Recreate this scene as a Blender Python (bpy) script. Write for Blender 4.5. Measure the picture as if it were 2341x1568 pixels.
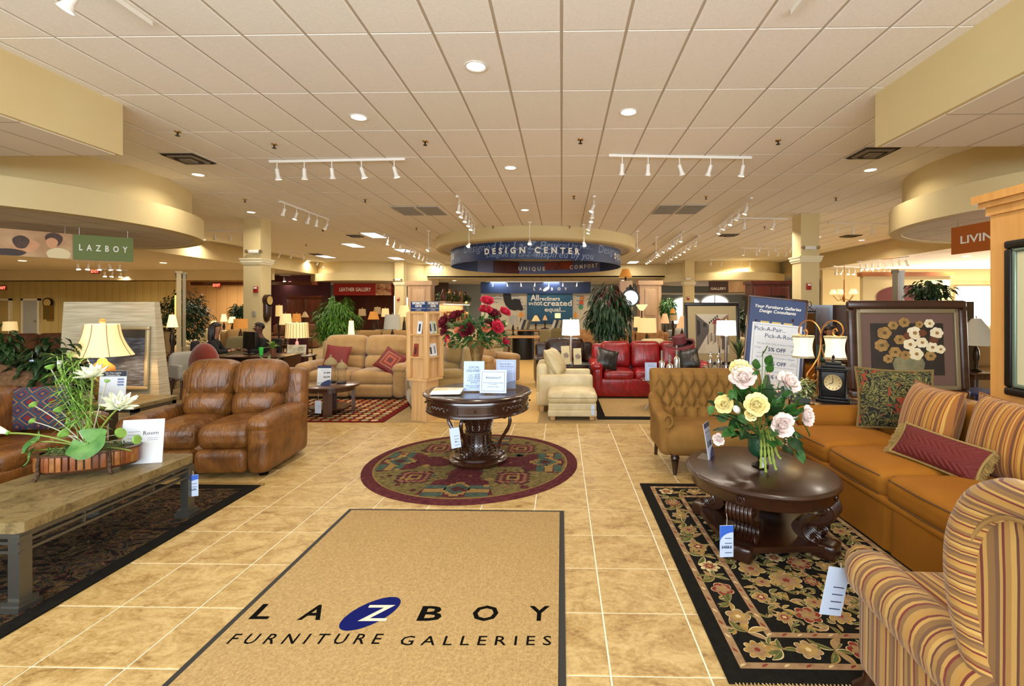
import bpy, bmesh, math, random
from mathutils import Vector, Matrix, Euler
from math import sin, cos, pi, radians, sqrt, atan2
for _o in list(bpy.data.objects):
    bpy.data.objects.remove(_o, do_unlink=True)
SC = bpy.context.scene
COL = SC.collection
random.seed(7)
FW, FH, FPX = 2341.0, 1568.0, 1090.0
CAMZ, YAW = 1.65, radians(1.2)
PPX, PPY = 1261.0, 706.0
CZ = 4.27                                   # showroom ceiling
cam_data = bpy.data.cameras.new('camera')
cam_data.sensor_width = 36.0
cam_data.lens = 36.0 * FPX / FW
cam_data.shift_x = -(PPX - FW / 2) / FW
cam_data.shift_y = -(FH / 2 - PPY) / FW
cam_data.clip_start, cam_data.clip_end = 0.05, 200
cam = bpy.data.objects.new('camera', cam_data)
cam.location = (0, 0, CAMZ)
cam.rotation_euler = (radians(90), 0, YAW)
COL.objects.link(cam)
SC.camera = cam
SC.view_settings.view_transform = 'Standard'
SC.view_settings.look = 'None'
SC.view_settings.gamma = 1.0
SC.view_settings.exposure = -0.02
SC.view_settings.use_curve_mapping = False
w = bpy.data.worlds.new('world'); SC.world = w
w.use_nodes = True
_bg = w.node_tree.nodes['Background']
_bg.inputs[0].default_value = (0.80, 0.90, 1.0, 1)
_bg.inputs[1].default_value = 1.6
def area_light(name, loc, rot, size, power, color, shape='RECTANGLE', size_y=None, spread=180, parent=None):
    d = bpy.data.lights.new(name, 'AREA')
    d.shape = shape; d.size = size
    if size_y is not None: d.size_y = size_y
    d.energy = power; d.color = color; d.spread = radians(spread)
    o = bpy.data.objects.new(name, d); o.location = loc; o.rotation_euler = rot
    COL.objects.link(o)
    if parent: o.parent = parent
    return o
def point_light(name, loc, power, color, r=.06, parent=None):
    d = bpy.data.lights.new(name, 'POINT'); d.energy = power; d.color = color; d.shadow_soft_size = r
    o = bpy.data.objects.new(name, d); o.location = loc; COL.objects.link(o)
    if parent: o.parent = parent
    return o
WARM = (1.0, 0.72, 0.40)
WARM2 = (1.0, 0.89, 0.73)
area_light('storefront_daylight', (-1, -2.9, 2.5), (radians(90), 0, 0), 15, 1080, (.82, .91, 1.0), size_y=1.8)
area_light('gallery_window_daylight', (24.7, 13.5, 1.9), (radians(90), 0, radians(90)), 13, 1500, (1.0, .97, .92), size_y=2.6)
def ray(u, v):
    dx, dz = (u - PPX) / FPX, (PPY - v) / FPX
    return Vector((dx * cos(YAW) - sin(YAW), cos(YAW) + dx * sin(YAW), dz))
def F(u, v, z=0.0):
    """point seen at pixel (u,v) that lies at height z"""
    r = ray(u, v); t = (z - CAMZ) / r.z
    return Vector((r.x * t, r.y * t, z))
def C(u, v): return F(u, v, CZ)
def A(u, v, Y):
    """point seen at pixel (u,v) that lies at depth Y"""
    r = ray(u, v); t = Y / r.y
    return Vector((r.x * t, Y, CAMZ + r.z * t))
def XF(u, v, X):
    r = ray(u, v); t = X / r.x
    return Vector((X, r.y * t, CAMZ + r.z * t))
def lin(c):
    if isinstance(c, str):
        c = tuple(int(c[i:i + 2], 16) / 255 for i in (0, 2, 4))
    return tuple(((x / 12.92) if x <= .04045 else ((x + .055) / 1.055) ** 2.4) for x in c[:3]) + (1.0,)
MATS = {}
class NT:
    """small node-tree helper"""
    def __init__(s, m):
        m.use_nodes = True; s.t = m.node_tree; s.n = s.t.nodes; s.b = s.n['Principled BSDF']
    def new(s, typ, **kw):
        nd = s.n.new(typ)
        for k, v in kw.items():
            if k.startswith('i_'): nd.inputs[k[2:].replace('_', ' ')].default_value = v
            else: setattr(nd, k, v)
        return nd
    def link(s, a, b): s.t.links.new(a, b)
    def math(s, op, a, b=None, c=None):
        nd = s.n.new('ShaderNodeMath'); nd.operation = op
        for i, x in enumerate((a, b, c)):
            if x is None: continue
            if isinstance(x, (int, float)): nd.inputs[i].default_value = x
            else: s.link(x, nd.inputs[i])
        return nd.outputs[0]
    def mix(s, f, a, b):
        nd = s.n.new('ShaderNodeMix'); nd.data_type = 'RGBA'
        for sock, x in ((nd.inputs[0], f), (nd.inputs[6], a), (nd.inputs[7], b)):
            if isinstance(x, (int, float)): sock.default_value = x
            elif isinstance(x, tuple): sock.default_value = x
            else: s.link(x, sock)
        return nd.outputs[2]
    def ramp(s, f, stops, interp='LINEAR'):
        nd = s.n.new('ShaderNodeValToRGB'); r = nd.color_ramp; r.interpolation = interp
        while len(r.elements) < len(stops): r.elements.new(.5)
        for e, (p, c) in zip(r.elements, stops): e.position = p; e.color = lin(c) if len(c) != 4 or isinstance(c, str) else c
        s.link(f, nd.inputs[0]); return nd.outputs[0]
    def noise(s, vec, scale, detail=3, rough=.55, dist=0):
        nd = s.n.new('ShaderNodeTexNoise'); nd.inputs['Scale'].default_value = scale
        nd.inputs['Detail'].default_value = detail; nd.inputs['Roughness'].default_value = rough
        nd.inputs['Distortion'].default_value = dist
        if vec is not None: s.link(vec, nd.inputs['Vector'])
        return nd.outputs['Fac']
    def coord(s, kind='Object'):
        return s.n.new('ShaderNodeTexCoord').outputs[kind]
    def pos(s): return s.n.new('ShaderNodeNewGeometry').outputs['Position']
    def scale(s, vec, sc):
        nd = s.n.new('ShaderNodeMapping'); nd.inputs['Scale'].default_value = sc; s.link(vec, nd.inputs['Vector']); return nd.outputs[0]
    def xyz(s, vec):
        nd = s.n.new('ShaderNodeSeparateXYZ'); s.link(vec, nd.inputs[0]); return nd.outputs
    def bump(s, h, strength, dist=.01):
        nd = s.n.new('ShaderNodeBump'); nd.inputs['Strength'].default_value = strength; nd.inputs['Distance'].default_value = dist
        s.link(h, nd.inputs['Height']); s.link(nd.outputs[0], s.b.inputs['Normal'])
def mat(name, color, rough=.55, metal=0.0, var=None, bump=None, coat=0, spec=None, emit=None, alpha=None, trans=None, sheen=0, stretch=(1, 1, 1)):
    """var=(scale, colour2, contrast) mottling; bump=(scale, strength, distance)"""
    if name in MATS: return MATS[name]
    m = bpy.data.materials.new(name); MATS[name] = m
    t = NT(m); b = t.b
    b.inputs['Base Color'].default_value = lin(color)
    b.inputs['Roughness'].default_value = rough
    b.inputs['Metallic'].default_value = metal
    if spec is not None: b.inputs['Specular IOR Level'].default_value = spec
    if coat: b.inputs['Coat Weight'].default_value = coat; b.inputs['Coat Roughness'].default_value = .12
    if sheen: b.inputs['Sheen Weight'].default_value = sheen
    if trans: b.inputs['Transmission Weight'].default_value = trans
    vec = None
    if var or bump: vec = t.scale(t.coord(), stretch)
    if var:
        f = t.noise(vec, var[0], 4)
        lo = .5 - .5 * (1 - var[2]) ; 
        f2 = t.n.new('ShaderNodeMapRange'); f2.inputs[1].default_value = .5 - .28 * (1.3 - var[2]); f2.inputs[2].default_value = .5 + .28 * (1.3 - var[2])
        t.link(f, f2.inputs[0])
        t.link(t.mix(f2.outputs[0], lin(color), lin(var[1])), b.inputs['Base Color'])
    if bump:
        t.bump(t.noise(vec, bump[0], 4), bump[1], bump[2] if len(bump) > 2 else .01)
    if emit:
        b.inputs['Emission Color'].default_value = lin(emit[0]); b.inputs['Emission Strength'].default_value = emit[1]
        m.cycles.emission_sampling = 'NONE'
    if alpha is not None:
        b.inputs['Alpha'].default_value = alpha
    return m
def wood(name, c1, c2, axis=2, scale=6, rough=.35, coat=.2, stretch=12):
    if name in MATS: return MATS[name]
    m = bpy.data.materials.new(name); MATS[name] = m
    t = NT(m); sc = [scale] * 3; sc[axis] = scale / stretch
    v = t.scale(t.coord(), tuple(sc))
    f = t.noise(v, 2.2, 6, .6, 1.2)
    g = t.noise(v, 9, 2)
    f = t.math('ADD', t.math('MULTIPLY', f, .8), t.math('MULTIPLY', g, .2))
    t.link(t.ramp(f, [(.32, c1), (.66, c2)]), t.b.inputs['Base Color'])
    t.b.inputs['Roughness'].default_value = rough; t.b.inputs['Coat Weight'].default_value = coat
    t.b.inputs['Coat Roughness'].default_value = .15
    t.bump(f, .12, .003)
    return m
def leather(name, c1, c2, rough=.36, crease=.5):
    if name in MATS: return MATS[name]
    m = bpy.data.materials.new(name); MATS[name] = m
    t = NT(m); v = t.coord()
    f = t.noise(v, 5, 4, .6, .6)
    t.link(t.ramp(f, [(.33, c1), (.68, c2)]), t.b.inputs['Base Color'])
    t.b.inputs['Roughness'].default_value = rough
    a = t.noise(t.scale(v, (7, 7, 2.2)), 1.6, 3, .55, 1.5)
    bb = t.noise(v, 160, 2)
    h = t.math('ADD', t.math('MULTIPLY', a, 1.0), t.math('MULTIPLY', bb, .06))
    t.bump(h, crease, .03)
    return m
def stripes(name, axis, period, stops, rough=.8, noise=.15):
    """woven stripes that vary along one local axis"""
    if name in MATS: return MATS[name]
    m = bpy.data.materials.new(name); MATS[name] = m
    t = NT(m); v = t.coord(); x = t.xyz(v)[axis]
    wob = t.math('MULTIPLY', t.math('SUBTRACT', t.noise(v, 3, 1), .5), .02)
    f = t.math('FRACT', t.math('DIVIDE', t.math('ADD', x, t.math('ADD', wob, 20.0)), period))
    c = t.ramp(f, stops, 'CONSTANT')
    n = t.noise(v, 240, 2)
    c = t.mix(t.math('MULTIPLY', n, noise), c, (0.1, .06, .02, 1))
    t.link(c, t.b.inputs['Base Color']); t.b.inputs['Roughness'].default_value = rough
    t.b.inputs['Sheen Weight'].default_value = .15
    t.bump(n, .15, .003)
    return m
def emitter(name, color, strength):
    if name in MATS: return MATS[name]
    m = bpy.data.materials.new(name); MATS[name] = m
    m.use_nodes = True; nt = m.node_tree; nt.nodes.remove(nt.nodes['Principled BSDF'])
    e = nt.nodes.new('ShaderNodeEmission'); e.inputs[0].default_value = lin(color); e.inputs[1].default_value = strength
    nt.links.new(e.outputs[0], nt.nodes['Material Output'].inputs[0])
    m.cycles.emission_sampling = 'NONE'
    return m
class MB:
    def __init__(s): s.v = []; s.f = []; s.m = []; s.cur = 0; s.X = None
    def add(s, vs, fs):
        o = len(s.v)
        if s.X is not None: vs = [tuple(s.X @ Vector(p)) for p in vs]
        s.v += [tuple(p) for p in vs]
        s.f += [tuple(i + o for i in f) for f in fs]; s.m += [s.cur] * len(fs)
        return s
    def box(s, x0, x1, y0, y1, z0, z1):
        return s.add([(x0, y0, z0), (x1, y0, z0), (x1, y1, z0), (x0, y1, z0), (x0, y0, z1), (x1, y0, z1), (x1, y1, z1), (x0, y1, z1)],
                     [(0, 3, 2, 1), (4, 5, 6, 7), (0, 1, 5, 4), (1, 2, 6, 5), (2, 3, 7, 6), (3, 0, 4, 7)])
    def bbox(s, cx, cy, cz, sx, sy, sz): return s.box(cx - sx / 2, cx + sx / 2, cy - sy / 2, cy + sy / 2, cz - sz / 2, cz + sz / 2)
    def rbox(s, cx, cy, cz, sx, sy, sz, r=.05, n=6, crown=0, crown_ax=2, sides=False, fn=None):
        """rounded box; crown bulges the + side of crown_ax (both sides when sides)"""
        hx, hy, hz = sx / 2, sy / 2, sz / 2; r = min(r, hx * .999, hy * .999, hz * .999)
        idx = {}; vs = []; fs = []
        def line(h):
            inner = h - r; k = max(2, n // 2)
            a = [-h + r * (1 - cos(pi / 2 * i / k)) for i in range(k + 1)]
            b = [-inner + 2 * inner * i / n for i in range(1, n)]
            return a + b + [-x for x in reversed(a)]
        L = [line(hx), line(hy), line(hz)]
        H = (hx, hy, hz)
        def vert(p):
            key = (round(p[0], 6), round(p[1], 6), round(p[2], 6))
            if key in idx: return idx[key]
            q = [max(-(H[i] - r), min(H[i] - r, p[i])) for i in range(3)]
            d = Vector([p[i] - q[i] for i in range(3)])
            if d.length > 1e-9: d = d.normalized() * r
            P = [q[i] + d[i] for i in range(3)]
            if crown:
                a, b2 = [i for i in range(3) if i != crown_ax]
                wgt = max(0, 1 - (P[a] / H[a]) ** 2) ** .8 * max(0, 1 - (P[b2] / H[b2]) ** 2) ** .8
                t = P[crown_ax] / H[crown_ax]
                if t > 0 or sides: P[crown_ax] += crown * wgt * t
            if fn: P = fn(P)
            idx[key] = len(vs); vs.append((P[0] + cx, P[1] + cy, P[2] + cz)); return idx[key]
        for ax in range(3):
            a, b2 = [(1, 2), (2, 0), (0, 1)][ax]
            for sg in (-1, 1):
                for i in range(len(L[a]) - 1):
                    for j in range(len(L[b2]) - 1):
                        c = []
                        for (ii, jj) in ((i, j), (i + 1, j), (i + 1, j + 1), (i, j + 1)):
                            p = [0, 0, 0]; p[ax] = sg * H[ax]; p[a] = L[a][ii]; p[b2] = L[b2][jj]; c.append(vert(p))
                        if sg < 0: c.reverse()
                        if len(set(c)) == 4: fs.append(tuple(c))
                        elif len(set(c)) == 3:
                            u = []
                            for k in c:
                                if k not in u: u.append(k)
                            fs.append(tuple(u))
        return s.add(vs, fs)
    def lathe(s, prof, n=24, cx=0, cy=0, cz=0, sx=1, sy=1, a0=0, a1=2 * pi, cap=False):
        """profile list of (r,z)"""
        full = abs(a1 - a0 - 2 * pi) < 1e-6; k = n if full else n + 1
        vs = []; fs = []
        for (r, z) in prof:
            for i in range(k):
                a = a0 + (a1 - a0) * i / n
                vs.append((cx + r * cos(a) * sx, cy + r * sin(a) * sy, cz + z))
        for j in range(len(prof) - 1):
            for i in range(n):
                i2 = (i + 1) % k
                fs.append((j * k + i, j * k + i2, (j + 1) * k + i2, (j + 1) * k + i))
        if cap and full:
            fs.append(tuple(reversed(range(k)))); fs.append(tuple((len(prof) - 1) * k + i for i in range(k)))
        return s.add(vs, fs)
    def cyl(s, cx, cy, z0, z1, r, n=16, r2=None):
        r2 = r if r2 is None else r2
        return s.lathe([(r, z0), (r2, z1)], n, cx, cy, 0, cap=True)
    def tube(s, pts, r, n=8, cap=True):
        """r may be a list"""
        P = [Vector(p) for p in pts]; k = len(P)
        R = r if isinstance(r, (list, tuple)) else [r] * k
        vs = []; fs = []; up = None
        for i in range(k):
            t = (P[min(i + 1, k - 1)] - P[max(i - 1, 0)])
            if t.length < 1e-9: t = Vector((0, 0, 1))
            t.normalize()
            if up is None:
                up = Vector((0, 0, 1)) if abs(t.z) < .9 else Vector((1, 0, 0))
            side = t.cross(up)
            if side.length < 1e-6: side = t.cross(Vector((0, 1, 0)))
            side.normalize(); up = side.cross(t).normalized()
            for j in range(n):
                a = 2 * pi * j / n
                vs.append(P[i] + (side * cos(a) + up * sin(a)) * R[i])
        for i in range(k - 1):
            for j in range(n):
                j2 = (j + 1) % n
                fs.append((i * n + j, i * n + j2, (i + 1) * n + j2, (i + 1) * n + j))
        if cap: fs.append(tuple(reversed(range(n)))); fs.append(tuple((k - 1) * n + j for j in range(n)))
        return s.add(vs, fs)
    def prism(s, poly, z0, z1):
        n = len(poly)
        vs = [(x, y, z0) for x, y in poly] + [(x, y, z1) for x, y in poly]
        fs = [tuple(reversed(range(n))), tuple(range(n, 2 * n))] + [(i, (i + 1) % n, n + (i + 1) % n, n + i) for i in range(n)]
        return s.add(vs, fs)
    def poly(s, pts): return s.add(pts, [tuple(range(len(pts)))])
    def sphere(s, cx, cy, cz, rx, ry=None, rz=None, n=12, m=8, fn=None):
        ry = rx if ry is None else ry; rz = rx if rz is None else rz
        vs = [(cx, cy, cz - rz)]; fs = []
        for j in range(1, m):
            p = -pi / 2 + pi * j / m
            for i in range(n):
                a = 2 * pi * i / n
                vs.append((cx + rx * cos(p) * cos(a), cy + ry * cos(p) * sin(a), cz + rz * sin(p)))
        vs.append((cx, cy, cz + rz))
        for i in range(n):
            i2 = (i + 1) % n
            fs.append((0, 1 + i2, 1 + i)); fs.append((len(vs) - 1, 1 + (m - 2) * n + i, 1 + (m - 2) * n + i2))
            for j in range(m - 2): fs.append((1 + j * n + i, 1 + j * n + i2, 1 + (j + 1) * n + i2, 1 + (j + 1) * n + i))
        if fn: vs = [fn(v) for v in vs]
        return s.add(vs, fs)
    def grid(s, fn, nu, nv):
        vs = [fn(i / nu, j / nv) for j in range(nv + 1) for i in range(nu + 1)]
        fs = [(j * (nu + 1) + i, j * (nu + 1) + i + 1, (j + 1) * (nu + 1) + i + 1, (j + 1) * (nu + 1) + i) for j in range(nv) for i in range(nu)]
        return s.add(vs, fs)
    def leaf(s, base, d, up, L, W, fold=.25, droop=.2):
        """pointed leaf of six triangles"""
        d = Vector(d).normalized(); side = d.cross(Vector(up))
        if side.length < 1e-5: side = d.cross(Vector((1, .3, 0)))
        side.normalize(); nrm = side.cross(d); b = Vector(base)
        m1 = b + d * L * .35 - nrm * 0; m2 = b + d * L * .7 - nrm * droop * L * .3; tip = b + d * L - nrm * droop * L
        up1 = nrm * W * fold
        return s.add([b, m1 + side * W / 2 + up1, m1, m1 - side * W / 2 + up1, m2 + side * W * .36 + up1 * .6, m2, m2 - side * W * .36 + up1 * .6, tip],
                     [(0, 2, 1), (0, 3, 2), (1, 2, 5, 4), (2, 3, 6, 5), (4, 5, 7), (5, 6, 7)])
    def build(s, name, mats, parent=None, smooth=True, loc=(0, 0, 0), rot=(0, 0, 0), angle=40):
        me = bpy.data.meshes.new(name); me.from_pydata(s.v, [], s.f)
        if not isinstance(mats, (list, tuple)): mats = [mats]
        for m in mats: me.materials.append(m)
        if len(mats) > 1: me.polygons.foreach_set('material_index', s.m)
        if smooth:
            me.polygons.foreach_set('use_smooth', [True] * len(me.polygons))
            try: me.set_sharp_from_angle(angle=radians(angle))
            except Exception: pass
        me.update()
        o = bpy.data.objects.new(name, me); o.location = loc; o.rotation_euler = rot
        COL.objects.link(o)
        if parent is not None: o.parent = parent
        return o
def tag(o, label=None, cat=None, group=None, kind=None):
    if label: o['label'] = label
    if cat: o['category'] = cat
    if group: o['group'] = group
    if kind: o['kind'] = kind
    return o
def thing(name, label, cat, loc=(0, 0, 0), rz=0, group=None):
    o = bpy.data.objects.new(name, None); o.empty_display_size = .1
    o.location = loc; o.rotation_euler = (0, 0, rz); COL.objects.link(o)
    return tag(o, label, cat, group)
def struct(o, label=None): return tag(o, label, None, None, 'structure')
CH = {}
def split_loose(o, name):
    me = o.data; par = list(range(len(me.vertices)))
    def find(a):
        while par[a] != a: par[a] = par[par[a]]; a = par[a]
        return a
    for p in me.polygons:
        v = p.vertices
        for k in v[1:]: par[find(k)] = find(v[0])
    gr = {}
    for p in me.polygons: gr.setdefault(find(p.vertices[0]), []).append(tuple(p.vertices))
    for fs in gr.values():
        ids = sorted({i for f in fs for i in f}); mp = {k: i for i, k in enumerate(ids)}
        b = MB(); b.v = [tuple(me.vertices[i].co) for i in ids]; b.f = [tuple(mp[i] for i in f) for f in fs]; b.m = [0] * len(fs)
        b.build(name, me.materials[0], o.parent, smooth=False)
    bpy.data.objects.remove(o)
def copy_tree(src, loc=None, rz=None, label=None, group=None):
    def rec(o, par):
        c = o.copy(); COL.objects.link(c)
        if par is not None: c.parent = par; c.matrix_parent_inverse = o.matrix_parent_inverse.copy()
        for k in o.children: rec(k, c)
        return c
    r = rec(src, None)
    if loc is not None: r.location = loc
    if rz is not None: r.rotation_euler = (0, 0, rz)
    if label: r['label'] = label
    if group: r['group'] = group
    return r
_txt_cache = {}
def text_geo(body, size=1.0, shear=0, space=1.0, align='CENTER', bold=0.0, res=2, line=1.0):
    key = (body, size, shear, space, align, bold, res, line)
    if key in _txt_cache: return _txt_cache[key]
    cu = bpy.data.curves.new('t', 'FONT'); cu.body = body; cu.size = size; cu.shear = shear; cu.space_character = space
    cu.align_x = align; cu.offset = bold; cu.resolution_u = res; cu.fill_mode = 'FRONT'; cu.space_line = line
    o = bpy.data.objects.new('t', cu); me = o.to_mesh()
    vs = [tuple(v.co) for v in me.vertices]; fs = [tuple(p.vertices) for p in me.polygons]
    o.to_mesh_clear(); bpy.data.objects.remove(o); bpy.data.curves.remove(cu)
    _txt_cache[key] = (vs, fs); return vs, fs
def text(mb, body, size, fn, **kw):
    """adds lettering; fn maps the flat (x,y) of the text to a point"""
    vs, fs = text_geo(body, size, **kw)
    mb.add([fn(x, y) for x, y, z in vs], fs); return mb
def fitted(body, width, height=None, **kw):
    """text_geo scaled to a width (and cap height), origin left-baseline"""
    vs, fs = text_geo(body, 1.0, align='LEFT', **kw)
    x0 = min(v[0] for v in vs); x1 = max(v[0] for v in vs); y1 = max(v[1] for v in vs)
    sx = width / (x1 - x0); sy = sx if height is None else height / y1
    return [((v[0] - x0) * sx, v[1] * sy) for v in vs], fs
M_cream = mat('cream_paint', 'D9C795', .75, var=(1.2, 'D3BF8B', .3))
M_trimw = mat('trim_cream', 'E6DAB4', .5)
M_white = mat('white_paint', 'EFECE2', .45)
M_ctile = mat('acoustic_tile', 'F8F5EF', .95, var=(60, 'EEEAE2', .5), bump=(220, .35, .004))
M_grid = mat('ceiling_grid', 'C2B6A4', .7)
M_black = mat('black_metal', '17140F', .4, .3)
M_chrome = mat('chrome', 'D8D8DA', .18, 1.0)
M_brass = mat('brass', 'B98F45', .28, 1.0)
M_paper = mat('paper_white', 'D6D8DA', .5)
M_glassy = mat('acrylic', 'F4F8FA', .05, trans=.9, alpha=.35)
M_ink = mat('ink_dark', '252A38', .6)
M_blue = mat('sign_blue', '1F3560', .45)
M_lblue = mat('price_blue', '2F5FC0', .45)
M_lettw = mat('letter_white', 'F4EFE0', .5)
M_navy = mat('navy_ink', '1B2350', .6)
def tile_mat():
    m = bpy.data.materials.new('stone_tile'); t = NT(m); p = t.pos()
    oi = t.n.new('ShaderNodeObjectInfo').outputs['Random']
    sh = t.n.new('ShaderNodeVectorMath'); sh.operation = 'ADD'
    cb = t.n.new('ShaderNodeCombineXYZ'); t.link(t.math('MULTIPLY', oi, 40), cb.inputs[2]); t.link(p, sh.inputs[0]); t.link(cb.outputs[0], sh.inputs[1])
    v = t.scale(sh.outputs[0], (1.0, 1.5, 1))
    a = t.noise(v, 4.5, 8, .7, 1.1); b = t.noise(v, 34, 5, .72, .5)
    f = t.math('ADD', t.math('MULTIPLY', a, .62), t.math('MULTIPLY', b, .38))
    t.link(t.ramp(f, [(.36, '7E5E32'), (.45, 'A4844E'), (.56, 'BC9F68'), (.72, 'CAB07C')]), t.b.inputs['Base Color'])
    t.b.inputs['Roughness'].default_value = .42; t.b.inputs['Specular IOR Level'].default_value = .35
    t.bump(f, .12, .004); return m
M_tile = tile_mat()
M_grout = mat('grout', 'E6DCC2', .8)
TX0, TY0, TP = 0.222, 2.15, .445
floor = MB().box(-36, 26, -3, 6.87, -.12, -.004).build('floor', M_grout, smooth=False)
struct(floor, 'beige stone tile floor at the showroom entrance')
g = .0048
tile_me = None; near = []; rest = []
for i in range(-40, 34):
    for j in range(-12, 11):
        x, y = TX0 + i * TP, TY0 + j * TP
        y1 = min(y + TP, 6.87)
        if y > 6.8: continue
        cx, cy = x + TP / 2, y + TP / 2
        vis = cy > 1.9 and -1.2 * cy - .3 < cx < 1.0 * cy + .3
        hid = (-1.72 < x and x + TP < 0 and y1 < 3.9) or (x > .75 and cx < 2.2 and 2.15 < y and y1 < 4.45) or (x + TP < -2.82 and y1 < 4.3) or x > 2.25 and y1 < 4.9 or (x + TP < -2.9 and 4.4 < y < 5.6)
        (near if vis and not hid else rest).append((x, y, y1))
for (x, y, y1) in near:
    if abs(y1 - y - TP) < 1e-6:
        if tile_me is None:
            b = MB(); h = TP / 2 - g
            b.add([(-h, -h, -.01), (h, -h, -.01), (h, h, -.01), (-h, h, -.01), (-h, -h, -.0015), (h, -h, -.0015), (h, h, -.0015), (-h, h, -.0015), (-h + .003, -h + .003, 0), (h - .003, -h + .003, 0), (h - .003, h - .003, 0), (-h + .003, h - .003, 0)],
                  [(8, 9, 10, 11), (4, 5, 9, 8), (5, 6, 10, 9), (6, 7, 11, 10), (7, 4, 8, 11), (0, 1, 5, 4), (1, 2, 6, 5), (2, 3, 7, 6), (3, 0, 4, 7)])
            o = b.build('floor_tile', M_tile, floor, smooth=False); tile_me = o.data
        else:
            o = bpy.data.objects.new('floor_tile', tile_me); COL.objects.link(o); o.parent = floor
        o.location = (x + TP / 2, y + TP / 2, 0)
    else:
        MB().box(x + g, x + TP - g, y + g, y1 - g, -.01, 0).build('floor_tile', M_tile, floor, smooth=False)
b = MB()
for (x, y, y1) in rest: b.box(x + g, x + TP - g, y + g, y1 - g, -.01, 0)
tag(b.build('tile_field', M_tile, floor, smooth=False), kind='stuff')
M_carpet = mat('carpet_tan', 'A08658', .95, var=(30, '8C7448', .4), bump=(300, .5, .006))
M_aisle = mat('aisle_tan', 'CDA865', .6, var=(9, 'BE9650', .4))
o = MB().box(-36, 26, 6.87, 40, -.12, 0).build('carpet', M_carpet, smooth=False); struct(o, 'tan showroom carpet beyond the tile')
o = MB().box(-1.95, -.35, 6.9, 27, .0005, .003).build('floor_aisle', M_aisle, smooth=False); struct(o, 'pale aisle strip leading to the design tables')
ceil = MB().box(-14, 12.7, -3, 28.2, CZ, CZ + .1).build('ceiling', M_grid, smooth=False)
struct(ceil, 'white lay-in panel ceiling of the showroom')
CW, CD, CY0 = .6096, 1.2192, 4.48
cm = None; cells = []
for i in range(-23, 21):
    for j in range(-6, 20):
        x, y = i * CW, CY0 + j * CD
        if x < -14 or x + CW > 12.7 or y + CD > 28.2 or y < -3: continue
        cx, cy = x + CW / 2, y + CD / 2
        vis = cy > 3.2 and -1.25 * cy < cx < 1.05 * cy and not (x + CW < -5.7 and y + CD < 6.1) and not (x > 3.9 and y + CD < 5.9)
        cells.append((not vis, cx * cx + cy * cy, x, y))
cells.sort()
def ctile(b, x0, x1, y0, y1):
    e = .006
    b.add([(x0, y0, CZ), (x1, y0, CZ), (x1, y1, CZ), (x0, y1, CZ), (x0, y0, CZ - .006), (x1, y0, CZ - .006), (x1, y1, CZ - .006), (x0, y1, CZ - .006),
           (x0 + e, y0 + e, CZ - .011), (x1 - e, y0 + e, CZ - .011), (x1 - e, y1 - e, CZ - .011), (x0 + e, y1 - e, CZ - .011)],
          [(11, 10, 9, 8), (8, 9, 5, 4), (9, 10, 6, 5), (10, 11, 7, 6), (11, 8, 4, 7), (4, 5, 1, 0), (5, 6, 2, 1), (6, 7, 3, 2), (7, 4, 0, 3)])
b2 = MB()
for k, (nv, d, x, y) in enumerate(cells):
    if k < 298:
        if cm is None:
            b = MB(); ctile(b, -CW / 2 + .015, CW / 2 - .015, -CD / 2 + .006, CD / 2 - .006)
            o = b.build('ceiling_tile', M_ctile, ceil, smooth=False); cm = o.data
        else:
            o = bpy.data.objects.new('ceiling_tile', cm); COL.objects.link(o); o.parent = ceil
        o.location = (x + CW / 2, y + CD / 2, 0)
    else: ctile(b2, x + .015, x + CW - .015, y + .006, y + CD - .006)
tag(b2.build('ceiling_tile_field', M_ctile, ceil, smooth=False), kind='stuff')
def grid_ceiling_mat(name, col, line, sx=CW, sy=CD):
    m = bpy.data.materials.new(name); t = NT(m); p = t.xyz(t.pos())
    def ln(c, s, w):
        f = t.math('FRACT', t.math('DIVIDE', t.math('ADD', c, 100.0), s)); return t.math('LESS_THAN', f, w / s)
    f = t.math('MAXIMUM', ln(p[0], sx, .03), ln(p[1], sy, .02))
    t.link(t.mix(f, lin(col), lin(line)), t.b.inputs['Base Color']); t.b.inputs['Roughness'].default_value = .95; return m
M_lowc = grid_ceiling_mat('low_ceiling_tile', 'DDD3C0', 'B5A78F')
LZ = 3.62
for nm, bx, lab in (('ceiling_left', (-36, -13.9, -3, 40), 'lower ceiling of the left galleries'), ('ceiling_right', (12.6, 26, -3, 40), 'lower ceiling of the right galleries'), ('ceiling_back', (-13.9, 12.6, 28.0, 40), 'lower ceiling of the back galleries')):
    z = LZ if nm != 'ceiling_back' else 3.5
    struct(MB().box(bx[0], bx[1], bx[2], bx[3], z, z + .08).build(nm, M_lowc, smooth=False), lab)
struct(MB().box(-14.0, -13.85, -3, 28, LZ - .02, CZ + .05).build('bulkhead_left', M_cream, smooth=False), 'cream bulkhead over the left galleries')
struct(MB().box(12.55, 12.7, -3, 28, LZ - .02, CZ + .05).build('bulkhead_right', M_cream, smooth=False), 'cream bulkhead over the right galleries')
struct(MB().box(-13.9, 12.6, 28.0, 28.15, 3.48, CZ + .05).build('bulkhead_back', M_cream, smooth=False), 'cream bulkhead over the back galleries')
struct(MB().box(-36, -14.5, 23.6, 23.8, 3.1, LZ).build('bulkhead_inner', M_cream, smooth=False), 'brown-lit bulkhead in front of the striped wall')
def soffit(name, x0, x1, y1, inner, lab):
    o = MB().box(x0, x1, -3, y1, 3.61, CZ + .02).build(name, M_cream, smooth=False); struct(o, lab)
    e = .05
    MB().box(x0 + e, x1 - e, -2.9, y1 - e, 3.598, 3.612).build('underside_panel', M_lowc, o, smooth=False)
soffit('soffit_left', -13.8, C(281, 238).x, C(281, 238).y, 1, 'cream dropped soffit at the upper left')
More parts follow.
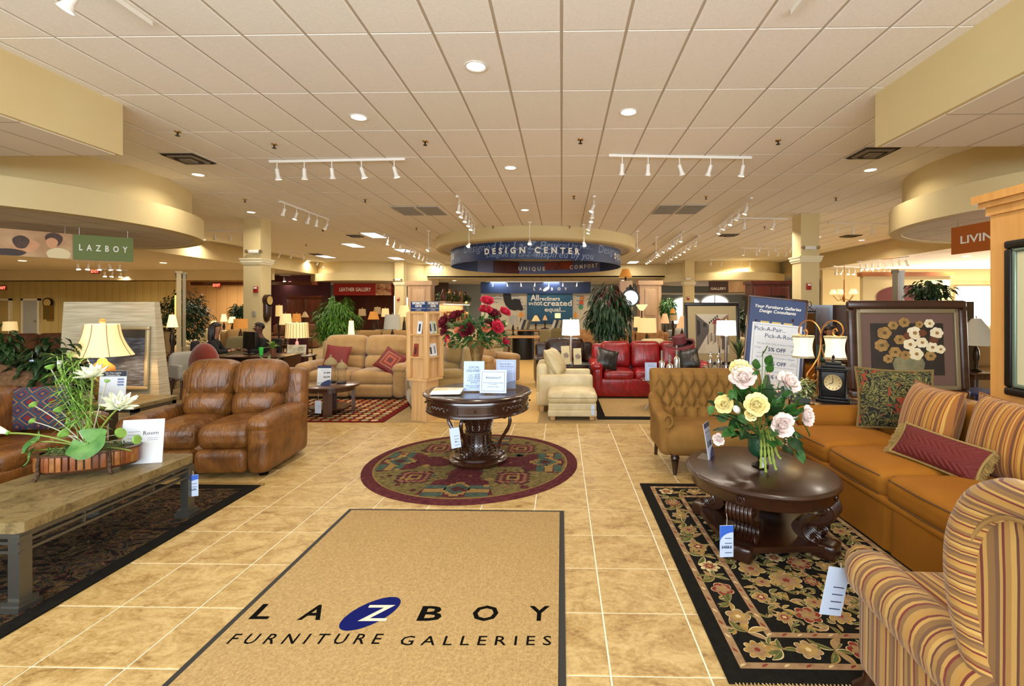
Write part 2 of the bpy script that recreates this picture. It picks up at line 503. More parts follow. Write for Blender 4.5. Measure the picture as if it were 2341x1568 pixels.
soffit('soffit_right', C(2001, 213).x, 12.5, C(2001, 213).y, 1, 'cream dropped soffit at the upper right')
def drum(name, cx, cy, R, lab, zb=3.2, zm=3.66, dr=.22, zt=CZ):
    o = MB().lathe([(R, zm - .02), (R, zt + .02)], 72).build(name, M_cream, loc=(cx, cy, 0)); struct(o, lab)
    MB().lathe([(R - .3, zm), (R + dr, zm), (R + dr, zb), (R + dr - .2, zb), (R + dr - .2, zb + .03)], 72).build('lower_band', M_cream, o)
    MB().lathe([(R + dr - .19, zb + .02), (.01, zb + .02)], 72).build('underside_panel', M_lowc, o)
    return o
drum('round_soffit_left', -10.9, 9.0, 3.0, 'curved cream soffit with a lower band at the left')
drum('round_soffit_right', 9.4, 8.5, 2.8, 'curved cream soffit with a lower band at the right')
drum('round_soffit_back_left', -11.4, 29.3, 3.5, 'far curved soffit above the red leather sign', 3.2, 3.62, .2)
drum('round_soffit_back_right', 9.5, 29.3, 3.5, 'far curved soffit above the brown gallery sign', 3.2, 3.62, .2)
def column(cx, cy, lab, s=.5):
    o = thing('column', lab, 'column', (cx, cy, 0)); h = s / 2
    MB().box(-h, h, -h, h, 0, 2.98).build('shaft', M_cream, o, smooth=False)
    MB().box(-h, h, -h, h, 3.1, CZ).build('upper_shaft', M_cream, o, smooth=False)
    b = MB()
    for z0, z1, e in ((2.93, 2.98, .03), (2.98, 3.06, .055), (3.06, 3.1, .075)): b.box(-h - e, h + e, -h - e, h + e, z0, z1)
    b.build('capital_moulding', M_trimw, o, smooth=False)
    MB().box(-h - .015, h + .015, -h - .015, h + .015, 0, .12).build('base', M_trimw, o, smooth=False)
    return o
LC, RC = C(605, 497), C(1829, 487)
RY = 13.25
column(A(586, 600, 13.7).x, 13.75, 'cream square column beside the seated man')
column(A(1848, 600, 13.3).x, 13.45, 'cream square column above the folding screen')
column(A(916, 640, 26).x, 26, 'far cream column beside the red leather gallery sign')
column(A(1574, 640, 26).x, 26, 'far cream column behind the street picture')
def wallpaper(name, c1, c2, period):
    m = bpy.data.materials.new(name); t = NT(m); p = t.xyz(t.pos())
    f = t.math('FRACT', t.math('DIVIDE', t.math('ADD', t.math('ADD', p[0], p[1]), 100.), period))
    t.link(t.ramp(f, [(0, c1), (.35, c2), (.45, c1), (.62, c2), (.66, c1)], 'CONSTANT'), t.b.inputs['Base Color']); t.b.inputs['Roughness'].default_value = .8; return m
M_strip = wallpaper('striped_wallpaper', 'C9B068', 'B79A52', .42)
M_tanw = wallpaper('tan_wallpaper', 'C79A5E', 'B98A4E', .6)
M_mahog = wood('mahogany', '3A1508', '5C2612', 2, 4)
M_plum = mat('plum_wall', '55282F', .8)
M_grey = mat('grey_wall', '8A8B86', .8)
M_greyb = mat('bluegrey_wall', '8795A0', .8)
M_oak = wood('oak', 'B98A52', 'D8AE74', 2, 5, .4)
M_maple = wood('maple_veneer', 'C48A44', 'D9A35C', 2, 3, .35)
def wallbox(name, x0, x1, y0, y1, z0, z1, m, lab): return struct(MB().box(x0, x1, y0, y1, z0, z1).build(name, m, smooth=False), lab)
wallbox('wall_left', -36.2, -36, -3, 40, 0, LZ, M_strip, 'far left wall')
wallbox('wall_back_left', -36, -20.6, 25.0, 25.2, 0, 3.12, M_strip, 'striped yellow wallpaper wall with doors at the far left')
wallbox('wall_back_tan', -25, -16.9, 26.5, 26.7, 0, LZ, M_tanw, 'tan wallpaper wall behind the ficus')
wallbox('wall_back_plum', -17.0, -13.6, 27.6, 27.8, 0, LZ, M_plum, 'plum wall left of the column')
wallbox('wall_back_wood', -14.0, -10.4, 29.2, 29.4, 0, LZ, M_mahog, 'dark wood wall right of the column')
wallbox('wall_back', -36, 25, 36, 36.2, 0, LZ, M_grey, 'grey back wall')
wallbox('wall_right', 25, 25.2, -3, 40, 0, LZ, M_cream, 'right gallery wall')
struct(MB().box(-20.8, -13.6, 26.3, 26.5, 2.98, 3.16).build('trim_1', M_mahog, smooth=False), 'mahogany crown moulding over the tan wall')
struct(MB().box(-13.9, -10.4, 29.0, 29.2, 2.75, 2.98).build('trim_2', wood('redwood', '8A4A1E', 'A8642E', 0, 3), smooth=False), 'reddish crown moulding over the dark wood wall')
b = MB(); b.box(-14, 13, -3.2, -3.0, 3.4, CZ); b.box(-14, 13, -3.2, -3.0, 0, .12)
for x in [-8.7 + 1.9 * k for k in range(9)]: b.box(x - .05, x + .05, -3.2, -3.0, .1, 3.4)
b.box(-14, -8.6, -3.2, -3.0, 0, CZ); b.box(6.6, 13, -3.2, -3.0, 0, CZ)
struct(b.build('wall_front', M_cream, smooth=False), 'storefront wall with tall glazing behind the viewer')
struct(MB().box(-36, -14, -3.2, -3, 0, LZ).box(13, 26, -3.2, -3, 0, LZ).build('wall_front_sides', M_cream, smooth=False), 'front wall beside the storefront')
PX = 3.28
pe = XF(2264, 700, PX).y
part = MB().box(PX, PX + .16, .2, pe, 0, 2.36).build('wall_partition', M_maple, smooth=False); struct(part, 'maple veneer partition behind the camel sofa')
b = MB()
for z0, z1, e in ((2.36, 2.42, .02), (2.42, 2.46, .05), (2.46, 2.52, .08)): b.box(PX - e, PX + .16 + e, .2, pe + e, z0, z1)
b.build('crown', M_maple, part, smooth=False)
RCX, RCY = A(1226, 560, 18.8).x, 18.8
cl = MB().lathe([(3.85, CZ), (3.85, 3.9), (3.8, 3.86), (3.6, 3.86), (3.6, 3.9)], 96).build('ceiling_cloud', M_cream, loc=(RCX, RCY, 0)); struct(cl, 'round cream ceiling drum above the blue sign ring')
MB().lathe([(3.62, 3.89), (.01, 3.89)], 96).build('underside_panel', M_lowc, cl)
M_espresso = wood('espresso_wood', '1C0D06', '3A1D0F', 2, 5, .25, .6)
M_cherry = wood('dark_cherry', '1C0B05', '36190C', 0, 4, .3, .35)
M_walnut = wood('walnut', '2E160A', '54301A', 2, 5, .3, .4)
M_iron = mat('dark_iron', '6A6860', .36, .85)
M_linen = mat('linen_thread', 'E8E2D2', .7)
def basis(d, up=(0, 0, 1)):
    z = Vector(d).normalized(); x = Vector(up).cross(z)
    if x.length < 1e-4: x = Vector((1, 0, 0))
    x.normalize(); y = z.cross(x)
    return Matrix((x, y, z)).transposed().to_4x4()
def frame_at(p, d, roll=0):
    return Matrix.Translation(Vector(p)) @ basis(d) @ Matrix.Rotation(roll, 4, 'Z')
def spiral(c, r0, r1, a0, turns, n=18, plane='xz'):
    out = []
    for i in range(n + 1):
        t = i / n; a = a0 + turns * 2 * pi * t; r = r0 + (r1 - r0) * t
        out.append((c[0] + r * cos(a), c[1], c[2] + r * sin(a)) if plane == 'xz' else (c[0] + r * cos(a), c[1] + r * sin(a), c[2]))
    return out
def bez(p0, p1, p2, p3, n=12):
    P = [Vector(p) for p in (p0, p1, p2, p3)]; out = []
    for i in range(n + 1):
        t = i / n; out.append(P[0] * (1 - t) ** 3 + P[1] * 3 * t * (1 - t) ** 2 + P[2] * 3 * t * t * (1 - t) + P[3] * t ** 3)
    return out
def smooth(P, n=5):
    P = [Vector(p) for p in P]; out = []
    for i in range(len(P) - 1):
        a, b, c, d = P[max(0, i - 1)], P[i], P[i + 1], P[min(len(P) - 1, i + 2)]
        for k in range(n):
            t = k / n; out.append(.5 * ((2 * b) + (c - a) * t + (2 * a - 5 * b + 4 * c - d) * t * t + (3 * b - a - 3 * c + d) * t ** 3))
    return out + [P[-1]]
def pillow(name, w, h, t, m, parent=None, loc=(0, 0, 0), rot=(0, 0, 0), n=14, cord=None, sag=.0, pinch=.08):
    """throw pillow standing in the local xz plane"""
    b = MB()
    for s in (-1, 1):
        def fn(u, v):
            x, z = 2 * u - 1, 2 * v - 1
            e = max(0, (1 - abs(x) ** 2.4) * (1 - abs(z) ** 2.4)) ** .55
            k = 1 - pinch * (1 - abs(x) ** 2) * abs(z) ** 6 ; k2 = 1 - pinch * (1 - abs(z) ** 2) * abs(x) ** 6
            return (x * w / 2 * k2, s * t / 2 * e, z * h / 2 * k - sag * (1 - x * x) * max(0, z))
        if s < 0: b.grid(fn, n, n)
        else: b.grid(lambda u, v: fn(1 - u, v), n, n)
    o = b.build(name, m, parent, loc=loc, rot=rot)
    if cord:
        pts = []
        for k in range(4):
            for i in range(10):
                f = 2 * i / 10 - 1
                x, z = [(f, -1), (1, f), (-f, 1), (-1, -f)][k]
                kk = 1 - pinch * (1 - abs(x) ** 2) * abs(z) ** 6; k2 = 1 - pinch * (1 - abs(z) ** 2) * abs(x) ** 6
                pts.append((x * w / 2 * k2, 0, z * h / 2 * kk - sag * (1 - x * x) * max(0, z)))
        pts.append(pts[0])
        MB().tube(pts, cord[1], 6).build('cord', cord[0], o)
    return o
def price_tag(label, top, w=.055, h=.13, string=.08, rz=0, blue=True, lines=3, tilt=0, price=None):
    """paper tag hanging by a thread from point top"""
    t = thing('price_tag', label, 'price tag', (top[0], top[1], top[2]), rz)
    MB().tube([(0, 0, 0), (.003, 0, -string * .5), (0, 0, -string - .01)], .0012, 5).build('thread', M_linen, t)
    c = MB().box(-w / 2, w / 2, -.001, .001, -string - h, -string).build('card', mat('tag_paper', 'BCCCE4', .4), t, smooth=False, rot=(0, tilt, 0))
    b = MB()
    if blue:
        pts = [(-w / 2, -.0018, -string - .002), (w / 2, -.0018, -string - .002)]
        for i in range(7):
            a = i / 6 * pi / 2; pts.append((w / 2 - w * sin(a), -.0018, -string - h * .22 - h * .33 * (1 - cos(a))))
        b.poly(list(reversed(pts))); b.build('blue_header', M_lblue, c, smooth=False)
    b = MB()
    for k in range(lines):
        z = -string - h * (.42 + .15 * k); b.box(-w * .12, w * .38, -.002, -.0012, z, z + h * .018)
    if price: text(b, price, h * .12, lambda a, z: (a, -.002, z - string - h * .72), bold=.0006)
    b.build('print', M_navy, c, smooth=False)
    return t
def display_card(label, loc, rz, w, h, tilt=-.12, texts=(), border=True, header=None, corner=None, m=None, foot=True, name='display_card', bm=None, rules=()):
    """printed card in a clear stand; texts: (string, size, x, z-from-top, material, kw)"""
    t = thing(name, label, 'sign card', loc, rz)
    c = MB().box(-w / 2, w / 2, -.002, .002, 0, h).build('card', m or M_paper, t, smooth=False, rot=(tilt, 0, 0))
    if foot: MB().box(-w / 2, w / 2, -.001, .09, 0, .003).build('stand_foot', M_glassy, t, smooth=False)
    y = -.0026
    if border:
        b = MB(); e = w * .07; th = max(.0012, w * .01)
        b.box(-w / 2 + e, w / 2 - e, y - .0004, y, e, e + th).box(-w / 2 + e, w / 2 - e, y - .0004, y, h - e - th, h - e)
        b.box(-w / 2 + e, -w / 2 + e + th, y - .0004, y, e, h - e).box(w / 2 - e - th, w / 2 - e, y - .0004, y, e, h - e)
        b.build('border', bm or M_navy, c, smooth=False)
    if header:
        MB().box(-w / 2, w / 2, y - .0004, y, h * (1 - header[0]), h).build('header_band', header[1], c, smooth=False)
    if corner:
        b = MB(); pts = [(w / 2, y - .0003, 0)] + [(w / 2 - w * .75 * cos(a), y - .0003, 0 + h * .28 * sin(a) ** 1.5) for a in [k * pi / 16 for k in range(0, 9)]]
        b.poly(pts); b.build('corner_swoosh', corner, c, smooth=False)
    groups = {}
    for (s, size, x, z, mm, kw) in texts: groups.setdefault(mm.name, (mm, []))[1].append((s, size, x, z, kw))
    for mm, L in groups.values():
        b = MB()
        for (s, size, x, z, kw) in L: text(b, s, size, lambda a, q, x=x, z=z: (a + x, y - .0008, h - z + q), **kw)
        b.build('lettering', mm, c, smooth=False)
    if rules:
        b = MB()
        for (x0, x1, z, th) in rules: b.box(x0, x1, y - .0005, y, h - z, h - z + th)
        b.build('print', bm or mat('print_grey', '7480A0', .6), c, smooth=False)
    return t
def ribbed(name, c1, c2):
    m = bpy.data.materials.new(name); t = NT(m); p = t.pos(); x = t.xyz(p)
    wv = t.math('SINE', t.math('MULTIPLY', x[0], 2 * pi / .0065)); wy = t.math('SINE', t.math('MULTIPLY', x[1], 2 * pi / .012))
    n = t.noise(p, 260, 2); n2 = t.noise(p, 60, 3)
    f = t.math('ADD', t.math('ADD', t.math('MULTIPLY', n, .5), t.math('MULTIPLY', n2, .35)), t.math('MULTIPLY', wv, .07))
    t.link(t.ramp(f, [(.28, c1), (.6, c2)]), t.b.inputs['Base Color']); t.b.inputs['Roughness'].default_value = .95
    t.bump(t.math('ADD', f, t.math('MULTIPLY', wv, .3)), .5, .004); return m
M_matf = ribbed('mat_pile', '8E6C3A', 'C8AA70'); M_rub = mat('rubber_edge', '23211D', .7)
mx0, mx1, my1 = -1.745, .02, 3.885
mat_t = thing('entrance_mat', 'large tan entrance mat with black lettering and blue oval logo', 'floor mat', (0, 0, 0))
MB().box(mx0, mx1, .6, my1, 0, .006).build('rubber_border', M_rub, mat_t, smooth=False)
MB().rbox((mx0 + mx1) / 2, (.6 + my1) / 2, .009, mx1 - mx0 - .07, my1 - .6 - .07, .008, .003, 3).build('pile_field', M_matf, mat_t)
M_mblk = mat('mat_black', '0C0A08', .95, bump=(300, .4, .003), spec=.05); M_mblue = mat('mat_blue', '141A58', .95, bump=(300, .4, .003), spec=.05); M_mwh = mat('mat_white', 'D9CFB4', .95, bump=(300, .4, .003))
b = MB(); zt = .0138
def word(s, ul, ur, vb, vt, **kw):
    pl, pr, pt = F(ul, vb), F(ur, vb), F((ul + ur) / 2, vt)
    vs, fs = fitted(s, (pr - pl).length, pt.y - pl.y, **kw)
    b.add([(pl.x + x, pl.y + (pr.y - pl.y) * x / (pr - pl).length + y, zt) for x, y in vs], fs)
for ch, ul, ur in (('L', 570, 616), ('A', 680, 733), ('B', 955, 1008), ('O', 1076, 1133), ('Y', 1206, 1258)):
    if ch == 'L': word(ch, 568, 612, 1420, 1386, bold=.02)
    elif ch == 'A': word(ch, 679, 732, 1422, 1388, bold=.02)
    elif ch == 'B': word(ch, 952, 1006, 1424, 1391, bold=.02)
    elif ch == 'O': word(ch, 1076, 1136, 1424, 1390, bold=.02)
    else: word(ch, 1207, 1256, 1424, 1391, bold=.02)
word('F U R N I T U R E', 516, 866, 1478, 1457, bold=.006, space=1.05); word('G A L L E R I E S', 911, 1260, 1481, 1462, bold=.006, space=1.05)
split_loose(b.build('lettering', M_mblk, mat_t, smooth=False), 'letter')
c0, c1_ = F(775, 1432), F(917, 1383); cc = (c0 + c1_) / 2
ang = atan2(F(905, 1380).y - F(790, 1440).y, F(905, 1380).x - F(790, 1440).x)
b = MB(); aL = (F(921, 1381) - F(770, 1438)).length / 2 * .98
b.poly([(cc.x + aL * cos(a) * cos(ang) - .095 * sin(a) * sin(ang), cc.y + aL * cos(a) * sin(ang) + .095 * sin(a) * cos(ang), zt) for a in [2 * pi * k / 40 for k in range(40)]])
b.build('oval_logo', M_mblue, mat_t, smooth=False)
b = MB(); zt = .0145; word('Z', 818, 884, 1425, 1389, bold=.015); b.build('logo_letter', M_mwh, mat_t, smooth=False)
def flat(b, pts, z): b.add([(x, y, z) for x, y in pts], [tuple(range(len(pts)))])
def petals(b, cx, cy, r, n, z, k=.35, rot=0, sq=1):
    flat(b, [(cx + r * (1 - k + k * abs(cos(n * a / 2))) * cos(a + rot), cy + sq * r * (1 - k + k * abs(cos(n * a / 2))) * sin(a + rot)) for a in [2 * pi * i / (n * 8) for i in range(n * 8)]], z)
def lens(b, cx, cy, L, W, rot, z, bend=.2):
    pts = []
    for i in range(9):
        t = i / 8 * 2 - 1; pts.append((t * L / 2, W / 2 * (1 - t * t) + bend * W * (1 - t * t)))
    for i in range(9):
        t = 1 - i / 8 * 2; pts.append((t * L / 2, -W / 2 * (1 - t * t) + bend * W * (1 - t * t)))
    flat(b, [(cx + x * cos(rot) - y * sin(rot), cy + x * sin(rot) + y * cos(rot)) for x, y in pts[:-1]], z)
def rugmat(n, c, c2=None): return mat(n, c, .95, var=(26, c2 or c, .6), bump=(260, .45, .004), spec=.1)
RM = [rugmat('rug_black', '12100D', '1A1712'), rugmat('rug_gold', 'A88A50', '8C6C3A'), rugmat('rug_rust', '6E2A22', '80382A'), rugmat('rug_sage', '5A6238', '454C28'), rugmat('rug_tan', '9A7C58', '84664A'), rugmat('rug_cream', 'CDB88A', 'B89E6C')]
rx0, rx1, ry0, ry1 = .735, 2.26, 2.11, 4.5
frug = thing('floral_rug', 'black floral rug with tan borders under the oval coffee table', 'rug')
MB().rbox((rx0 + rx1) / 2, (ry0 + ry1) / 2, .006, rx1 - rx0, ry1 - ry0, .012, .004, 3).build('pile_field', RM[0], frug)
b = MB(); rnd = random.Random(3); Z = .0124
def band(b, x0, x1, y0, y1, wd, z, ci):
    b.cur = ci
    for q in ((x0, x1, y0, y0 + wd), (x0, x1, y1 - wd, y1), (x0, x0 + wd, y0 + wd, y1 - wd), (x1 - wd, x1, y0 + wd, y1 - wd)):
        flat(b, [(q[0], q[2]), (q[1], q[2]), (q[1], q[3]), (q[0], q[3])], z)
band(b, rx0 + .08, rx1 - .08, ry0 + .08, ry1 - .08, .038, Z, 4); band(b, rx0 + .29, rx1 - .29, ry0 + .29, ry1 - .29, .038, Z, 4)
for k in range(70):   # beading in the guard bands
    for (xa, xb, ya, yb) in ((rx0 + .099, rx1 - .099, ry0 + .099, ry1 - .099), (rx0 + .309, rx1 - .309, ry0 + .309, ry1 - .309)):
        t = k / 70; per = 2 * (xb - xa) + 2 * (yb - ya); s = t * per
        if s < xb - xa: x, y, r = xa + s, ya, 0
        elif s < (xb - xa) + (yb - ya): x, y, r = xb, ya + s - (xb - xa), pi / 2
        elif s < 2 * (xb - xa) + (yb - ya): x, y, r = xb - (s - (xb - xa) - (yb - ya)), yb, 0
        else: x, y, r = xa, yb - (s - 2 * (xb - xa) - (yb - ya)), pi / 2
        b.cur = 2 if k % 2 else 5; lens(b, x, y, .04, .012, r + .5, Z + .0006)
def bloom(cx, cy, r, kind):
    n = rnd.choice((5, 6, 7, 8)); ro = rnd.uniform(0, 6)
    cols = [(1, 4, 2), (5, 2, 1), (4, 1, 5), (1, 2, 5), (2, 4, 1)][kind % 5]
    z = Z + rnd.uniform(0, .0004)
    b.cur = 5; petals(b, cx, cy, r * 1.08, n, z, .3, ro); b.cur = cols[0]; petals(b, cx, cy, r, n, z + .0004, .3, ro)
    b.cur = 4 if cols[0] != 4 else 1; petals(b, cx, cy, r * .72, n, z + .0008, .35, ro + .3); b.cur = cols[1]; petals(b, cx, cy, r * .5, n, z + .0012, .4, ro); b.cur = cols[2]; petals(b, cx, cy, r * .25, 5, z + .0016, .3)
def spray(cx, cy, s, k=4):
    a0 = rnd.uniform(0, 6)
    for i in range(k):
        a = a0 + i * rnd.uniform(.5, 1.1); L = s * rnd.uniform(.7, 1.2); z = Z + rnd.uniform(0, .0003)
        lx, ly = cx + cos(a) * L * .55, cy + sin(a) * L * .55
        b.cur = 5 if rnd.random() < .5 else 1; lens(b, lx, ly, L * 1.06, L * .36, a, z, .3); b.cur = rnd.choice((3, 3, 3, 4, 1)); lens(b, lx, ly, L * .94, L * .27, a, z + .0003, .3)
        b.cur = 1; lens(b, lx, ly, L * .8, L * .03, a, z + .0006, .3)
placed = []
def try_place(x0, x1, y0, y1, rmin, rmax, n):
    for _ in range(n):
        r = rnd.uniform(rmin, rmax); x, y = rnd.uniform(x0 + r, x1 - r), rnd.uniform(y0 + r, y1 - r)
        if all((x - a) ** 2 + (y - c) ** 2 > (r + q) ** 2 * (1.0 if r > .045 else .6) for a, c, q in placed):
            placed.append((x, y, r)); bloom(x, y, r * .92, rnd.randrange(5)) if r > .045 else spray(x, y, r * 1.9, 4)
fx0, fx1, fy0, fy1 = rx0 + .34, rx1 - .34, ry0 + .34, ry1 - .34
try_place(fx0, fx1, fy0, fy1, .07, .1, 70); try_place(fx0, fx1, fy0, fy1, .046, .06, 200); try_place(fx0, fx1, fy0, fy1, .022, .04, 1800)
for i in range(17):
    for side in (0, 1):
        y = ry0 + .2 + i * (ry1 - ry0 - .4) / 16; x = rx0 + .205 if side == 0 else rx1 - .205
        (bloom(x, y, .062, i) if i % 2 == 0 else spray(x, y, .1, 6)); spray(x + .05 * (-1) ** i, y + .03, .06, 3)
for i in range(1, 9):
    for side in (0, 1):
        x = rx0 + .2 + i * (rx1 - rx0 - .4) / 9; y = ry0 + .205 if side == 0 else ry1 - .205
        (bloom(x, y, .062, i) if i % 2 == 0 else spray(x, y, .1, 6)); spray(x + .05 * (-1) ** i, y + .03, .06, 3)
tag(b.build('floral_pattern', RM, frug, smooth=False))
b = MB()
for k in range(90):
    x = rx0 + .03 + k * (rx1 - rx0 - .06) / 89
    for y, s in ((ry0, -1), (ry1, 1)):
        if s > 0: b.tube([(x, y, .006), (x, y + .025, .004)], .004, 4)
        else: b.tube([(x, y, .007), (x + rnd.uniform(-.02, .02), y - .04, .01), (x + rnd.uniform(-.03, .03), y - .075, .004)], [.0035, .003, .002], 4)
tag(b.build('fringe', rugmat('fringe', 'B89A68'), frug), kind='stuff')
RRX, RRY, RRR = A(1081, 1060, 5.1).x, 5.1, 1.12
rrug = thing('round_rug', 'round burgundy and olive medallion rug under the pedestal table', 'rug', (RRX, RRY, 0))
RR = [rugmat('rr_olive', '74663C', '4A3E24'), rugmat('rr_burgundy', '3E181C', '5C2C2C'), rugmat('rr_teal', '2A3A34', '4A5848'), rugmat('rr_tan', '8A6E3C', '7A6038'), rugmat('rr_dark', '3A1C1E', '4A2826'), rugmat('rr_pink', '84583F', '704A38')]
MB().lathe([(.001, .011), (RRR - .01, .011), (RRR, .006), (RRR, 0)], 72).build('pile_field', RR[1], rrug)
b = MB(); z = .0114
def ringp(r0, r1, z, ci):
    b.cur = ci; n = 72
    b.add([(r * cos(2 * pi * i / n), r * sin(2 * pi * i / n), z) for r in (r0, r1) for i in range(n)], [(i, (i + 1) % n, n + (i + 1) % n, n + i) for i in range(n)])
ringp(0, 1.0, z, 0); ringp(1.0, 1.012, z + .0003, 3)
def stepped(cx, cy, s, rot, ci, z, k=4):
    pts = []
    for q in range(4):
        for i in range(k):
            x, y = s * (k - i) / k, s * i / k
            for (px, py) in ((x, y), (x, y + s / k)):
                a = q * pi / 2; pts.append((px * cos(a) - py * sin(a), px * sin(a) + py * cos(a)))
    b.cur = ci; flat(b, [(cx + x * cos(rot) - y * sin(rot), cy + (x * sin(rot) + y * cos(rot))) for x, y in pts], z)
for k in range(4):    # burgundy wedges
    a = k * pi / 2; b.cur = 1
    for s in (1,):
        pts = [(0, 0)] + [(r * cos(a + da), r * sin(a + da)) for r, da in ((.35, -.5), (.55, -.28), (.62, -.42), (.98, -.36), (.985, 0), (.98, .36), (.62, .42), (.55, .28), (.35, .5))]
        flat(b, pts, z + .0003)
    cx, cy = .78 * cos(a), .78 * sin(a)
    for (dx, dy, s, ci) in ((0, 0, .17, 3), (0, 0, .12, 2), (0, 0, .06, 4)): stepped(cx, cy, s, a, ci, z + .0005 + (.17 - s) * .004)
    for s in (-1, 1):
        for q, ci in ((.0, 3), (.09, 2), (-.09, 2)):
            px, py = .82 + q, s * .2
            b.cur = ci; X = lambda x, y: (x * cos(a) - y * sin(a), x * sin(a) + y * cos(a))
            flat(b, [X(px - .04, py - .1), X(px + .04, py - .1), X(px + .04, py + .1), X(px - .04, py + .1)], z + .0007)
for k in range(4):    # medallions between
    a = pi / 4 + k * pi / 2; cx, cy = .68 * cos(a), .68 * sin(a)
    for s, ci in ((.2, 4), (.165, 5), (.125, 1), (.08, 3), (.045, 4)): stepped(cx, cy, s, pi / 4, ci, z + .0006 + (.2 - s) * .004)
    for j in range(9):
        aa = a + rnd.uniform(-.55, .55); r = rnd.uniform(.35, .95); stepped(r * cos(aa), r * sin(aa), rnd.uniform(.018, .045), rnd.choice((0, pi / 4)), rnd.choice((2, 3, 4, 1)), z + .0005, 2)
for k in range(90):
    a, r = rnd.uniform(0, 2 * pi), rnd.uniform(.25, .96); stepped(r * cos(a), r * sin(a), rnd.uniform(.012, .034), rnd.choice((0, pi / 4)), rnd.choice((4, 2, 5, 3, 1, 4)), z + .0009 + rnd.uniform(0, .0003), 2)
b.build('woven_pattern', RR, rrug, smooth=False)
def dark_rug_mat():
    m = bpy.data.materials.new('dark_rug'); t = NT(m); p = t.pos()
    f = t.noise(t.scale(p, (5, 9, 1)), 1.0, 6, .7, 2.5); g2 = t.noise(t.scale(p, (9, 6, 1)), 1.3, 4, .6, 3)
    c = t.ramp(f, [(.3, '14120F'), (.47, '1A1712'), (.52, '7A6238'), (.56, '2A2620'), (.62, '2A3236'), (.7, '16181A')])
    d = t.ramp(g2, [(.45, '151312'), (.56, '151312'), (.58, '6A2024'), (.64, '3A3A2A'), (.7, '7A6640')])
    t.link(t.mix(.5, c, d), t.b.inputs['Base Color']); t.b.inputs['Roughness'].default_value = .95; t.b.inputs['Specular IOR Level'].default_value = .08; t.bump(t.noise(p, 260, 2), .4, .004); return m
lr = thing('dark_rug', 'dark patterned rug under the stone coffee table', 'rug')
MB().rbox(-4.2, 2.85, .006, 2.8, 3.06, .012, .004, 3).build('border', RM[0], lr)
MB().box(-5.54, -2.9, 1.4, 4.28, .011, .0128).build('woven_field', dark_rug_mat(), lr, smooth=False)
b = MB(); 
MB().tube([(-5.5, 4.4, .01), (-2.78, 4.4, .01)], .012, 6).build('bound_edge', rugmat('bound_edge', '8A6A3C'), lr)
PTX, PTY = A(1093, 1060, 5.12).x, 5.12
pt = thing('pedestal_table', 'round carved dark wood pedestal table with cards and vase', 'table', (PTX, PTY, .012))
pt.scale = (1, 1, 1)
MB().lathe([(.001, .765), (.5, .765), (.54, .768), (.565, .762), (.578, .75), (.578, .738), (.565, .728), (.555, .722)], 72).build('table_top', M_espresso, pt)
MB().lathe([(.49, .7662), (.5, .7668), (.51, .7662)], 72).build('inlay_line', mat('inlay', '4A2E18', .3), pt)
MB().lathe([(.54, .725), (.545, .70), (.535, .695), (.535, .595), (.545, .59), (.548, .572), (.53, .56), (.5, .555), (.001, .555)], 72).build('apron', M_espresso, pt)
for k in range(4):
    a = -pi / 2 + .12 + k * pi / 2
    b = MB()
    for dz0, dz1, w0 in ((.605, .61, .2), (.68, .685, .2)):
        b.lathe([(.536, dz0), (.545, dz0), (.545, dz1), (.536, dz1)], 10, a0=a - .33, a1=a + .33)
    for s in (-1, 1): b.lathe([(.536, .605), (.545, .605), (.545, .685), (.536, .685)], 1, a0=a + s * .33 - .006, a1=a + s * .33 + .006)
    d = b.build('drawer_front', M_espresso, pt)
    MB().sphere(.555 * cos(a), .555 * sin(a), .645, .012, n=8, m=6).build('knob', mat('bronze', '4A3820', .35, .9), d)
    a2 = a + pi / 4 + .0
    for s in (-1, 1):
        pts = []
        for i in range(22):
            t = i / 21; ang = t * 4.5 * pi; r = .032 * (1 - t * .8)
            aa = a + pi / 4 * 1.0 + s * .22 + s * r * cos(ang) / .54; pts.append((.54 * cos(aa), .54 * sin(aa), .645 + r * sin(ang)))
        MB().tube(pts, .007, 6).build('carving', M_espresso, pt)
    for q in range(-3, 4):
        aa = a + pi / 4 + q * .045
        MB().sphere(.54 * cos(aa), .54 * sin(aa), .645 + .012 * (q % 2), .02, n=8, m=6).build('carving', M_espresso, pt)
MB().lathe([(.001, .56), (.2, .555), (.195, .52), (.155, .44), (.128, .38), (.122, .345), (.145, .335), (.145, .325), (.128, .315), (.128, .30), (.135, .22), (.155, .15), (.2, .10), (.225, .085)], 40).build('pedestal', M_espresso, pt)
MB().lathe([(.001, .10), (.25, .10), (.27, .085), (.265, .07), (.3, .06), (.315, .045), (.31, .02), (.29, 0), (.001, 0)], 56).build('base', M_espresso, pt)
b = MB()
for k in range(14):
    a = 2 * pi * k / 14
    for j in range(7):
        z = .11 + j * .028; r = .136 + (.195 - .136) * max(0, (.2 - z) / .1) ** 1.4 + .006
        for s in (-1, 1): b.tube([(r * cos(a), r * sin(a), z), (r * cos(a + s * .13), r * sin(a + s * .13), z + .03)], [.007, .003], 5)
    for j in range(5):
        z = .355 + j * .035; r = .126 + .07 * (j / 5) ** 1.3 + .003
        for s in (-1, 1): b.tube([(r * cos(a), r * sin(a), z), (r * cos(a + s * .14), r * sin(a + s * .14), z + .04)], [.007, .003], 5)
b.build('leaf_carving', M_espresso, pt)
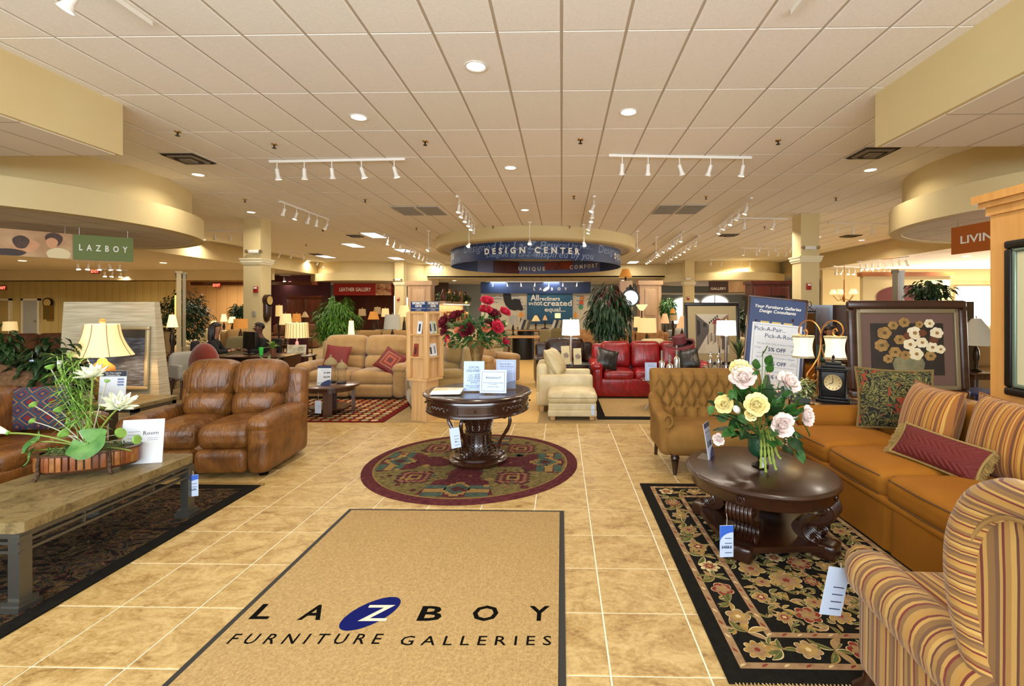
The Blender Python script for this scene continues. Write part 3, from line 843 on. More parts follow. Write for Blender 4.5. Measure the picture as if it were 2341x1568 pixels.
for k in range(4):
    a = -.3 + k * pi / 2
    sp = [(.20, .52 + 0), ]
    pr = spiral((.31, 0, .515), .012, .045, pi * .5, -1.1, 14) + [(p.x, p.y, p.z) for p in bez((.37, 0, .50), (.40, 0, .36), (.22, 0, .27), (.245, 0, .16), 10)] + [(p.x, p.y, p.z) for p in bez((.245, 0, .16), (.25, 0, .1), (.30, 0, .085), (.31, 0, .125), 8)] + spiral((.29, 0, .125), .02, .006, 0, 1, 8)
    pr2 = bez((.31, 0, .56), (.38, 0, .56), (.375, 0, .5), (.37, 0, .48), 4)
    rr = [.011] * len(pr); n0 = 15
    for i in range(len(pr)):
        z = pr[i][2]
        if n0 <= i < n0 + 11: rr[i] = .016 + .006 * sin((i - n0) * 1.3) ** 2
    MB().tube([(x * cos(a), x * sin(a), z) for x, y, z in pr], rr, 8).build('scroll_bracket', M_espresso, pt)
ttz = .777 + .0125
price_tag('blue-white price tag hanging from the round pedestal table', (F(1040, 945, .6).x + .0, PTY - .44, .565), .095, .2, .09, .3, blue=False, lines=4, tilt=-.12, price='$')
def on_table(u, Y, z): return (A(u, 800, Y).x, Y, z)
LINE = mat('print_line', '8A94B4', .6)
display_card('local delivery card standing on the pedestal table', on_table(1083, 4.98, ttz), .05, .215, .31, texts=[('LOCAL\nDELIVERY', .036, 0, .075, M_navy, {}), ('1 Item   $49.95\n2 Items  $69.95\n3 Items  $129.95\nA Room or more\n$199.95', .02, 0, .15, M_navy, {}), ('White Glove Treatment\nis what we do!', .018, 0, .26, M_navy, {})], border=False, m=mat('card_blue', 'A8BCDC', .4))
display_card('small attention notice card in front on the pedestal table', on_table(1127, 4.86, ttz), -.05, .275, .235, texts=[('Attention!!', .036, 0, .09, M_navy, {}), ('We do have some delivery available\nif you need it', .0145, 0, .135, M_navy, {}), ('please ask for details', .014, 0, .175, M_navy, {})], m=mat('card_white', 'B8C6DC', .4))
display_card('pick-a-pair price card at the right on the pedestal table', on_table(1156, 5.14, ttz), -.05, .215, .31, texts=[('Pick-A-Pair...\n  Pick-A-Room', .028, 0, .055, M_navy, {})], rules=[(-.07, .07, .1 + .022 * k, .004) for k in range(7)], corner=mat('swoosh_grey', '6E7488', .5), m=mat('card_lilac', '9CAACC', .4))
bs = thing('brochure_stack', 'fanned stack of white brochures on the pedestal table', 'brochures', (A(1022, 800, 4.86).x, 4.86, ttz), .1)
for k in range(9):
    b = MB(); b.box(-.15, .15, -.09, .09, k * .0045, k * .0045 + .0035)
    b.build('brochure', mat('brochure', 'EDEAE0', .45) if k < 8 else mat('brochure_top', 'D8C48A', .4, var=(9, 'F0EEE6', .9)), bs, smooth=False, loc=(k * .003 - .01, 0, 0), rot=(0, 0, .06 * sin(k * 2.1)))
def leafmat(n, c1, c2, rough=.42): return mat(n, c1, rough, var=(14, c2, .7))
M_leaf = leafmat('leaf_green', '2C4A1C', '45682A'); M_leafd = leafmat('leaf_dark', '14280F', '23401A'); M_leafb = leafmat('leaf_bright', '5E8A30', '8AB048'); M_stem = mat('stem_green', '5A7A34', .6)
def petal_ring(b, M, n, r, L, W, tilt, cup, jitter, rnd, z=0):
    for k in range(n):
        a = 2 * pi * k / n + rnd.uniform(-jitter, jitter); tl = tilt + rnd.uniform(-.12, .12)
        R = M @ Matrix.Rotation(a, 4, 'Z') @ Matrix.Translation((r, 0, z)) @ Matrix.Rotation(-tl, 4, 'Y')
        def fn(u, v):
            y = (u - .5) * 2; wv = W / 2 * (sin(pi * (.12 + .86 * v) * .62) ** .8 if True else 1) * (1 if v < .7 else sqrt(max(0, 1 - ((v - .7) / .3) ** 2) * .75 + .25))
            return tuple(R @ Vector((v * L, y * wv, cup * L * (y * y * .35 + v * v * .6) + .03 * L * sin(5 * y + k))))
        b.grid(fn, 4, 4)
def rose(parent, p, d, r, m, m2=None, seed=0, rings=4, name='rose'):
    rnd = random.Random(seed); b = MB(); M = frame_at(p, d, rnd.uniform(0, 6))
    for k in range(rings):
        f = k / max(1, rings - 1); n = (8, 7, 6, 5, 4)[min(k, 4)]
        petal_ring(b, M, n, r * .08, r * (1.0 - .5 * f), r * (.95 - .4 * f), .25 + 1.05 * f, .35 + .35 * f, .25, rnd, z=r * .1 * f)
    o = b.build(name, m, parent, angle=180)
    if m2: MB().sphere(0, 0, 0, r * .16, n=8, m=6).build('flower_center', m2, o, loc=tuple(M @ Vector((0, 0, r * .22))))
    return o
def stemtube(parent, p0, p1, bow, r=.004, m=None, name='stem'):
    p0, p1 = Vector(p0), Vector(p1); mid = (p0 + p1) / 2 + Vector(bow)
    return MB().tube(bez(p0, p0 + (mid - p0) * .7, mid + (p1 - mid) * .3, p1, 8), r, 6).build(name, m or M_stem, parent)
def broad(b, base, d, L, W, rnd):
    """broad leaf, 3x5 grid with fold"""
    M = frame_at(base, d, rnd.uniform(-1.2, 1.2)); dr = rnd.uniform(.05, .35)
    def fn(u, v):
        y = 2 * u - 1; wv = W / 2 * max(.02, sin(pi * min(1, (.06 + .94 * v)) ** .8)) ** .75
        return tuple(M @ Vector((y * wv, -dr * L * v * v + .12 * W * abs(y) + .02 * L * sin(9 * v), v * L)))
    b.grid(fn, 4, 6)
vx, vy = A(1090, 800, 5.42).x, 5.42
pv = thing('peony_vase', 'tall bronze trumpet vase with red peonies and green foliage', 'vase', (vx, vy, ttz))
MB().lathe([(.001, 0), (.075, 0), (.08, .012), (.055, .03), (.038, .07), (.042, .16), (.062, .3), (.088, .43), (.108, .495), (.104, .495), (.08, .42), (.03, .1)], 28).build('vase', mat('bronze_glaze', '9A7A48', .32, .55, var=(9, '6A5230', .8), bump=(20, .5, .01)), pv)
Mred = mat('peony_red', 'B0182A', .6, var=(20, 'D0304A', .6)); Mburg = mat('peony_burgundy', '4E0A14', .6, var=(20, '7A1422', .6)); Mcoral = mat('coral_lily', 'C0603A', .6, var=(20, 'D88860', .6))
rnd = random.Random(11)
def P2(u, v, dY=0):
    q = A(u, v, vy + dY); return Vector((q.x - vx, q.y - vy, q.z - ttz))
top = Vector((0, 0, .46))
for k, (u, v, r, m, dy) in enumerate(((1113, 692, .055, Mred, -.1), (1110, 712, .055, Mred, -.05), (1127, 722, .06, Mburg, 0), (1118, 745, .055, Mburg, .05), (1133, 735, .04, Mred, .05), (1152, 716, .05, Mred, .02), (1042, 728, .065, Mburg, 0), (1055, 722, .05, Mburg, .08), (1018, 738, .06, Mburg, -.05), (1022, 755, .06, Mburg, .05), (1029, 775, .05, Mred, .05), (1070, 757, .065, Mburg, -.12), (1135, 750, .055, Mred, -.12), (1153, 780, .04, Mred, 0), (1110, 752, .04, Mcoral, -.12), (1032, 785, .045, Mcoral, -.05), (1047, 757, .035, Mcoral, -.1))):
    p = P2(u, v, dy); d = (p - Vector((0, 0, .5))).normalized() + Vector((0, -.6, .1))
    rose(pv, p, d, r * 1.45, m, seed=k, rings=5 if m is not Mcoral else 3, name='peony' if m is not Mcoral else 'lily')
    stemtube(pv, top - Vector((0, 0, .1)), p - d * .02, (0, 0, .05))
b = MB()
for k in range(230):
    a = rnd.uniform(0, 2 * pi); el = rnd.uniform(-.6, 1.1); R = rnd.uniform(.1, .34)
    p = Vector((cos(a) * cos(el) * R * 1.1, sin(a) * cos(el) * R * .7, .56 + sin(el) * R * .75)); d = (p - Vector((0, 0, .5))).normalized() + Vector((0, 0, -.25)) + Vector((rnd.uniform(-.5, .5), rnd.uniform(-.5, .5), rnd.uniform(-.3, .4)))
    for q in range(3): broad(b, p, (d + Vector((rnd.uniform(-.6, .6), rnd.uniform(-.6, .6), rnd.uniform(-.4, .4)))).normalized(), rnd.uniform(.05, .085), rnd.uniform(.02, .035), rnd)
b.build('foliage', leafmat('peony_leaf', '223E1A', '406028'), pv, angle=180)
for k, (u, v) in enumerate(((1066, 692), (1037, 758), (1158, 740))):
    p = P2(u, v); MB().sphere(p.x, p.y, p.z, .018, n=10, m=8).build('seed_pod', mat('pod_pale', 'B8B070', .6), pv); stemtube(pv, top, p, (0, 0, .03), .003)
for k, (u, v) in enumerate(((1035, 795), (1060, 792), (1118, 790))):   # drooping leaves
    b = MB(); p = P2(u, v, -.1); broad(b, top + (p - top) * .55 + Vector((0, 0, .05)), (p - top) + Vector((0, 0, -.1)), .16, .03, rnd); b.build('drooping_leaf', M_leaf, pv, angle=180)
OTX, OTY = A(1733, 1065, 3.55).x, 3.52
ot = thing('oval_coffee_table', 'dark cherry oval coffee table with scroll legs and platform', 'coffee table', (OTX, OTY, .013))
def oval(b, prof, n=72): return b.lathe(prof, n, sx=.515, sy=.56)
oval(MB(), [(.001, .478), (.955, .478), (.985, .472), (1.0, .46), (.995, .448), (.97, .44), (.95, .437)]).build('table_top', M_cherry, ot)
oval(MB(), [(.95, .44), (.94, .43), (.94, .375), (.925, .362), (.9, .36), (.001, .36)]).build('apron', M_cherry, ot)
for k, a in enumerate((radians(-128), radians(-45), radians(52), radians(135))):
    b = MB()
    ca, sa = cos(a), sin(a)
    prof = bez((.40, 0, .40), (.56, 0, .36), (.50, 0, .22), (.36, 0, .21), 12) + bez((.36, 0, .21), (.28, 0, .20), (.30, 0, .11), (.38, 0, .095), 8)[1:]
    prof2 = [Vector((p.x - .05, 0, p.z)) for p in prof]
    wd = .075
    outer = []
    for t in (-1, 1):
        for p in prof: outer.append((p.x, t * wd, p.z))
        for p in prof2: outer.append((p.x - .02, t * wd, p.z))
    n = len(prof); fs = []
    for i in range(n - 1):
        fs += [(i, i + 1, 2 * n + i + 1, 2 * n + i), (n + i + 1, n + i, 3 * n + i, 3 * n + i + 1), (i + 1, i, n + i, n + i + 1), (2 * n + i, 2 * n + i + 1, 3 * n + i + 1, 3 * n + i)]
    b.add([(x * ca - y * sa, (x * sa + y * ca) * 1.05, z) for x, y, z in outer], fs)
    leg = b.build('scroll_leg', M_cherry, ot)
    b = MB()
    for j in range(7):
        y = -wd + wd * 2 * j / 6
        b.tube([((p.x + .004) * ca - y * sa, ((p.x + .004) * sa + y * ca) * 1.05, p.z) for p in prof], .0085, 6)
    b.build('fluting', M_cherry, leg)
    for s in (-1, 1):
        for (cx, cz, r0) in ((.42, .32, .05), (.39, .125, .036)):
            pts = spiral((cx, s * (wd + .003), cz), r0, .006, .3, 1.9, 22); MB().tube([(x * ca - y * sa, (x * sa + y * ca) * 1.05, z) for x, y, z in pts], .008, 6).build('scroll_carving', M_cherry, leg)
    b = MB(); b.rbox(0, 0, 0, .13, .16, .1, .02, 4); b.build('block_foot', M_cherry, ot, loc=(.44 * ca, .44 * sa * 1.05, .05), rot=(0, 0, a))
    pts = spiral((0, 0, 0), .03, .005, 0, 2, 20); bb = MB(); bb.tube([(.948 * .515 * ca - (x) * sa, .948 * .56 * sa + x * ca, .405 + z) for x, y, z in pts], .004, 5); bb.build('rosette', M_cherry, ot)
pl = []
for k, a in enumerate((radians(-128), radians(-45), radians(52), radians(135))):
    pl.append((.47 * cos(a - .12), .49 * sin(a - .12))); pl.append((.47 * cos(a + .12), .49 * sin(a + .12)))
    a2 = (radians(-45), radians(52), radians(135), radians(232))[k]
    for t in (.25, .5, .75):
        am = a + (a2 - a) * t; r = .47 - .09 * sin(pi * t); pl.append((r * cos(am), r * sin(am) * 1.05))
MB().prism(pl, .055, .095).build('platform', M_cherry, ot, smooth=False)
price_tag('blue price tag hanging under the oval coffee table', (A(1661, 1120, 3.03).x, 3.03, .36), .088, .2, .075, .08, lines=4, price='$458.0')
display_card('narrow price card standing on the oval coffee table', (A(1628, 1000, 3.72).x, 3.74, .492), 1.02, .15, .27, tilt=-.16, border=False, header=(.14, mat('header_navy', '2A2E50', .5)), corner=mat('corner_navy', '3A3A62', .5), texts=[('3 Piece Table Set', .018, 0, .075, M_navy, {}), ('$188', .055, 0, .18, M_ink, {'bold': .002})], rules=[(-.05, .05, .1 + .013 * k, .003) for k in range(4)], m=mat('card_pale', 'BCC2D0', .4))
gx, gy, gz = A(1738, 1060, 3.55).x, 3.55, .4915
gv = thing('rose_arrangement', 'white and yellow rose arrangement in a green glass goblet', 'flower vase', (gx, gy, gz))
MB().lathe([(.001, 0), (.055, 0), (.06, .008), (.045, .02), (.015, .04), (.018, .06), (.05, .075)], 24).build('foot', mat('dark_resin', '1E1410', .3), gv)
MB().lathe([(.012, .065), (.05, .075), (.078, .1), (.086, .15), (.085, .215), (.08, .216), (.078, .15), (.045, .09)], 32).build('glass_bowl', mat('green_glass', '1E4A30', .12, trans=.25, bump=(45, .6, .01)), gv)
def P3(u, v, dY=0):
    q = A(u, v, gy + dY); return Vector((q.x - gx, q.y - gy, q.z - gz))
Mwr = mat('rose_white', 'F0E4DC', .55, var=(10, 'E6CFC6', .5)); Myr = mat('rose_yellow', 'E8D488', .55, var=(10, 'F0E4AC', .6)); Mst = mat('stamen', 'C88A3A', .7)
rnd = random.Random(5); T = Vector((0, 0, .2))
for k, (u, v, r, m, dy, c, nm) in enumerate(((1697, 868, .095, Mwr, -.05, 1, 'rose'), (1692, 848, .08, Myr, 0, 0, 'rose'), (1782, 970, .09, Mwr, -.2, 1, 'rose'), (1728, 927, .085, Myr, -.18, 1, 'rose'), (1800, 878, .085, Mwr, 0, 0, 'rose'), (1835, 950, .08, Mwr, -.02, 0, 'rose'), (1657, 925, .07, Myr, -.05, 0, 'rose'), (1644, 1003, .045, Mwr, -.12, 0, 'rose'), (1716, 948, .045, Myr, -.2, 0, 'rose'))):
    p = P3(u, v, dy); d = (p - Vector((0, .1, .28))).normalized() + Vector((0, -.9, .1))
    rose(gv, p, d, r, m, Mst if c else None, seed=20 + k, rings=4, name=nm); stemtube(gv, T, p - d * .03, (0, 0, .04))
for k, (u, v, r, dy) in enumerate(((1684, 936, .032, -.1), (1786, 862, .04, .02), (1815, 948, .034, -.05), (1720, 955, .02, -.2))):
    p = P3(u, v, dy); d = (p - T).normalized()
    b = MB(); M = frame_at(p, d); b.lathe([(.001, -r), (r * .6, -r * .7), (r * .85, 0), (r * .6, r * .8), (r * .1, r * 1.25)], 10); b.v = [tuple(M @ Vector(q)) for q in b.v]; b.build('bud', Mwr, gv); stemtube(gv, T, p - d * r, (0, 0, .02))
M_rl = leafmat('rose_leaf', '234A1C', '3E6A2C', .3)
for k in range(115):
    a = rnd.uniform(0, 2 * pi); el = rnd.uniform(-.5, 1.1); R = rnd.uniform(.12, .31)
    p = Vector((cos(a) * cos(el) * R, sin(a) * cos(el) * R * .8, .32 + sin(el) * R)); d = (p - T).normalized() + Vector((rnd.uniform(-.5, .5), rnd.uniform(-.7, .2), rnd.uniform(-.7, .3)))
    b = MB(); broad(b, p, d, rnd.uniform(.08, .14), rnd.uniform(.055, .085), rnd); b.build('leaf', M_rl if k % 3 else M_leafd, gv, angle=180)
for k, (u, v, L) in enumerate(((1744, 802, .09), (1752, 822, .1), (1728, 832, .1), (1755, 840, .09), (1727, 852, .08), (1675, 880, .08), (1672, 905, .08), (1627, 940, .08), (1680, 980, .09), (1690, 960, .09), (1833, 980, .1), (1812, 1000, .1), (1790, 1010, .09), (1826, 1042, .1), (1815, 1035, .07), (1700, 985, .09), (1725, 990, .1), (1745, 995, .1))):
    p = P3(u, v, -.08); b = MB(); broad(b, p - Vector((0, 0, L * .4)) if v < 900 else p + Vector((0, 0, .04)), Vector((rnd.uniform(-.4, .4), -.5, .8 if v < 860 else -.5)), L, L * .62, rnd); b.build('leaf', M_rl, gv, angle=180)
    stemtube(gv, T + Vector((0, 0, .05)), p, (0, 0, .05), .0025)
for k in range(5):    # trailing amaranthus tassels
    x0 = -.03 + k * .018; L = (.27, .3, .24, .28, .2)[k]
    pts = bez((x0, -.06, .28), (x0 * 1.2, -.13, .24), (x0 * 1.4, -.11, .1), (x0 * 2 + .01, -.13, .28 - L + .015), 14)
    MB().tube(pts, [.009 + .003 * sin(i * 2.4) for i in range(len(pts))], 7).build('tassel', mat('amaranth', '8A9A3E', .7, bump=(90, .8, .01)), gv)
for (u, v) in ((1757, 852), (1812, 990), (1808, 1005), (1795, 1012), (1775, 885), (1752, 917), (1795, 1018)):
    b = MB()
    for q in range(7): p = P3(u, v, -.12) + Vector((rnd.uniform(-.03, .03), rnd.uniform(-.03, .03), rnd.uniform(-.03, .03))); b.sphere(p.x, p.y, p.z, .006, n=6, m=5)
    b.build('berry_sprig', mat('berry', 'D8A898', .4), gv)
MB().box(-.035, -.005, -.075, -.073, .01, .085).build('label_slip', M_paper, gv, smooth=False, rot=(0, .06, 0))
sx0, sx1, sy0, sy1, sz = -3.72, -2.935, F(35, 1192, .49).y - .02, F(437, 1037, .49).y, .49
st = thing('stone_coffee_table', 'stone top coffee table with dark iron frame at left', 'coffee table', ((sx0 + sx1) / 2, (sy0 + sy1) / 2, .013))
hw, hd = (sx1 - sx0) / 2, (sy1 - sy0) / 2; T_ = sz - .013
def stone_mat(name, cols):
    m = bpy.data.materials.new(name); t = NT(m); v = t.coord()
    f = t.noise(t.scale(v, (1.6, 1, 1)), 6, 7, .68, 1.4); n2 = t.noise(v, 40, 4, .7)
    t.link(t.ramp(t.math('ADD', t.math('MULTIPLY', f, .7), t.math('MULTIPLY', n2, .3)), cols), t.b.inputs['Base Color'])
    t.b.inputs['Roughness'].default_value = .38; t.bump(n2, .08, .003); return m
M_stone = stone_mat('brown_marble', [(.34, '42341C'), (.46, '6A5836'), (.56, '827048'), (.68, '564628')])
b = MB(); ch = .025; zz0, zz1 = T_ - .06, T_
b.prism([(-hw + ch, -hd), (hw - ch, -hd), (hw, -hd + ch), (hw, hd - ch), (hw - ch, hd), (-hw + ch, hd), (-hw, hd - ch), (-hw, -hd + ch)], zz0, zz1); b.build('stone_top', M_stone, st, smooth=False)
MB().box(-hw + .01, hw - .01, -hd + .01, hd - .01, zz0 - .03, zz0).build('upper_rail', M_iron, st, smooth=False)
b = MB()
for zc in (zz0 - .055, zz0 - .105):
    for s in (-1, 1):
        b.box(-hw, hw, s * (hd - .02) - .012, s * (hd - .02) + .012, zc - .008, zc + .008); b.box(s * (hw - .02) - .012, s * (hw - .02) + .012, -hd, hd, zc - .008, zc + .008)
b.build('frame_rail', M_iron, st, smooth=False)
for x in (-1, 1):
    for y in (-1, 1):
        b = MB(); cx, cy = x * (hw - .035), y * (hd - .035); b.box(cx - .032, cx + .032, cy - .032, cy + .032, .05, zz0 - .02)
        b.box(cx - .05, cx + .05, cy - .05, cy + .05, .028, .055); b.box(cx - .06, cx + .06, cy - .06, cy + .06, 0, .028); b.build('leg', M_iron, st, smooth=False)
for y in (-.25, .25):
    MB().box(hw - .026, hw - .014, y - .006, y + .006, zz0 - .105, zz0 - .03).build('spindle', M_iron, st, smooth=False)
price_tag('blue price tag hanging from the stone coffee table', (sx1 + .004, A(436, 1100, 3.75).y - .02, .36), .075, .17, .03, .35, lines=3, price='$239')
display_card('white room sign card standing on the stone table', (F(323, 1060, sz).x, F(323, 1060, sz).y, sz + .001), .25, .27, .325, tilt=-.12, border=False, texts=[('Room', .042, .05, .115, M_ink, {}), ('5%', .03, -.02, .15, M_ink, {}), ('1', .03, -.03, .24, M_ink, {})], rules=[(-.1, -.02, .09 + .025 * k, .003) for k in range(8)] + [(.03, .1, .14 + .014 * k, .0025) for k in range(2)])
lc = F(178, 1085, sz)
lp = thing('lotus_planter', 'oval bamboo-slat planter with white lotus flowers and pods', 'planter', (lc.x + .02, lc.y + .06, sz), radians(28))
px_, py_ = .285, .145
def sup(a, sx=px_, sy=py_): return (sx * cos(a), sy * sin(a))
MB().lathe([(.001, .035), (.93, .035), (1.0, .05), (1.0, .06)], 48, sx=px_, sy=py_).build('tray', M_walnut, lp)
MB().lathe([(.93, .04), (.955, .155), (.9, .155)], 48, sx=px_, sy=py_).build('liner', M_walnut, lp)
MB().lathe([(.95, .15), (1.05, .155), (1.05, .165), (.9, .165)], 48, sx=px_, sy=py_).build('rim', M_walnut, lp)
Mbam = [mat('bamboo_%d' % k, c, .35, var=(12, c2, .6)) for k, (c, c2) in enumerate((('8A4C1A', '6A3410'), ('743C14', '562A0C'), ('A0642C', '7A4418'), ('6A3616', '94642E')))]
bm_me = None
for k in range(44):
    a = 2 * pi * k / 44; x, y = sup(a, px_ * .98, py_ * .98); nx, ny = cos(a) / px_, sin(a) / py_
    b = MB(); b.rbox(0, 0, 0, .031, .014, .1, .005, 2); b.build('bamboo_slat', Mbam[(k * 7) % 4], lp, loc=(x, y, .103), rot=(0, 0, atan2(ny, nx) + pi / 2))
for a in (radians(-140), radians(-60), radians(35), radians(120)):
    x, y = sup(a, px_ * 1.03, py_ * 1.03)
    b = MB(); pts = [(x, y, .165), (x * 1.03, y * 1.03, .1), (x * 1.01, y * 1.01, .045), (x * 1.05, y * 1.05, .02), (x * 1.1, y * 1.1, .004)]
    b.tube(pts, [.01, .011, .012, .01, .013], 8); b.build('foot', mat('bronze_dark', '4A3420', .4, .6, bump=(60, .8, .01)), lp)
MB().lathe([(.001, .185), (.5, .178), (.93, .15)], 32, sx=px_, sy=py_).build('moss', mat('moss', '3A3014', .95, var=(30, '5A5A22', .7), bump=(40, 1, .03)), lp)
inv = (Matrix.Translation(lp.location) @ Matrix.Rotation(radians(28), 4, 'Z')).inverted()
def P4(u, v, Y=None): return inv @ A(u, v, Y if Y else lc.y + .06)
T4 = Vector((0, 0, .16))
def lotus(u, v, r, d, Y=None, openn=1.0, seed=0, name='lotus_flower'):
    rnd = random.Random(seed); p = P4(u, v, Y); M = frame_at(p, inv.to_3x3() @ Vector(d)); b = MB()
    for n, tl, L in ((10, .35, 1), (9, .7, .95), (7, 1.05, .8), (5, 1.3, .6)):
        for k in range(n):
            a = 2 * pi * k / n + rnd.uniform(-.2, .2); t2 = tl + rnd.uniform(-.1, .1); t2 = t2 * openn + (1 - openn) * 1.45
            R = M @ Matrix.Rotation(a, 4, 'Z') @ Matrix.Translation((r * .08, 0, 0)) @ Matrix.Rotation(-t2, 4, 'Y')
            def fn(uu, vv):
                y = 2 * uu - 1; wv = r * .17 * max(.01, sin(pi * (.1 + .9 * vv))) ** .8
                return tuple(R @ Vector((vv * r * L, y * wv, r * (.14 * vv * vv + .1 * y * y))))
            b.grid(fn, 2, 5)
    o = b.build(name, mat('lotus_white', 'F2F2E2', .5, var=(6, 'E6ECC8', .5)), lp, angle=180)
    MB().lathe([(.001, -r * .1), (r * .16, -r * .02), (r * .18, r * .1)], 10).build('calyx', M_leafb, o, loc=p, rot=basis(inv.to_3x3() @ Vector(d)).to_euler())
    stemtube(lp, T4, p, (0, 0, .06), .0065, mat('lotus_stem', '7A8C3A', .5)); return o
lotus(212, 862, .1, (.15, -.4, .9), seed=1); lotus(272, 932, .115, (.45, -.3, .8), seed=2, Y=lc.y - .02)
lotus(20, 990, .09, (-.8, -.2, .35), seed=3, openn=.25, name='lotus_bud'); lotus(135, 842, .06, (.3, -.2, .9), seed=4, openn=.15, name='lotus_bud')
def pod(u, v, r, m=None, Y=None):
    p = P4(u, v, Y); d = (p - T4).normalized()
    o = MB().lathe([(.001, -r * .9), (r * .5, -r * .6), (r, 0), (r * .95, r * .25), (r * .5, r * .32), (.001, r * .34)], 12).build('lotus_pod', m or mat('pod_green', '6E9A3C', .5, var=(12, '8AB450', .6)), lp, loc=p, rot=basis(d).to_euler())
    stemtube(lp, T4, p - d * r * .8, (0, 0, .05), .0035, mat('pod_stem', 'A8A890', .6))
for u, v, r in ((114, 838, .028), (76, 925, .026), (74, 962, .022), (158, 966, .022), (135, 935, .033), (170, 930, .032), (147, 990, .04), (245, 870, .018), (140, 870, .02), (275, 990, .04), (312, 1005, .034), (172, 962, .022)): pod(u, v, r)
def lotus_leaf(u, v, r, nrm, seed, Y=None):
    p = P4(u, v, Y); M = frame_at(p, inv.to_3x3() @ Vector(nrm), seed); b = MB()
    def fn(uu, vv):
        a = .22 + uu * (2 * pi - .44); rr = r * vv * (1 + .06 * sin(5 * a + seed)); return tuple(M @ Vector((rr * cos(a), rr * sin(a), .14 * r * vv * vv * sin(3 * a + seed) - .12 * r * (1 - vv))))
    b.grid(fn, 30, 5); b.build('lotus_leaf', leafmat('lotus_leaf', '3C6A30', '5E8A44', .45), lp, angle=180); stemtube(lp, T4, p, (0, 0, .04), .005, mat('lotus_stem', '7A8C3A', .5))
lotus_leaf(199, 1013, .115, (.1, -.75, .65), 2.6, lc.y - .1); lotus_leaf(65, 1045, .07, (-.6, -.6, .3), .6, lc.y - .02); lotus_leaf(72, 1010, .085, (-.5, -.7, .5), 1.6)
for k in range(4): stemtube(lp, T4, P4(*((50, 1035), (78, 1058), (300, 1030), (120, 1035))[k]), (0, 0, .03), .005, mat('lotus_stem', '7A8C3A', .5), 'vine')
rnd = random.Random(9); b = MB()
for s in range(9):
    q0 = T4 + Vector((rnd.uniform(-.1, .1), rnd.uniform(-.03, .03), 0)); q1 = P4(rnd.uniform(130, 190), rnd.uniform(800, 880)) + Vector((0, rnd.uniform(-.08, .08), 0))
    b.tube(bez(q0, q0 + Vector((0, 0, .15)), q1 - Vector((0, 0, .1)), q1, 6), .003, 5)
    for k in range(24):
        t = .3 + .7 * k / 23; q = q0 + (q1 - q0) * t; a = rnd.uniform(0, 6.3); b.leaf(q, (cos(a), sin(a), rnd.uniform(.1, .8)), (0, 0, 1), rnd.uniform(.08, .15), .017, .2, .5)
b.build('grass_leaves', M_leafb, lp, angle=180)
b = MB()
for k in range(160):
    a, r = rnd.uniform(0, 6.3), rnd.random() ** .5 * .8; b.leaf((px_ * r * cos(a), py_ * r * sin(a), .165), (rnd.uniform(-1, 1), rnd.uniform(-1, 1), rnd.uniform(.3, 1)), (0, 0, 1), rnd.uniform(.03, .06), .008)
b.build('moss_sprigs', M_leaf, lp, angle=180)
M_saddle = leather('saddle_leather', '523010', '825222', .36, .5)
M_pipe = mat('saddle_piping', '7E4E24', .4)
def recliner(name, label, loc, rz, w, n, m, d=1.0, zt=1.06, aw=.2, cat='loveseat', lean=.16, pipe=None, arm_z=.62, wob=0):
    t = thing(name, label, cat, loc, rz); iw = w - 2 * aw; cw = iw / n; rnd = random.Random(int(loc[0] * 100))
    MB().rbox(0, .04, .19, w - .1, d - .16, .28, .05, 5).build('base', m, t)
    MB().rbox(0, d / 2 - .12, zt * .5, w - .06, .2, zt - .2, .07, 6, fn=lambda P: [P[0], P[1] + (P[2] + .3) * lean * .5, P[2]]).build('back_shell', m, t)
    for k in range(n):
        x = -iw / 2 + cw * (k + .5)
        MB().rbox(x, -d / 2 + .09, .165, cw - .012, .17, .23, .06, 7, .03, 1).build('footrest', m, t, rot=(0, 0, 0))
        MB().rbox(x, -.1, .385, cw - .006, d * .72, .24, .09, 9, .035, 2).build('seat_cushion', m, t)
        lo = MB().rbox(0, 0, 0, cw - .008, .26, .3, .1, 9, .05, 1, True, fn=lambda P: [P[0], P[1], P[2] + .02 * cos(P[0] / cw * pi)]).build('lumbar_cushion', m, t, loc=(x, d * .2, .6), rot=(-lean, 0, 0))
        s = .03
        up = MB().rbox(0, 0, 0, cw + s, .3, .4, .12, 9, .05, 1, True, fn=lambda P: [P[0], P[1], P[2] - .035 * cos(P[0] / cw * pi) * (1 if P[2] < 0 else -.6)]).build('headrest_cushion', m, t, loc=(x, d * .28, zt - .2), rot=(-lean * 1.3, 0, 0))
        if pipe:
            pts = [(cw * .5 * cos(a) * (1 if abs(cos(a)) < .7 else 1), -.17, 0) for a in (0,)]
            b = MB()
            for xx in (-cw * .28, 0, cw * .28): b.tube([(xx + .012 * sin(3 * xx + q), -.2 + .05 * abs(q - .0) ** 2 * 4, q) for q in [-.16 + .32 * i / 6 for i in range(7)]], .0025, 5)
            b.build('seam', pipe, up)
    for s in (-1, 1):
        x = s * (w / 2 - aw / 2)
        MB().rbox(x, -.04, .3, aw, d * .9, .52, .07, 7, .03, 0, True).build('arm', m, t)
        a = MB().rbox(x, -.07, arm_z - .06, aw + .05, d * .86, .17, .085, 7, .02, 2).build('arm_pad', m, t)
    return t
xl, xr = A(272, 1000, 4.55).x, A(600, 1000, 4.55).x
ls = recliner('reclining_loveseat', 'saddle brown leather reclining loveseat facing the entrance', ((xl + xr) / 2, 5.0, 0), radians(4), xr - xl, 2, M_saddle, pipe=M_pipe, zt=1.07, arm_z=.57)
w_ = xr - xl
MB().rbox(w_ / 2 + .012, -.12, .36, .015, .05, .1, .007, 3).build('recline_latch', M_black, ls)
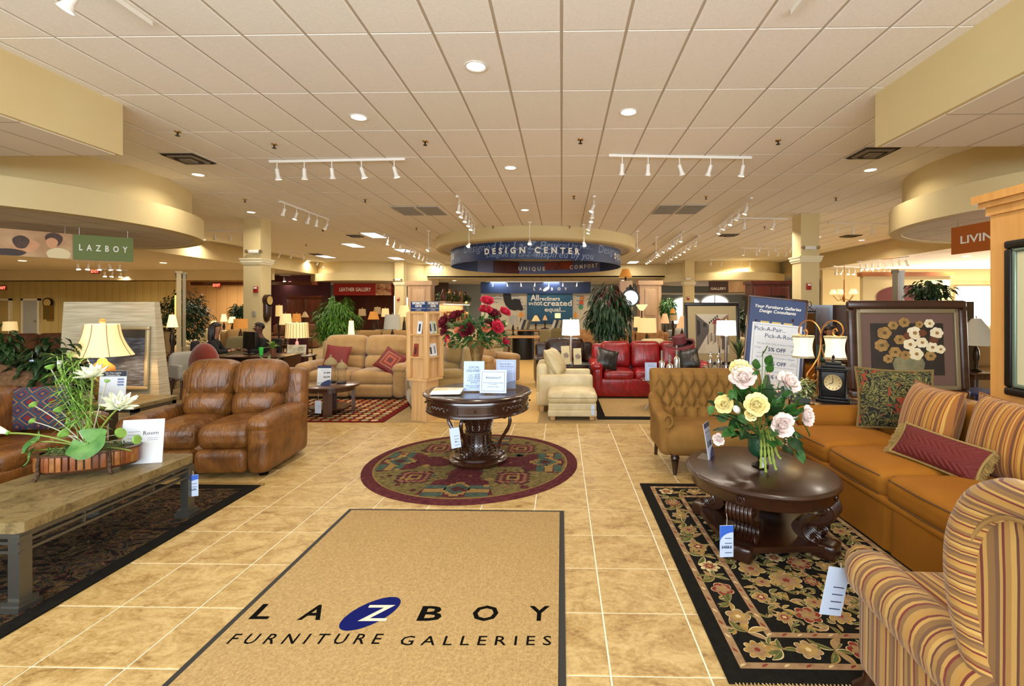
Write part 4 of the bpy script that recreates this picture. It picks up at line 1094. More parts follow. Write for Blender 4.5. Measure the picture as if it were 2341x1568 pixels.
MB().lathe([(.001, 0), (.04, 0), (.045, .012), (.001, .014)], 14).build('foot_glide', M_black, ls, loc=(w_ / 2 - .1, -.35, 0))
M_camel = mat('camel_twill', '965E12', .8, var=(3, '8A540E', .4), bump=(260, .25, .003), spec=.25)
M_cpipe = mat('camel_piping', '5A3A14', .7)
STR = [(0, 'A8701E'), (.10, '7A200C'), (.13, 'B88434'), (.2, '74441E'), (.3, 'AC741E'), (.36, '86260E'), (.39, 'BE9040'), (.45, '965A16'), (.55, '643618'), (.64, 'B47E28'), (.7, '7A200C'), (.73, 'A47022'), (.8, 'BE8C38'), (.88, '804C18'), (.94, 'AC741E')]
M_strx = stripes('stripe_pillow', 0, .2, STR)
camel = thing('camel_sofa', 'camel fabric three-seat skirted sofa along the right partition', 'sofa', (2.70, 3.66, 0), radians(-90))
sw = 2.42
MB().rbox(0, .05, .27, sw - .1, .86, .2, .03, 4).build('frame', M_camel, camel)
b = MB()
def skirt(u, v):
    x = -sw / 2 + sw * u; pl_ = .012 if min(abs(x + .42), abs(x - .42)) < .02 else 0
    return (x, -.5 + .012 * (1 - v) * -1 + pl_ + .004 * sin(x * 9), .02 + .3 * v)
b.grid(skirt, 90, 4); b.build('skirt', M_camel, camel)
MB().rbox(0, -.46, .335, sw - .06, .1, .06, .025, 4).build('front_rail', M_camel, camel)
cw = .70
for k in range(3):
    x = (k - 1) * cw + .0
    cu = MB().rbox(x, -.12, .43, cw - .012, .78, .19, .07, 8, .03, 2).build('seat_cushion', M_camel, camel)
    b = MB()
    for z in (.495, .365):
        b.tube([(x - cw / 2 + .02, .2, z), (x - cw / 2 + .015, -.4, z), (x - cw / 2 + .05, -.495, z), (x, -.508, z), (x + cw / 2 - .05, -.495, z), (x + cw / 2 - .015, -.4, z), (x + cw / 2 - .02, .2, z)], .0055, 6)
    b.build('piping', M_cpipe, cu)
for s in (-1, 1):
    x = s * (sw / 2 - .13)
    MB().rbox(x, .06, .33, .2, .8, .5, .05, 5).build('arm_panel', M_camel, camel)
    MB().rbox(x + s * .015, .03, .58, .27, .84, .24, .118, 8).build('rolled_arm', M_camel, camel)
MB().rbox(0, .42, .5, sw - .2, .17, .8, .07, 6, fn=lambda P: [P[0], P[1] + max(0, P[2]) * .12, P[2]]).build('sofa_back', M_camel, camel)
def cushion_thing(name, label, w, h, t, m, loc, rot, **kw):
    cord = kw.pop('cord', None); fr = kw.pop('fringe', None)
    r = thing(name, label, 'cushion', loc); r.rotation_euler = rot
    o = pillow('cushion_cover', w, h, t, m, r, cord=cord, **kw)
    if fr:
        b = MB(); rnd = random.Random(4)
        for k in range(70):
            f = k / 69 * 2 - 1
            for s in (-1, 1):
                b.tube([(s * w / 2 * .97, 0, f * h / 2), (s * (w / 2 + .03), rnd.uniform(-.02, .02), f * h / 2 - .02)], .004, 4)
        tag(b.build('fringe', fr, r), kind='stuff')
    return r
def wx(x, y, z): return (2.70 + y * 1.0, 3.66 - x, z)   # sofa-local to world
for k, (Y, X, lab, tz, rz) in enumerate(((3.9, 2.96, 'striped back cushion of the camel sofa nearest the floral pillow', .76, -100), (3.2, 2.98, 'striped back cushion in the middle of the camel sofa', .77, -90), (2.5, 2.98, 'striped back cushion of the camel sofa nearest the wing chair', .77, -84))):
    cushion_thing('back_cushion', lab, .68, .56, .26, M_strx, (X, Y, tz), (radians(-14), 0, radians(rz)), cord=(mat('cushion_cord', '8A5A24', .7), .006), group=None) if False else cushion_thing('back_cushion', lab, .68, .56, .26, M_strx, (X, Y, tz), (radians(-14), 0, radians(rz)), cord=(mat('cushion_cord', '8A5A24', .7), .006))
def tapestry():
    m = bpy.data.materials.new('tapestry'); t = NT(m); v = t.coord()
    w1 = t.noise(t.scale(v, (9, 9, 9)), 1, 3, .6, 3.5); w2 = t.noise(t.scale(v, (7, 7, 7)), 1.0, 2, .5, 1.0)
    c = t.ramp(w1, [(.40, '14120A'), (.47, '3A4220'), (.52, '8A7A3C'), (.56, '1A160C'), (.63, '14120A')])
    d = t.ramp(w2, [(.5, '5A1A10'), (.62, '8A3A1E')])
    t.link(t.mix(t.math('GREATER_THAN', w2, .57), c, d), t.b.inputs['Base Color']); t.b.inputs['Roughness'].default_value = .9; t.bump(w1, .3, .006); return m
M_tap = tapestry()
cushion_thing('floral_pillow', 'black floral tapestry pillow with rope edge on the camel sofa', .6, .56, .2, M_tap, (3.06, 4.45, .82), (radians(-14), 0, radians(-24)), cord=(mat('rope_edge', '7A6232', .8, bump=(120, 1, .01)), .013))
def red_weave():
    m = bpy.data.materials.new('red_quilt'); t = NT(m); v = t.coord(); x = t.xyz(v)
    f = t.math('SINE', t.math('MULTIPLY', t.math('ADD', x[0], t.math('MULTIPLY', t.math('PINGPONG', x[2], .05), 1.2)), 2 * pi / .045))
    t.b.inputs['Base Color'].default_value = lin('5E1209'); t.b.inputs['Roughness'].default_value = .8; t.bump(f, .5, .006); return m
cushion_thing('lumbar_pillow', 'long red lumbar pillow with tasselled ends on the camel sofa', .58, .25, .14, red_weave(), (2.64, 3.40, .65), (radians(-34), radians(6), radians(-72)), cord=(mat('gold_fringe', '9A7E44', .8, bump=(150, 1, .01)), .011), fringe=mat('gold_fringe', '9A7E44', .8))
WST = [(0, 'A87C34'), (.07, '64180E'), (.11, 'B48C44'), (.17, '7E5A2C'), (.27, '664428'), (.33, 'B08A44'), (.37, '64180E'), (.405, '9E7638'), (.48, 'B8924A'), (.55, '54281A'), (.585, '9E7638'), (.66, '704C28'), (.74, 'B48C44'), (.8, '6E1C10'), (.84, '7E5A2C'), (.92, 'A8803C')]
M_wy = stripes('stripe_wing_y', 1, .22, WST); M_wx_ = stripes('stripe_wing_x', 0, .22, WST)
wc = thing('wing_chair', 'gold and burgundy striped wing chair at lower right', 'armchair', (1.60, 1.62, .012), radians(176))
hwid = .40
MB().rbox(0, .08, .3, .74, .9, .24, .05, 5).build('seat_frame', M_wx_, wc)
MB().rbox(0, -.1, .46, .54, .66, .16, .06, 7, .03, 2).build('seat_cushion', M_wx_, wc)
MB().rbox(0, .52, .72, .66, .14, .86, .06, 6, .03, 1, False, fn=lambda P: [P[0], P[1] + P[2] * .14, P[2]]).build('backrest', M_wx_, wc)
for s in (-1, 1):
    MB().rbox(s * (hwid - .07), .1, .33, .12, .98, .38, .04, 5).build('arm_panel', M_wy, wc)
    rl = MB().rbox(s * (hwid - .055), -.04, .535, .2, .8, .19, .094, 9, fn=lambda P: [P[0], P[1], P[2] - .03 * (P[1] + .1)]).build('rolled_arm', M_wy, wc)
    outl = [(y + .29, z) for y, z in [(-.0, .5), (-.06, .62), (-.10, .78), (-.11, .92), (-.09, 1.02), (-.03, 1.09), (.06, 1.13), (.2, 1.15), (.3, 1.15), (.32, .9), (.3, .3)]]
    b = MB(); x0, x1 = s * (hwid - .12), s * (hwid - .05)
    n = len(outl)
    b.add([(x0, y, z) for y, z in outl] + [(x1 + s * .035 * (1 if 0 < i < 8 else 0), y, z) for i, (y, z) in enumerate(outl)], [tuple(range(n)) if s < 0 else tuple(reversed(range(n))), tuple(range(n, 2 * n)) if s > 0 else tuple(reversed(range(n, 2 * n)))] + [(i, (i + 1) % n, n + (i + 1) % n, n + i) for i in range(n)])
    wg = b.build('wing', M_wy, wc, smooth=True, angle=50)
    path = [(s * (hwid - .06 + .03 * sin(pi * i / 14)), 0, 0) for i in range(1)]
    pts = bez((0, .31, .5), (0, .12, .72), (0, .13, 1.14), (0, .41, 1.13), 22) + [Vector((0, .6, 1.13))]
    MB().tube([(s * (hwid - .05), p.y, p.z) for p in pts], [.05 + .02 * sin(pi * i / 23) for i in range(len(pts))], 12).build('wing_roll', stripes('stripe_wing_roll', 2, .12, WST), wg)
    MB().tube([(s * (hwid - .005), p.y + .03, p.z - .035) for p in pts], .007, 6).build('welt', mat('wing_welt', '8A6A3A', .8), wg)
    sp = spiral((0, -.442, .55), .02, .075, 0, 1.6, 20)
    MB().tube([(s * (hwid - .055) + x, y, z) for x, y, z in sp], .008, 6).build('arm_scroll', M_wy, rl)
    pts = bez((s * (hwid - .1), -.36, .24), (s * (hwid - .03), -.45, .2), (s * (hwid - .12), -.36, .1), (s * (hwid - .05), -.44, .0), 10)
    MB().tube(pts, [.05, .052, .048, .04, .034, .03, .027, .025, .026, .032, .034], 10).build('front_leg', M_cherry, wc)
    MB().tube([(s * .3, .36, .22), (s * .32, .42, 0)], [.035, .022], 8).build('rear_leg', M_cherry, wc)
price_tag('large pale price card hanging from the striped wing chair arm', (A(1922, 1287, 2.08).x, 2.08, A(1922, 1287, 2.08).z), .125, .2, .02, .35, blue=False, lines=4, tilt=.28)
def tufted():
    M_gold = mat('gold_chenille', '8A6430', .85, var=(5, '765426', .5), bump=(200, .4, .004), spec=.2)
    x0 = A(1486, 850, 5.3).x; w = 1.28; d = .78
    t = thing('tufted_settee', 'gold button-tufted settee with rolled arms and turned legs', 'settee', (x0 + w / 2, 5.1, 0))
    bw, z0, z1 = w - .06, .44, .965
    a_, b_ = .066, .105
    def surf(u, v):
        x = (u - .5) * bw; z = z0 + (z1 - z0) * v
        hh = z - z0
        p = x / a_ + hh / b_; q = x / a_ - hh / b_
        di = (abs(sin(pi * p / 2)) * abs(sin(pi * q / 2))) ** .45
        ch = abs(sin(pi * (x / a_ + 1.0) / 2 * 1.0)) ** .5 if True else 0
        k = min(1, max(0, (hh - .12) / .03)); ktop = min(1, max(0, (z1 - .1 - z) / .02))
        chb = abs(sin(pi * (x / a_) / 1.0 / 1.0 * .5 + pi / 2 * 0)) ** .45
        f = di * k * ktop + (1 - k) * chb + (1 - ktop) * chb
        edge = min(1, min(u, 1 - u) * 14) ** .5 * min(1, (1 - v) * 10) ** .6
        return (x, .14 + .2 * (v) * .9 - .095 * (.3 + .7 * f) * edge, z)
    o = MB().grid(surf, 200, 80).build('tufted_back', M_gold, t, angle=180)
    b = MB(); M_btn = mat('button', '7A5620', .7)
    for i in range(-5, 6):
        for j in range(1, 4):
            if (i + j) % 2 == 0: continue
    for j in range(1, 5):
        hh = j * b_
        for i in range(-10, 11):
            x = (i + (j % 2) * 1.0) * a_
            if (i % 2) or abs(x) > bw / 2 - .05: continue
            z = z0 + hh
            if z > z1 - .1: continue
            v = (z - z0) / (z1 - z0)
            MB().sphere(x, .14 + .18 * v - .034, z, .013, .008, .013, 8, 6).build('tuft_button', M_btn, o)
    MB().rbox(0, .32, .6, bw, .1, .74, .04, 5, fn=lambda P: [P[0], P[1] + P[2] * .2 + .02, P[2]]).build('outer_back', M_gold, t)
    def seatfn(P): return [P[0], P[1] - .04 * cos(P[0] / w * pi), P[2]]
    MB().rbox(0, -.1, .335, w - .1, .66, .27, .1, 10, .03, 2, False, fn=seatfn).build('seat', M_gold, t)
    b = MB(); b.tube([(-w / 2 + .06, -.42, .3), (-w / 4, -.455, .3), (0, -.47, .3), (w / 4, -.455, .3), (w / 2 - .06, -.42, .3)], .006, 6); b.build('seam', M_gold, t)
    for s in (-1, 1):
        ar = MB().rbox(s * (w / 2 - .075), -.06, .40, .15, .62, .42, .07, 8, fn=lambda P, s=s: [P[0] + s * .045 * max(0, P[2] / .21) ** 2, P[1], P[2] + (.16 * (P[1] / .31) * max(0, P[2] / .21) if P[1] > 0 else 0)]).build('rolled_arm', M_gold, t)
        pts = [(s * (w / 2 - .03 - .085 * (1 - cos(a)) / 2 - 0), -.375, .54 + .06 * sin(a)) for a in [k * pi / 8 for k in range(0, 14)]] + [(s * (w / 2 - .085), -.37, .44), (s * (w / 2 - .075), -.36, .26)]
        MB().tube(pts, .014, 7).build('front_scroll', M_gold, ar)
        MB().lathe([(.001, .23), (.05, .23), (.052, .2), (.035, .19), (.045, .175), (.045, .16), (.03, .15), (.04, .14), (.018, .01), (.02, 0), (.001, 0)], 16).build('turned_leg', M_cherry, t, loc=(s * (w / 2 - .15), -.33, 0))
        MB().tube([(s * (w / 2 - .09), .28, .22), (s * (w / 2 - .09), .34, 0)], [.025, .02], 6).build('rear_leg', M_cherry, t)
tufted()
def sofa(name, label, loc, rz, w, m, d=.92, n=2, seat=.46, back=.9, arm=.62, aw=.2, cat='sofa', armstyle='roll', legs=None, cush=None, puff=.03, crease=False):
    t = thing(name, label, cat, loc, rz); iw = w - 2 * aw; cw = iw / n; lz_ = .1 if legs else .03
    MB().rbox(0, .02, (lz_ + seat - .16) / 2 + .01, w - .04, d - .06, seat - .16 - lz_ + .02, .03, 4).build('base', m, t)
    MB().rbox(0, d / 2 - .1, (back + .15) / 2, w - .08, .18, back - .17, .07, 6).build('back_frame', m, t)
    for k in range(n):
        x = -iw / 2 + cw * (k + .5)
        MB().rbox(x, -.08, seat - .09, cw - .008, d * .74, .18, .07, 7, puff, 2).build('seat_cushion', cush or m, t)
        MB().rbox(0, 0, 0, cw - .008, .2, back - seat + .06, .085, 7, puff * 1.4, 1, True).build('back_cushion', cush or m, t, loc=(x, d * .2, (back + seat) / 2 + .02), rot=(-.17, 0, 0))
    for s in (-1, 1):
        x = s * (w / 2 - aw / 2)
        if armstyle == 'roll':
            MB().rbox(x, -.02, (arm + .05) / 2 - .04, aw - .03, d * .92, arm - .1, .05, 5).build('arm', m, t)
            MB().rbox(x + s * .01, -.03, arm - .08, aw + .04, d * .93, .19, .09, 7).build('arm_roll', m, t)
        else:
            MB().rbox(x, -.02, (arm + lz_) / 2, aw, d * .95, arm - lz_, .045, 5, .008, 0, True).build('arm', m, t)
    if legs:
        for sx in (-1, 1):
            for sy in (-1, 1): MB().lathe([(.035, 0), (.05, .1)], 4, a0=pi / 4, a1=pi / 4 + 2 * pi, cap=True).build('leg', legs, t, smooth=False, loc=(sx * (w / 2 - .1), sy * (d / 2 - .1), 0))
    return t
M_redl = leather('red_leather', '6E0A0C', '96141A', .28, .25)
xa, xb = A(1352, 850, 9.0).x, A(1612, 850, 9.0).x
sofa('red_sofa', 'red leather three-seat sofa with black pillows', ((xa + xb) / 2, 9.15, .012), 0, xb - xa, M_redl, n=3, back=.96, seat=.5, arm=.66, aw=.2, d=.95)
M_blkl = leather('black_leather', '0E0C0A', '1C1814', .3, .5)
cushion_thing('black_pillow', 'black leather pillow at the left end of the red sofa', .42, .4, .16, M_blkl, (A(1388, 825, 8.85).x, 8.83, .72), (radians(-22), radians(14), .15))
cushion_thing('black_pillow', 'black leather pillow at the right end of the red sofa', .42, .4, .16, M_blkl, (A(1573, 830, 8.85).x, 8.83, .72), (radians(-22), radians(-12), -.2))
br = thing('beige_rug', 'beige rug with a black border under the red sofa', 'rug')
q0, q1 = F(1366, 959), F(1500, 959)
MB().box(q0.x, q0.x + 2.5, q0.y, q0.y + 2.2, 0, .010).build('black_border', RM[0], br, smooth=False)
MB().box(q0.x + .13, q0.x + 2.4, q0.y + .17, q0.y + 2.0, .009, .012).build('beige_field', rugmat('beige_field', 'A88E62', '9A7E52'), br, smooth=False)
M_ivory = leather('ivory_leather', 'B8A67C', 'CDBD94', .42, .25)
ic = sofa('ivory_armchair', 'ivory leather armchair facing right beside the ottoman', (A(1287, 900, 7.98).x + .02, 8.02, 0), radians(90), .88, M_ivory, d=.92, n=1, seat=.46, back=.78, arm=.6, aw=.17, cat='armchair', armstyle='track', legs=M_oak)
cushion_thing('ivory_cushion', 'loose ivory leather back cushion on the ivory armchair', .58, .5, .26, M_ivory, (A(1266, 820, 7.95).x + .02, 7.98, .77), (radians(-30), 0, radians(78)))
oa, ob = F(1251, 962), F(1366, 962)
otm = thing('ottoman', 'ivory leather ottoman in front of the ivory armchair', 'ottoman', ((oa.x + ob.x) / 2, oa.y + .31, 0))
ow = ob.x - oa.x
MB().rbox(0, 0, .33, ow, .62, .17, .065, 8, .035, 2).build('top_cushion', M_ivory, otm)
MB().rbox(0, 0, .2, ow - .03, .58, .11, .015, 4).build('upper_band', M_ivory, otm); MB().rbox(0, 0, .105, ow - .02, .6, .09, .012, 4).build('lower_band', M_ivory, otm)
MB().tube([(-ow / 2, -.31, .335), (ow / 2, -.31, .335)], .004, 5).build('seam', mat('ivory_seam', '8A7A50', .6), otm)
for sx in (-1, 1):
    for sy in (-1, 1): MB().lathe([(.04, 0), (.055, .07)], 4, a0=pi / 4, a1=pi / 4 + 2 * pi, cap=True).build('leg', M_oak, otm, smooth=False, loc=(sx * (ow / 2 - .08), sy * .22, 0))
price_tag('white price tag on the ivory ottoman', (ob.x - .07, oa.y - .012, .26), .05, .15, .02, 0, blue=False, lines=2)
M_tan = mat('tan_microfiber', 'B08A54', .8, var=(4, '9A7440', .6), bump=(5, .5, .03), sheen=.35)
xa, xb = A(697, 860, 8.9).x, A(940, 860, 8.9).x
recliner('tan_reclining_sofa', 'tan microfiber reclining sofa with red pillows', ((xa + xb) / 2, 9.05, 0), radians(-2), xb - xa, 2, M_tan, d=1.05, zt=1.12, cat='sofa')
def red_pillow_mat():
    m = bpy.data.materials.new('red_square_pillow'); t = NT(m); x = t.xyz(t.coord())
    r = t.math('MAXIMUM', t.math('ABSOLUTE', x[0]), t.math('ABSOLUTE', x[2]))
    t.link(t.ramp(t.math('MULTIPLY', r, 4), [(0, '4A0E0A'), (.16, '8A1E10'), (.26, 'A8702C'), (.3, '7A1810'), (.5, '9A7A3A'), (.54, '6A120C')], 'CONSTANT'), t.b.inputs['Base Color']); t.b.inputs['Roughness'].default_value = .6; return m
cushion_thing('red_pillow', 'red pillow with square medallion on the tan sofa right seat', .46, .46, .14, red_pillow_mat(), (A(893, 826, 8.72).x, 8.72, .68), (radians(-35), radians(28), -.1))
cushion_thing('red_pillow', 'plain red pillow behind the glass jars on the tan sofa', .46, .44, .14, mat('plain_red', '6E1A12', .7), (A(772, 812, 8.8).x, 8.78, .76), (radians(-22), radians(6), .1))
cr = thing('circle_rug', 'red rug with cream and olive circles before the tan sofa', 'rug')
p0 = F(876, 966); x0_, x1_ = p0.x - 2.0, p0.x
MB().box(x0_, x1_, p0.y, p0.y + 1.75, 0, .012).build('pile_field', rugmat('circle_red', '5A1414', '6A1C18'), cr, smooth=False)
b = MB(); rnd = random.Random(2)
for i in range(13):
    for j in range(12):
        b.cur = rnd.randrange(4); cx, cy = x0_ + .1 + i * .145, p0.y + .09 + j * .145; r = .055
        flat(b, [(cx + r * cos(a), cy + r * sin(a)) for a in [2 * pi * k / 14 for k in range(14)]], .0126)
b.build('circle_pattern', [rugmat('circ_cream', 'C0A878'), rugmat('circ_olive', '8A8050'), rugmat('circ_tan', 'A87848'), rugmat('circ_sage', '9A9A6E')], cr, smooth=False)
wt = thing('round_walnut_table', 'round walnut coffee table on the circle rug', 'coffee table', (A(755, 880, 7.45).x, 7.45, .013))
MB().lathe([(.001, .455), (.43, .455), (.445, .448), (.445, .425), (.43, .418), (.001, .418)], 56).build('table_top', M_walnut, wt)
MB().lathe([(.37, .42), (.37, .36), (.35, .36), (.35, .42)], 40).build('apron', M_walnut, wt)
MB().lathe([(.001, .11), (.3, .11), (.31, .1), (.3, .085), (.001, .085)], 40).build('lower_shelf', M_walnut, wt)
for k in range(4):
    a = radians(20 + 90 * k); MB().bbox(0, 0, .21, .13, .05, .42).build('leg', M_walnut, wt, smooth=False, loc=(.34 * cos(a), .34 * sin(a), 0), rot=(0, 0, a + pi / 2))
price_tag('white price tag hanging from the round walnut table', (A(728, 900, 7.05).x, 7.04, .40), .095, .19, .12, 0, blue=False, lines=2)
tz2 = .469
display_card('white price list card on the round walnut table', (A(740, 870, 7.3).x, 7.3, tz2), .05, .21, .3, border=False, header=(.13, M_navy), corner=M_blue, texts=[('3 Piece Table Set', .018, .01, .075, M_navy, {}), ('$1,848', .036, .04, .12, M_ink, {'bold': .0012}), ('$2,599', .036, .04, .185, M_ink, {'bold': .0012}), ('$2 OFF', .028, -.05, .275, M_ink, {})])
M_gl = mat('clear_glass', 'F0F4F0', .03, trans=1.0, alpha=.25); M_wov = mat('woven_lid', '8A7850', .8, bump=(60, 1, .01))
for k, (u, Y, s, lab) in enumerate(((756, 7.62, 1.0, 'taller glass jar with woven dome lid on the walnut table'), (781, 7.5, .85, 'smaller glass jar with woven dome lid on the walnut table'))):
    t = thing('glass_jar', lab, 'jar', (A(u, 850, Y).x, Y, tz2))
    r, h = .085 * s, .30 * s
    MB().lathe([(.001, .004), (r, .004), (r, h), (r - .004, h), (r - .004, .01), (.001, .01)], 24).build('glass_body', M_gl, t)
    MB().lathe([(r * .3, 0), (r * 1.0, 0), (r * 1.0, .015), (r * .5, .03), (.001, .03)], 20).build('base', M_black, t)
    MB().lathe([(r * 1.25, h - .01), (r * 1.2, h + .01), (r * .95, h + .05 * s), (r * .45, h + .09 * s), (r * .2, h + .1 * s), (r * .22, h + .125 * s), (.001, h + .15 * s)], 24).build('woven_lid', M_wov, t)
M_oakl = wood('oak_light', 'B98C58', 'D6AE7A', 2, 5, .45, .1)
kc = Vector((A(972, 900, 7.06).x, 7.06, 0))
ki = thing('information_kiosk', 'light oak brochure tower with blue information signs', 'kiosk', kc, radians(-24)); ki.scale = (.68, .68, 1)
MB().box(-.2, .2, -.2, .2, 0, .62).build('base_column', M_oakl, ki, smooth=False)
MB().box(-.2, .2, -.205, -.2, .02, .03).build('base_seam', M_oak, ki, smooth=False)
MB().box(-.27, .27, -.27, .27, .60, .64).build('bottom_shelf', M_oakl, ki, smooth=False)
MB().box(-.19, .19, -.19, .19, .62, 1.6).build('core', M_oakl, ki, smooth=False)
for sx in (-1, 1):
    for sy in (-1, 1):
        MB().rbox(sx * .235, sy * .235, 1.12, .11, .11, .98, .03, 3).build('corner_post', M_oak, ki)
for z in (.93, 1.26):
    MB().box(-.265, .265, -.265, .265, z, z + .022).build('shelf', M_oak, ki, smooth=False)
for k in range(4):
    b = MB(); b.box(-.19, .19, -.262, -.252, 1.58, 1.615); o = b.build('top_rail', M_oak, ki, smooth=False, rot=(0, 0, k * pi / 2))
MB().box(-.2, .2, -.2, .2, 1.595, 1.61).build('top_board', M_oakl, ki, smooth=False)
MB().box(-.215, .215, -.215, .215, 1.61, 1.76).build('sign_block', M_blue, ki, smooth=False)
for k in range(4):
    b = MB(); text(b, 'INFORMATION\nCENTER', .046, lambda a, z: (a, -.218, 1.716 + z), bold=.0012, space=1.1, line=.85); text(b, 'L A Z B O Y', .03, lambda a, z: (a, -.218, 1.624 + z)); b.box(-.19, .19, -.2175, -.2165, 1.75, 1.753).box(-.19, .19, -.2175, -.2165, 1.655, 1.658)
    b.build('lettering', M_lettw, ki, smooth=False, rot=(0, 0, k * pi / 2))
Rk = Matrix.Translation(kc) @ Matrix.Rotation(radians(-24), 4, 'Z')
def brochure(label, side, x, z, w, h, m, ink=None):
    """leaning on a kiosk shelf; side 0 front, 1 right"""
    rz = radians(-24) + side * pi / 2
    p = Matrix.Translation(kc) @ Matrix.Rotation(rz, 4, 'Z') @ Vector((x * .68, -.228 * .68, z))
    t = thing('brochure', label, 'brochure', p, rz)
    w *= .85
    c = MB().box(-w / 2, w / 2, -.004, .004, 0, h).build('cover', m, t, smooth=False, rot=(-.16, 0, 0))
    if ink: MB().rbox(0, -.005, h * .42, w * .42, .002, h * .5, .001, 2).build('cover_picture', ink, c)
brochure('white brochure with black remote picture on the top kiosk shelf', 0, .03, 1.284, .1, .22, M_paper, M_ink)
brochure('red brochure on the middle kiosk shelf', 0, -.08, .954, .1, .2, mat('brochure_red', '8A3420', .5), mat('bro_dark', '3A1C14', .5))
brochure('blue-topped brochure on the right side of the kiosk top shelf', 1, -.08, 1.284, .1, .22, mat('brochure_grey', 'C8D0D4', .5), M_blue)
brochure('green brochure on the right side of the kiosk top shelf', 1, .06, 1.284, .1, .22, mat('brochure_green', 'B8C0A0', .5), M_blue)
brochure('white brochure with dark picture on the right middle kiosk shelf', 1, -.07, .954, .1, .2, M_paper, M_ink)
brochure('white text brochure on the right middle kiosk shelf', 1, .06, .954, .1, .22, M_paper, mat('print_grey', '7480A0', .6))
M_taupe = mat('taupe_microfiber', '9A8052', .85, var=(4, '86703F', .6), bump=(6, .6, .03), sheen=.3)
recliner('taupe_recliner', 'taupe plush recliner chair behind the information kiosk', (A(1000, 900, 8.1).x, 8.15, 0), radians(-66), .98, 1, M_taupe, d=1.0, zt=1.12, cat='armchair', lean=.22)
recliner('taupe_recliner', 'taupe rocker recliner behind the peony vase', (A(1118, 860, 10.5).x, 10.6, 0), radians(50), .98, 1, M_tan, d=1.0, zt=1.08, cat='armchair', lean=.2)
M_bulb = emitter('lamp_glow', 'FFE2B0', 14)
M_can = emitter('downlight_glow', 'FFEBC8', 7)
M_trof = emitter('troffer_glow', 'FFFFFF', 4)
M_fix = mat('fixture_white', 'ECE8DF', .35)
M_reflector = mat('lamp_reflector', 'D8C9A8', .2, .8)
def track(label, p0, p1, n=None, heads=None, z=CZ, power=60, aim=None, drop=.07, group=None, light=True, seed=0, stems=False, hs=1.0):
    """track along p0->p1 (points at ceiling height) with n spot heads"""
    rnd = random.Random(seed + int(p0.x * 10) + int(p0.y * 7))
    p0 = Vector((p0.x, p0.y, z)); p1 = Vector((p1.x, p1.y, z)); d = (p1 - p0); L = d.length; d.normalize()
    t = thing('track_light', label, 'track light', (p0.x, p0.y, z), atan2(d.y, d.x), group)
    MB().box(0, L, -.018, .018, -.03 - drop * .3, -.008).box(-.01, .16, -.03, .03, -.045, 0).build('track', M_fix, t, smooth=False)
    fr = heads if heads else [(k + .5) / n for k in range(n)]
    for k, f in enumerate(fr):
        yaw = rnd.uniform(-1, 1) if aim is None else aim + rnd.uniform(-.5, .5)
        tilt = rnd.uniform(.15, .5)
        b = MB(); b.box(-.035, .035, -.017, .017, -.05, -.03); b.tube([(0, 0, -.05), (0, 0, -.17)], .009, 6)
        h = b.build('stem', M_fix, t, smooth=True, loc=(f * L, 0, 0))
        rot = (tilt, 0, yaw)
        s = hs
        hd = MB().lathe([(.001, .02 * s), (.032 * s, .02 * s), (.034 * s, -.11 * s), (.05 * s, -.15 * s), (.056 * s, -.165 * s)], 12).build('lamp_head', M_fix, t, loc=(f * L, .0, -.18), rot=rot)
        MB().lathe([(.051 * s, -.158 * s), (.02 * s, -.15 * s), (.001, -.148 * s)], 12).build('bulb', M_bulb, hd)
    if light:
        area_light('track_lamp_light', (L / 2, 0, -.36), (0, 0, 0), L * .9, power, WARM2, size_y=.12, spread=150, parent=t)
    return t
def downlight(u, v, label='recessed round downlight in the white ceiling', r=.1, z=CZ, power=45, group='recessed downlights', p=None):
    p = p or F(u, v, z)
    t = thing('recessed_downlight', label, 'downlight', (p.x, p.y, z - .012), 0, group)
    MB().lathe([(r, 0), (r * 1.22, -.001), (r * 1.22, -.008), (r, -.006)], 24).build('trim_ring', M_fix, t)
    MB().lathe([(r, -.003), (.002, -.004)], 24).build('lens', M_can, t)
    if power: area_light('downlight_light', (0, 0, -.03), (0, 0, 0), r * 2, power, WARM2, 'DISK', spread=150, parent=t)
    return t
def troffer(cx, cy, label, z=CZ, sx=.58, sy=1.18, power=70):
    t = thing('fluorescent_panel', label, 'light panel', (cx, cy, z - .012))
    b = MB()
    for x0, x1, y0, y1 in ((-sx / 2, sx / 2, -sy / 2, -sy / 2 + .03), (-sx / 2, sx / 2, sy / 2 - .03, sy / 2), (-sx / 2, -sx / 2 + .03, -sy / 2, sy / 2), (sx / 2 - .03, sx / 2, -sy / 2, sy / 2)): b.box(x0, x1, y0, y1, -.012, 0)
    b.build('frame', M_fix, t, smooth=False)
    MB().box(-sx / 2 + .02, sx / 2 - .02, -sy / 2 + .02, sy / 2 - .02, -.008, -.002).build('diffuser', M_trof, t, smooth=False)
    if power: area_light('panel_light', (0, 0, -.03), (0, 0, 0), sx, power, (1, .93, .8), size_y=sy, parent=t)
track('white five-head track light upper left of the round table', C(618, 366), C(926, 360), heads=(.05, .255, .46, .68, .92), power=45)
track('white five-head track light upper right of the round table', C(1393, 352), C(1718, 357), heads=(.09, .27, .49, .71, .94), power=45)
track('track light receding above the brown leather loveseat', C(640, 458), C(752, 500), heads=(.08, .3, .55, .72, .96), power=45)
track('track light pointing to the left end of the sign ring', C(1045, 446), C(1087, 513), n=6, power=60)
track('track light pointing to the right end of the sign ring', C(1359, 446), C(1347, 513), n=6, power=60)
track('angled track light above the blue consultants sign', C(1718, 450), C(1640, 515), n=5, power=60)
track('track light at the top edge above the stone coffee table', Vector((C(345, 47).x, 1.9, 0)), C(345, 47), heads=(.72,), power=25)
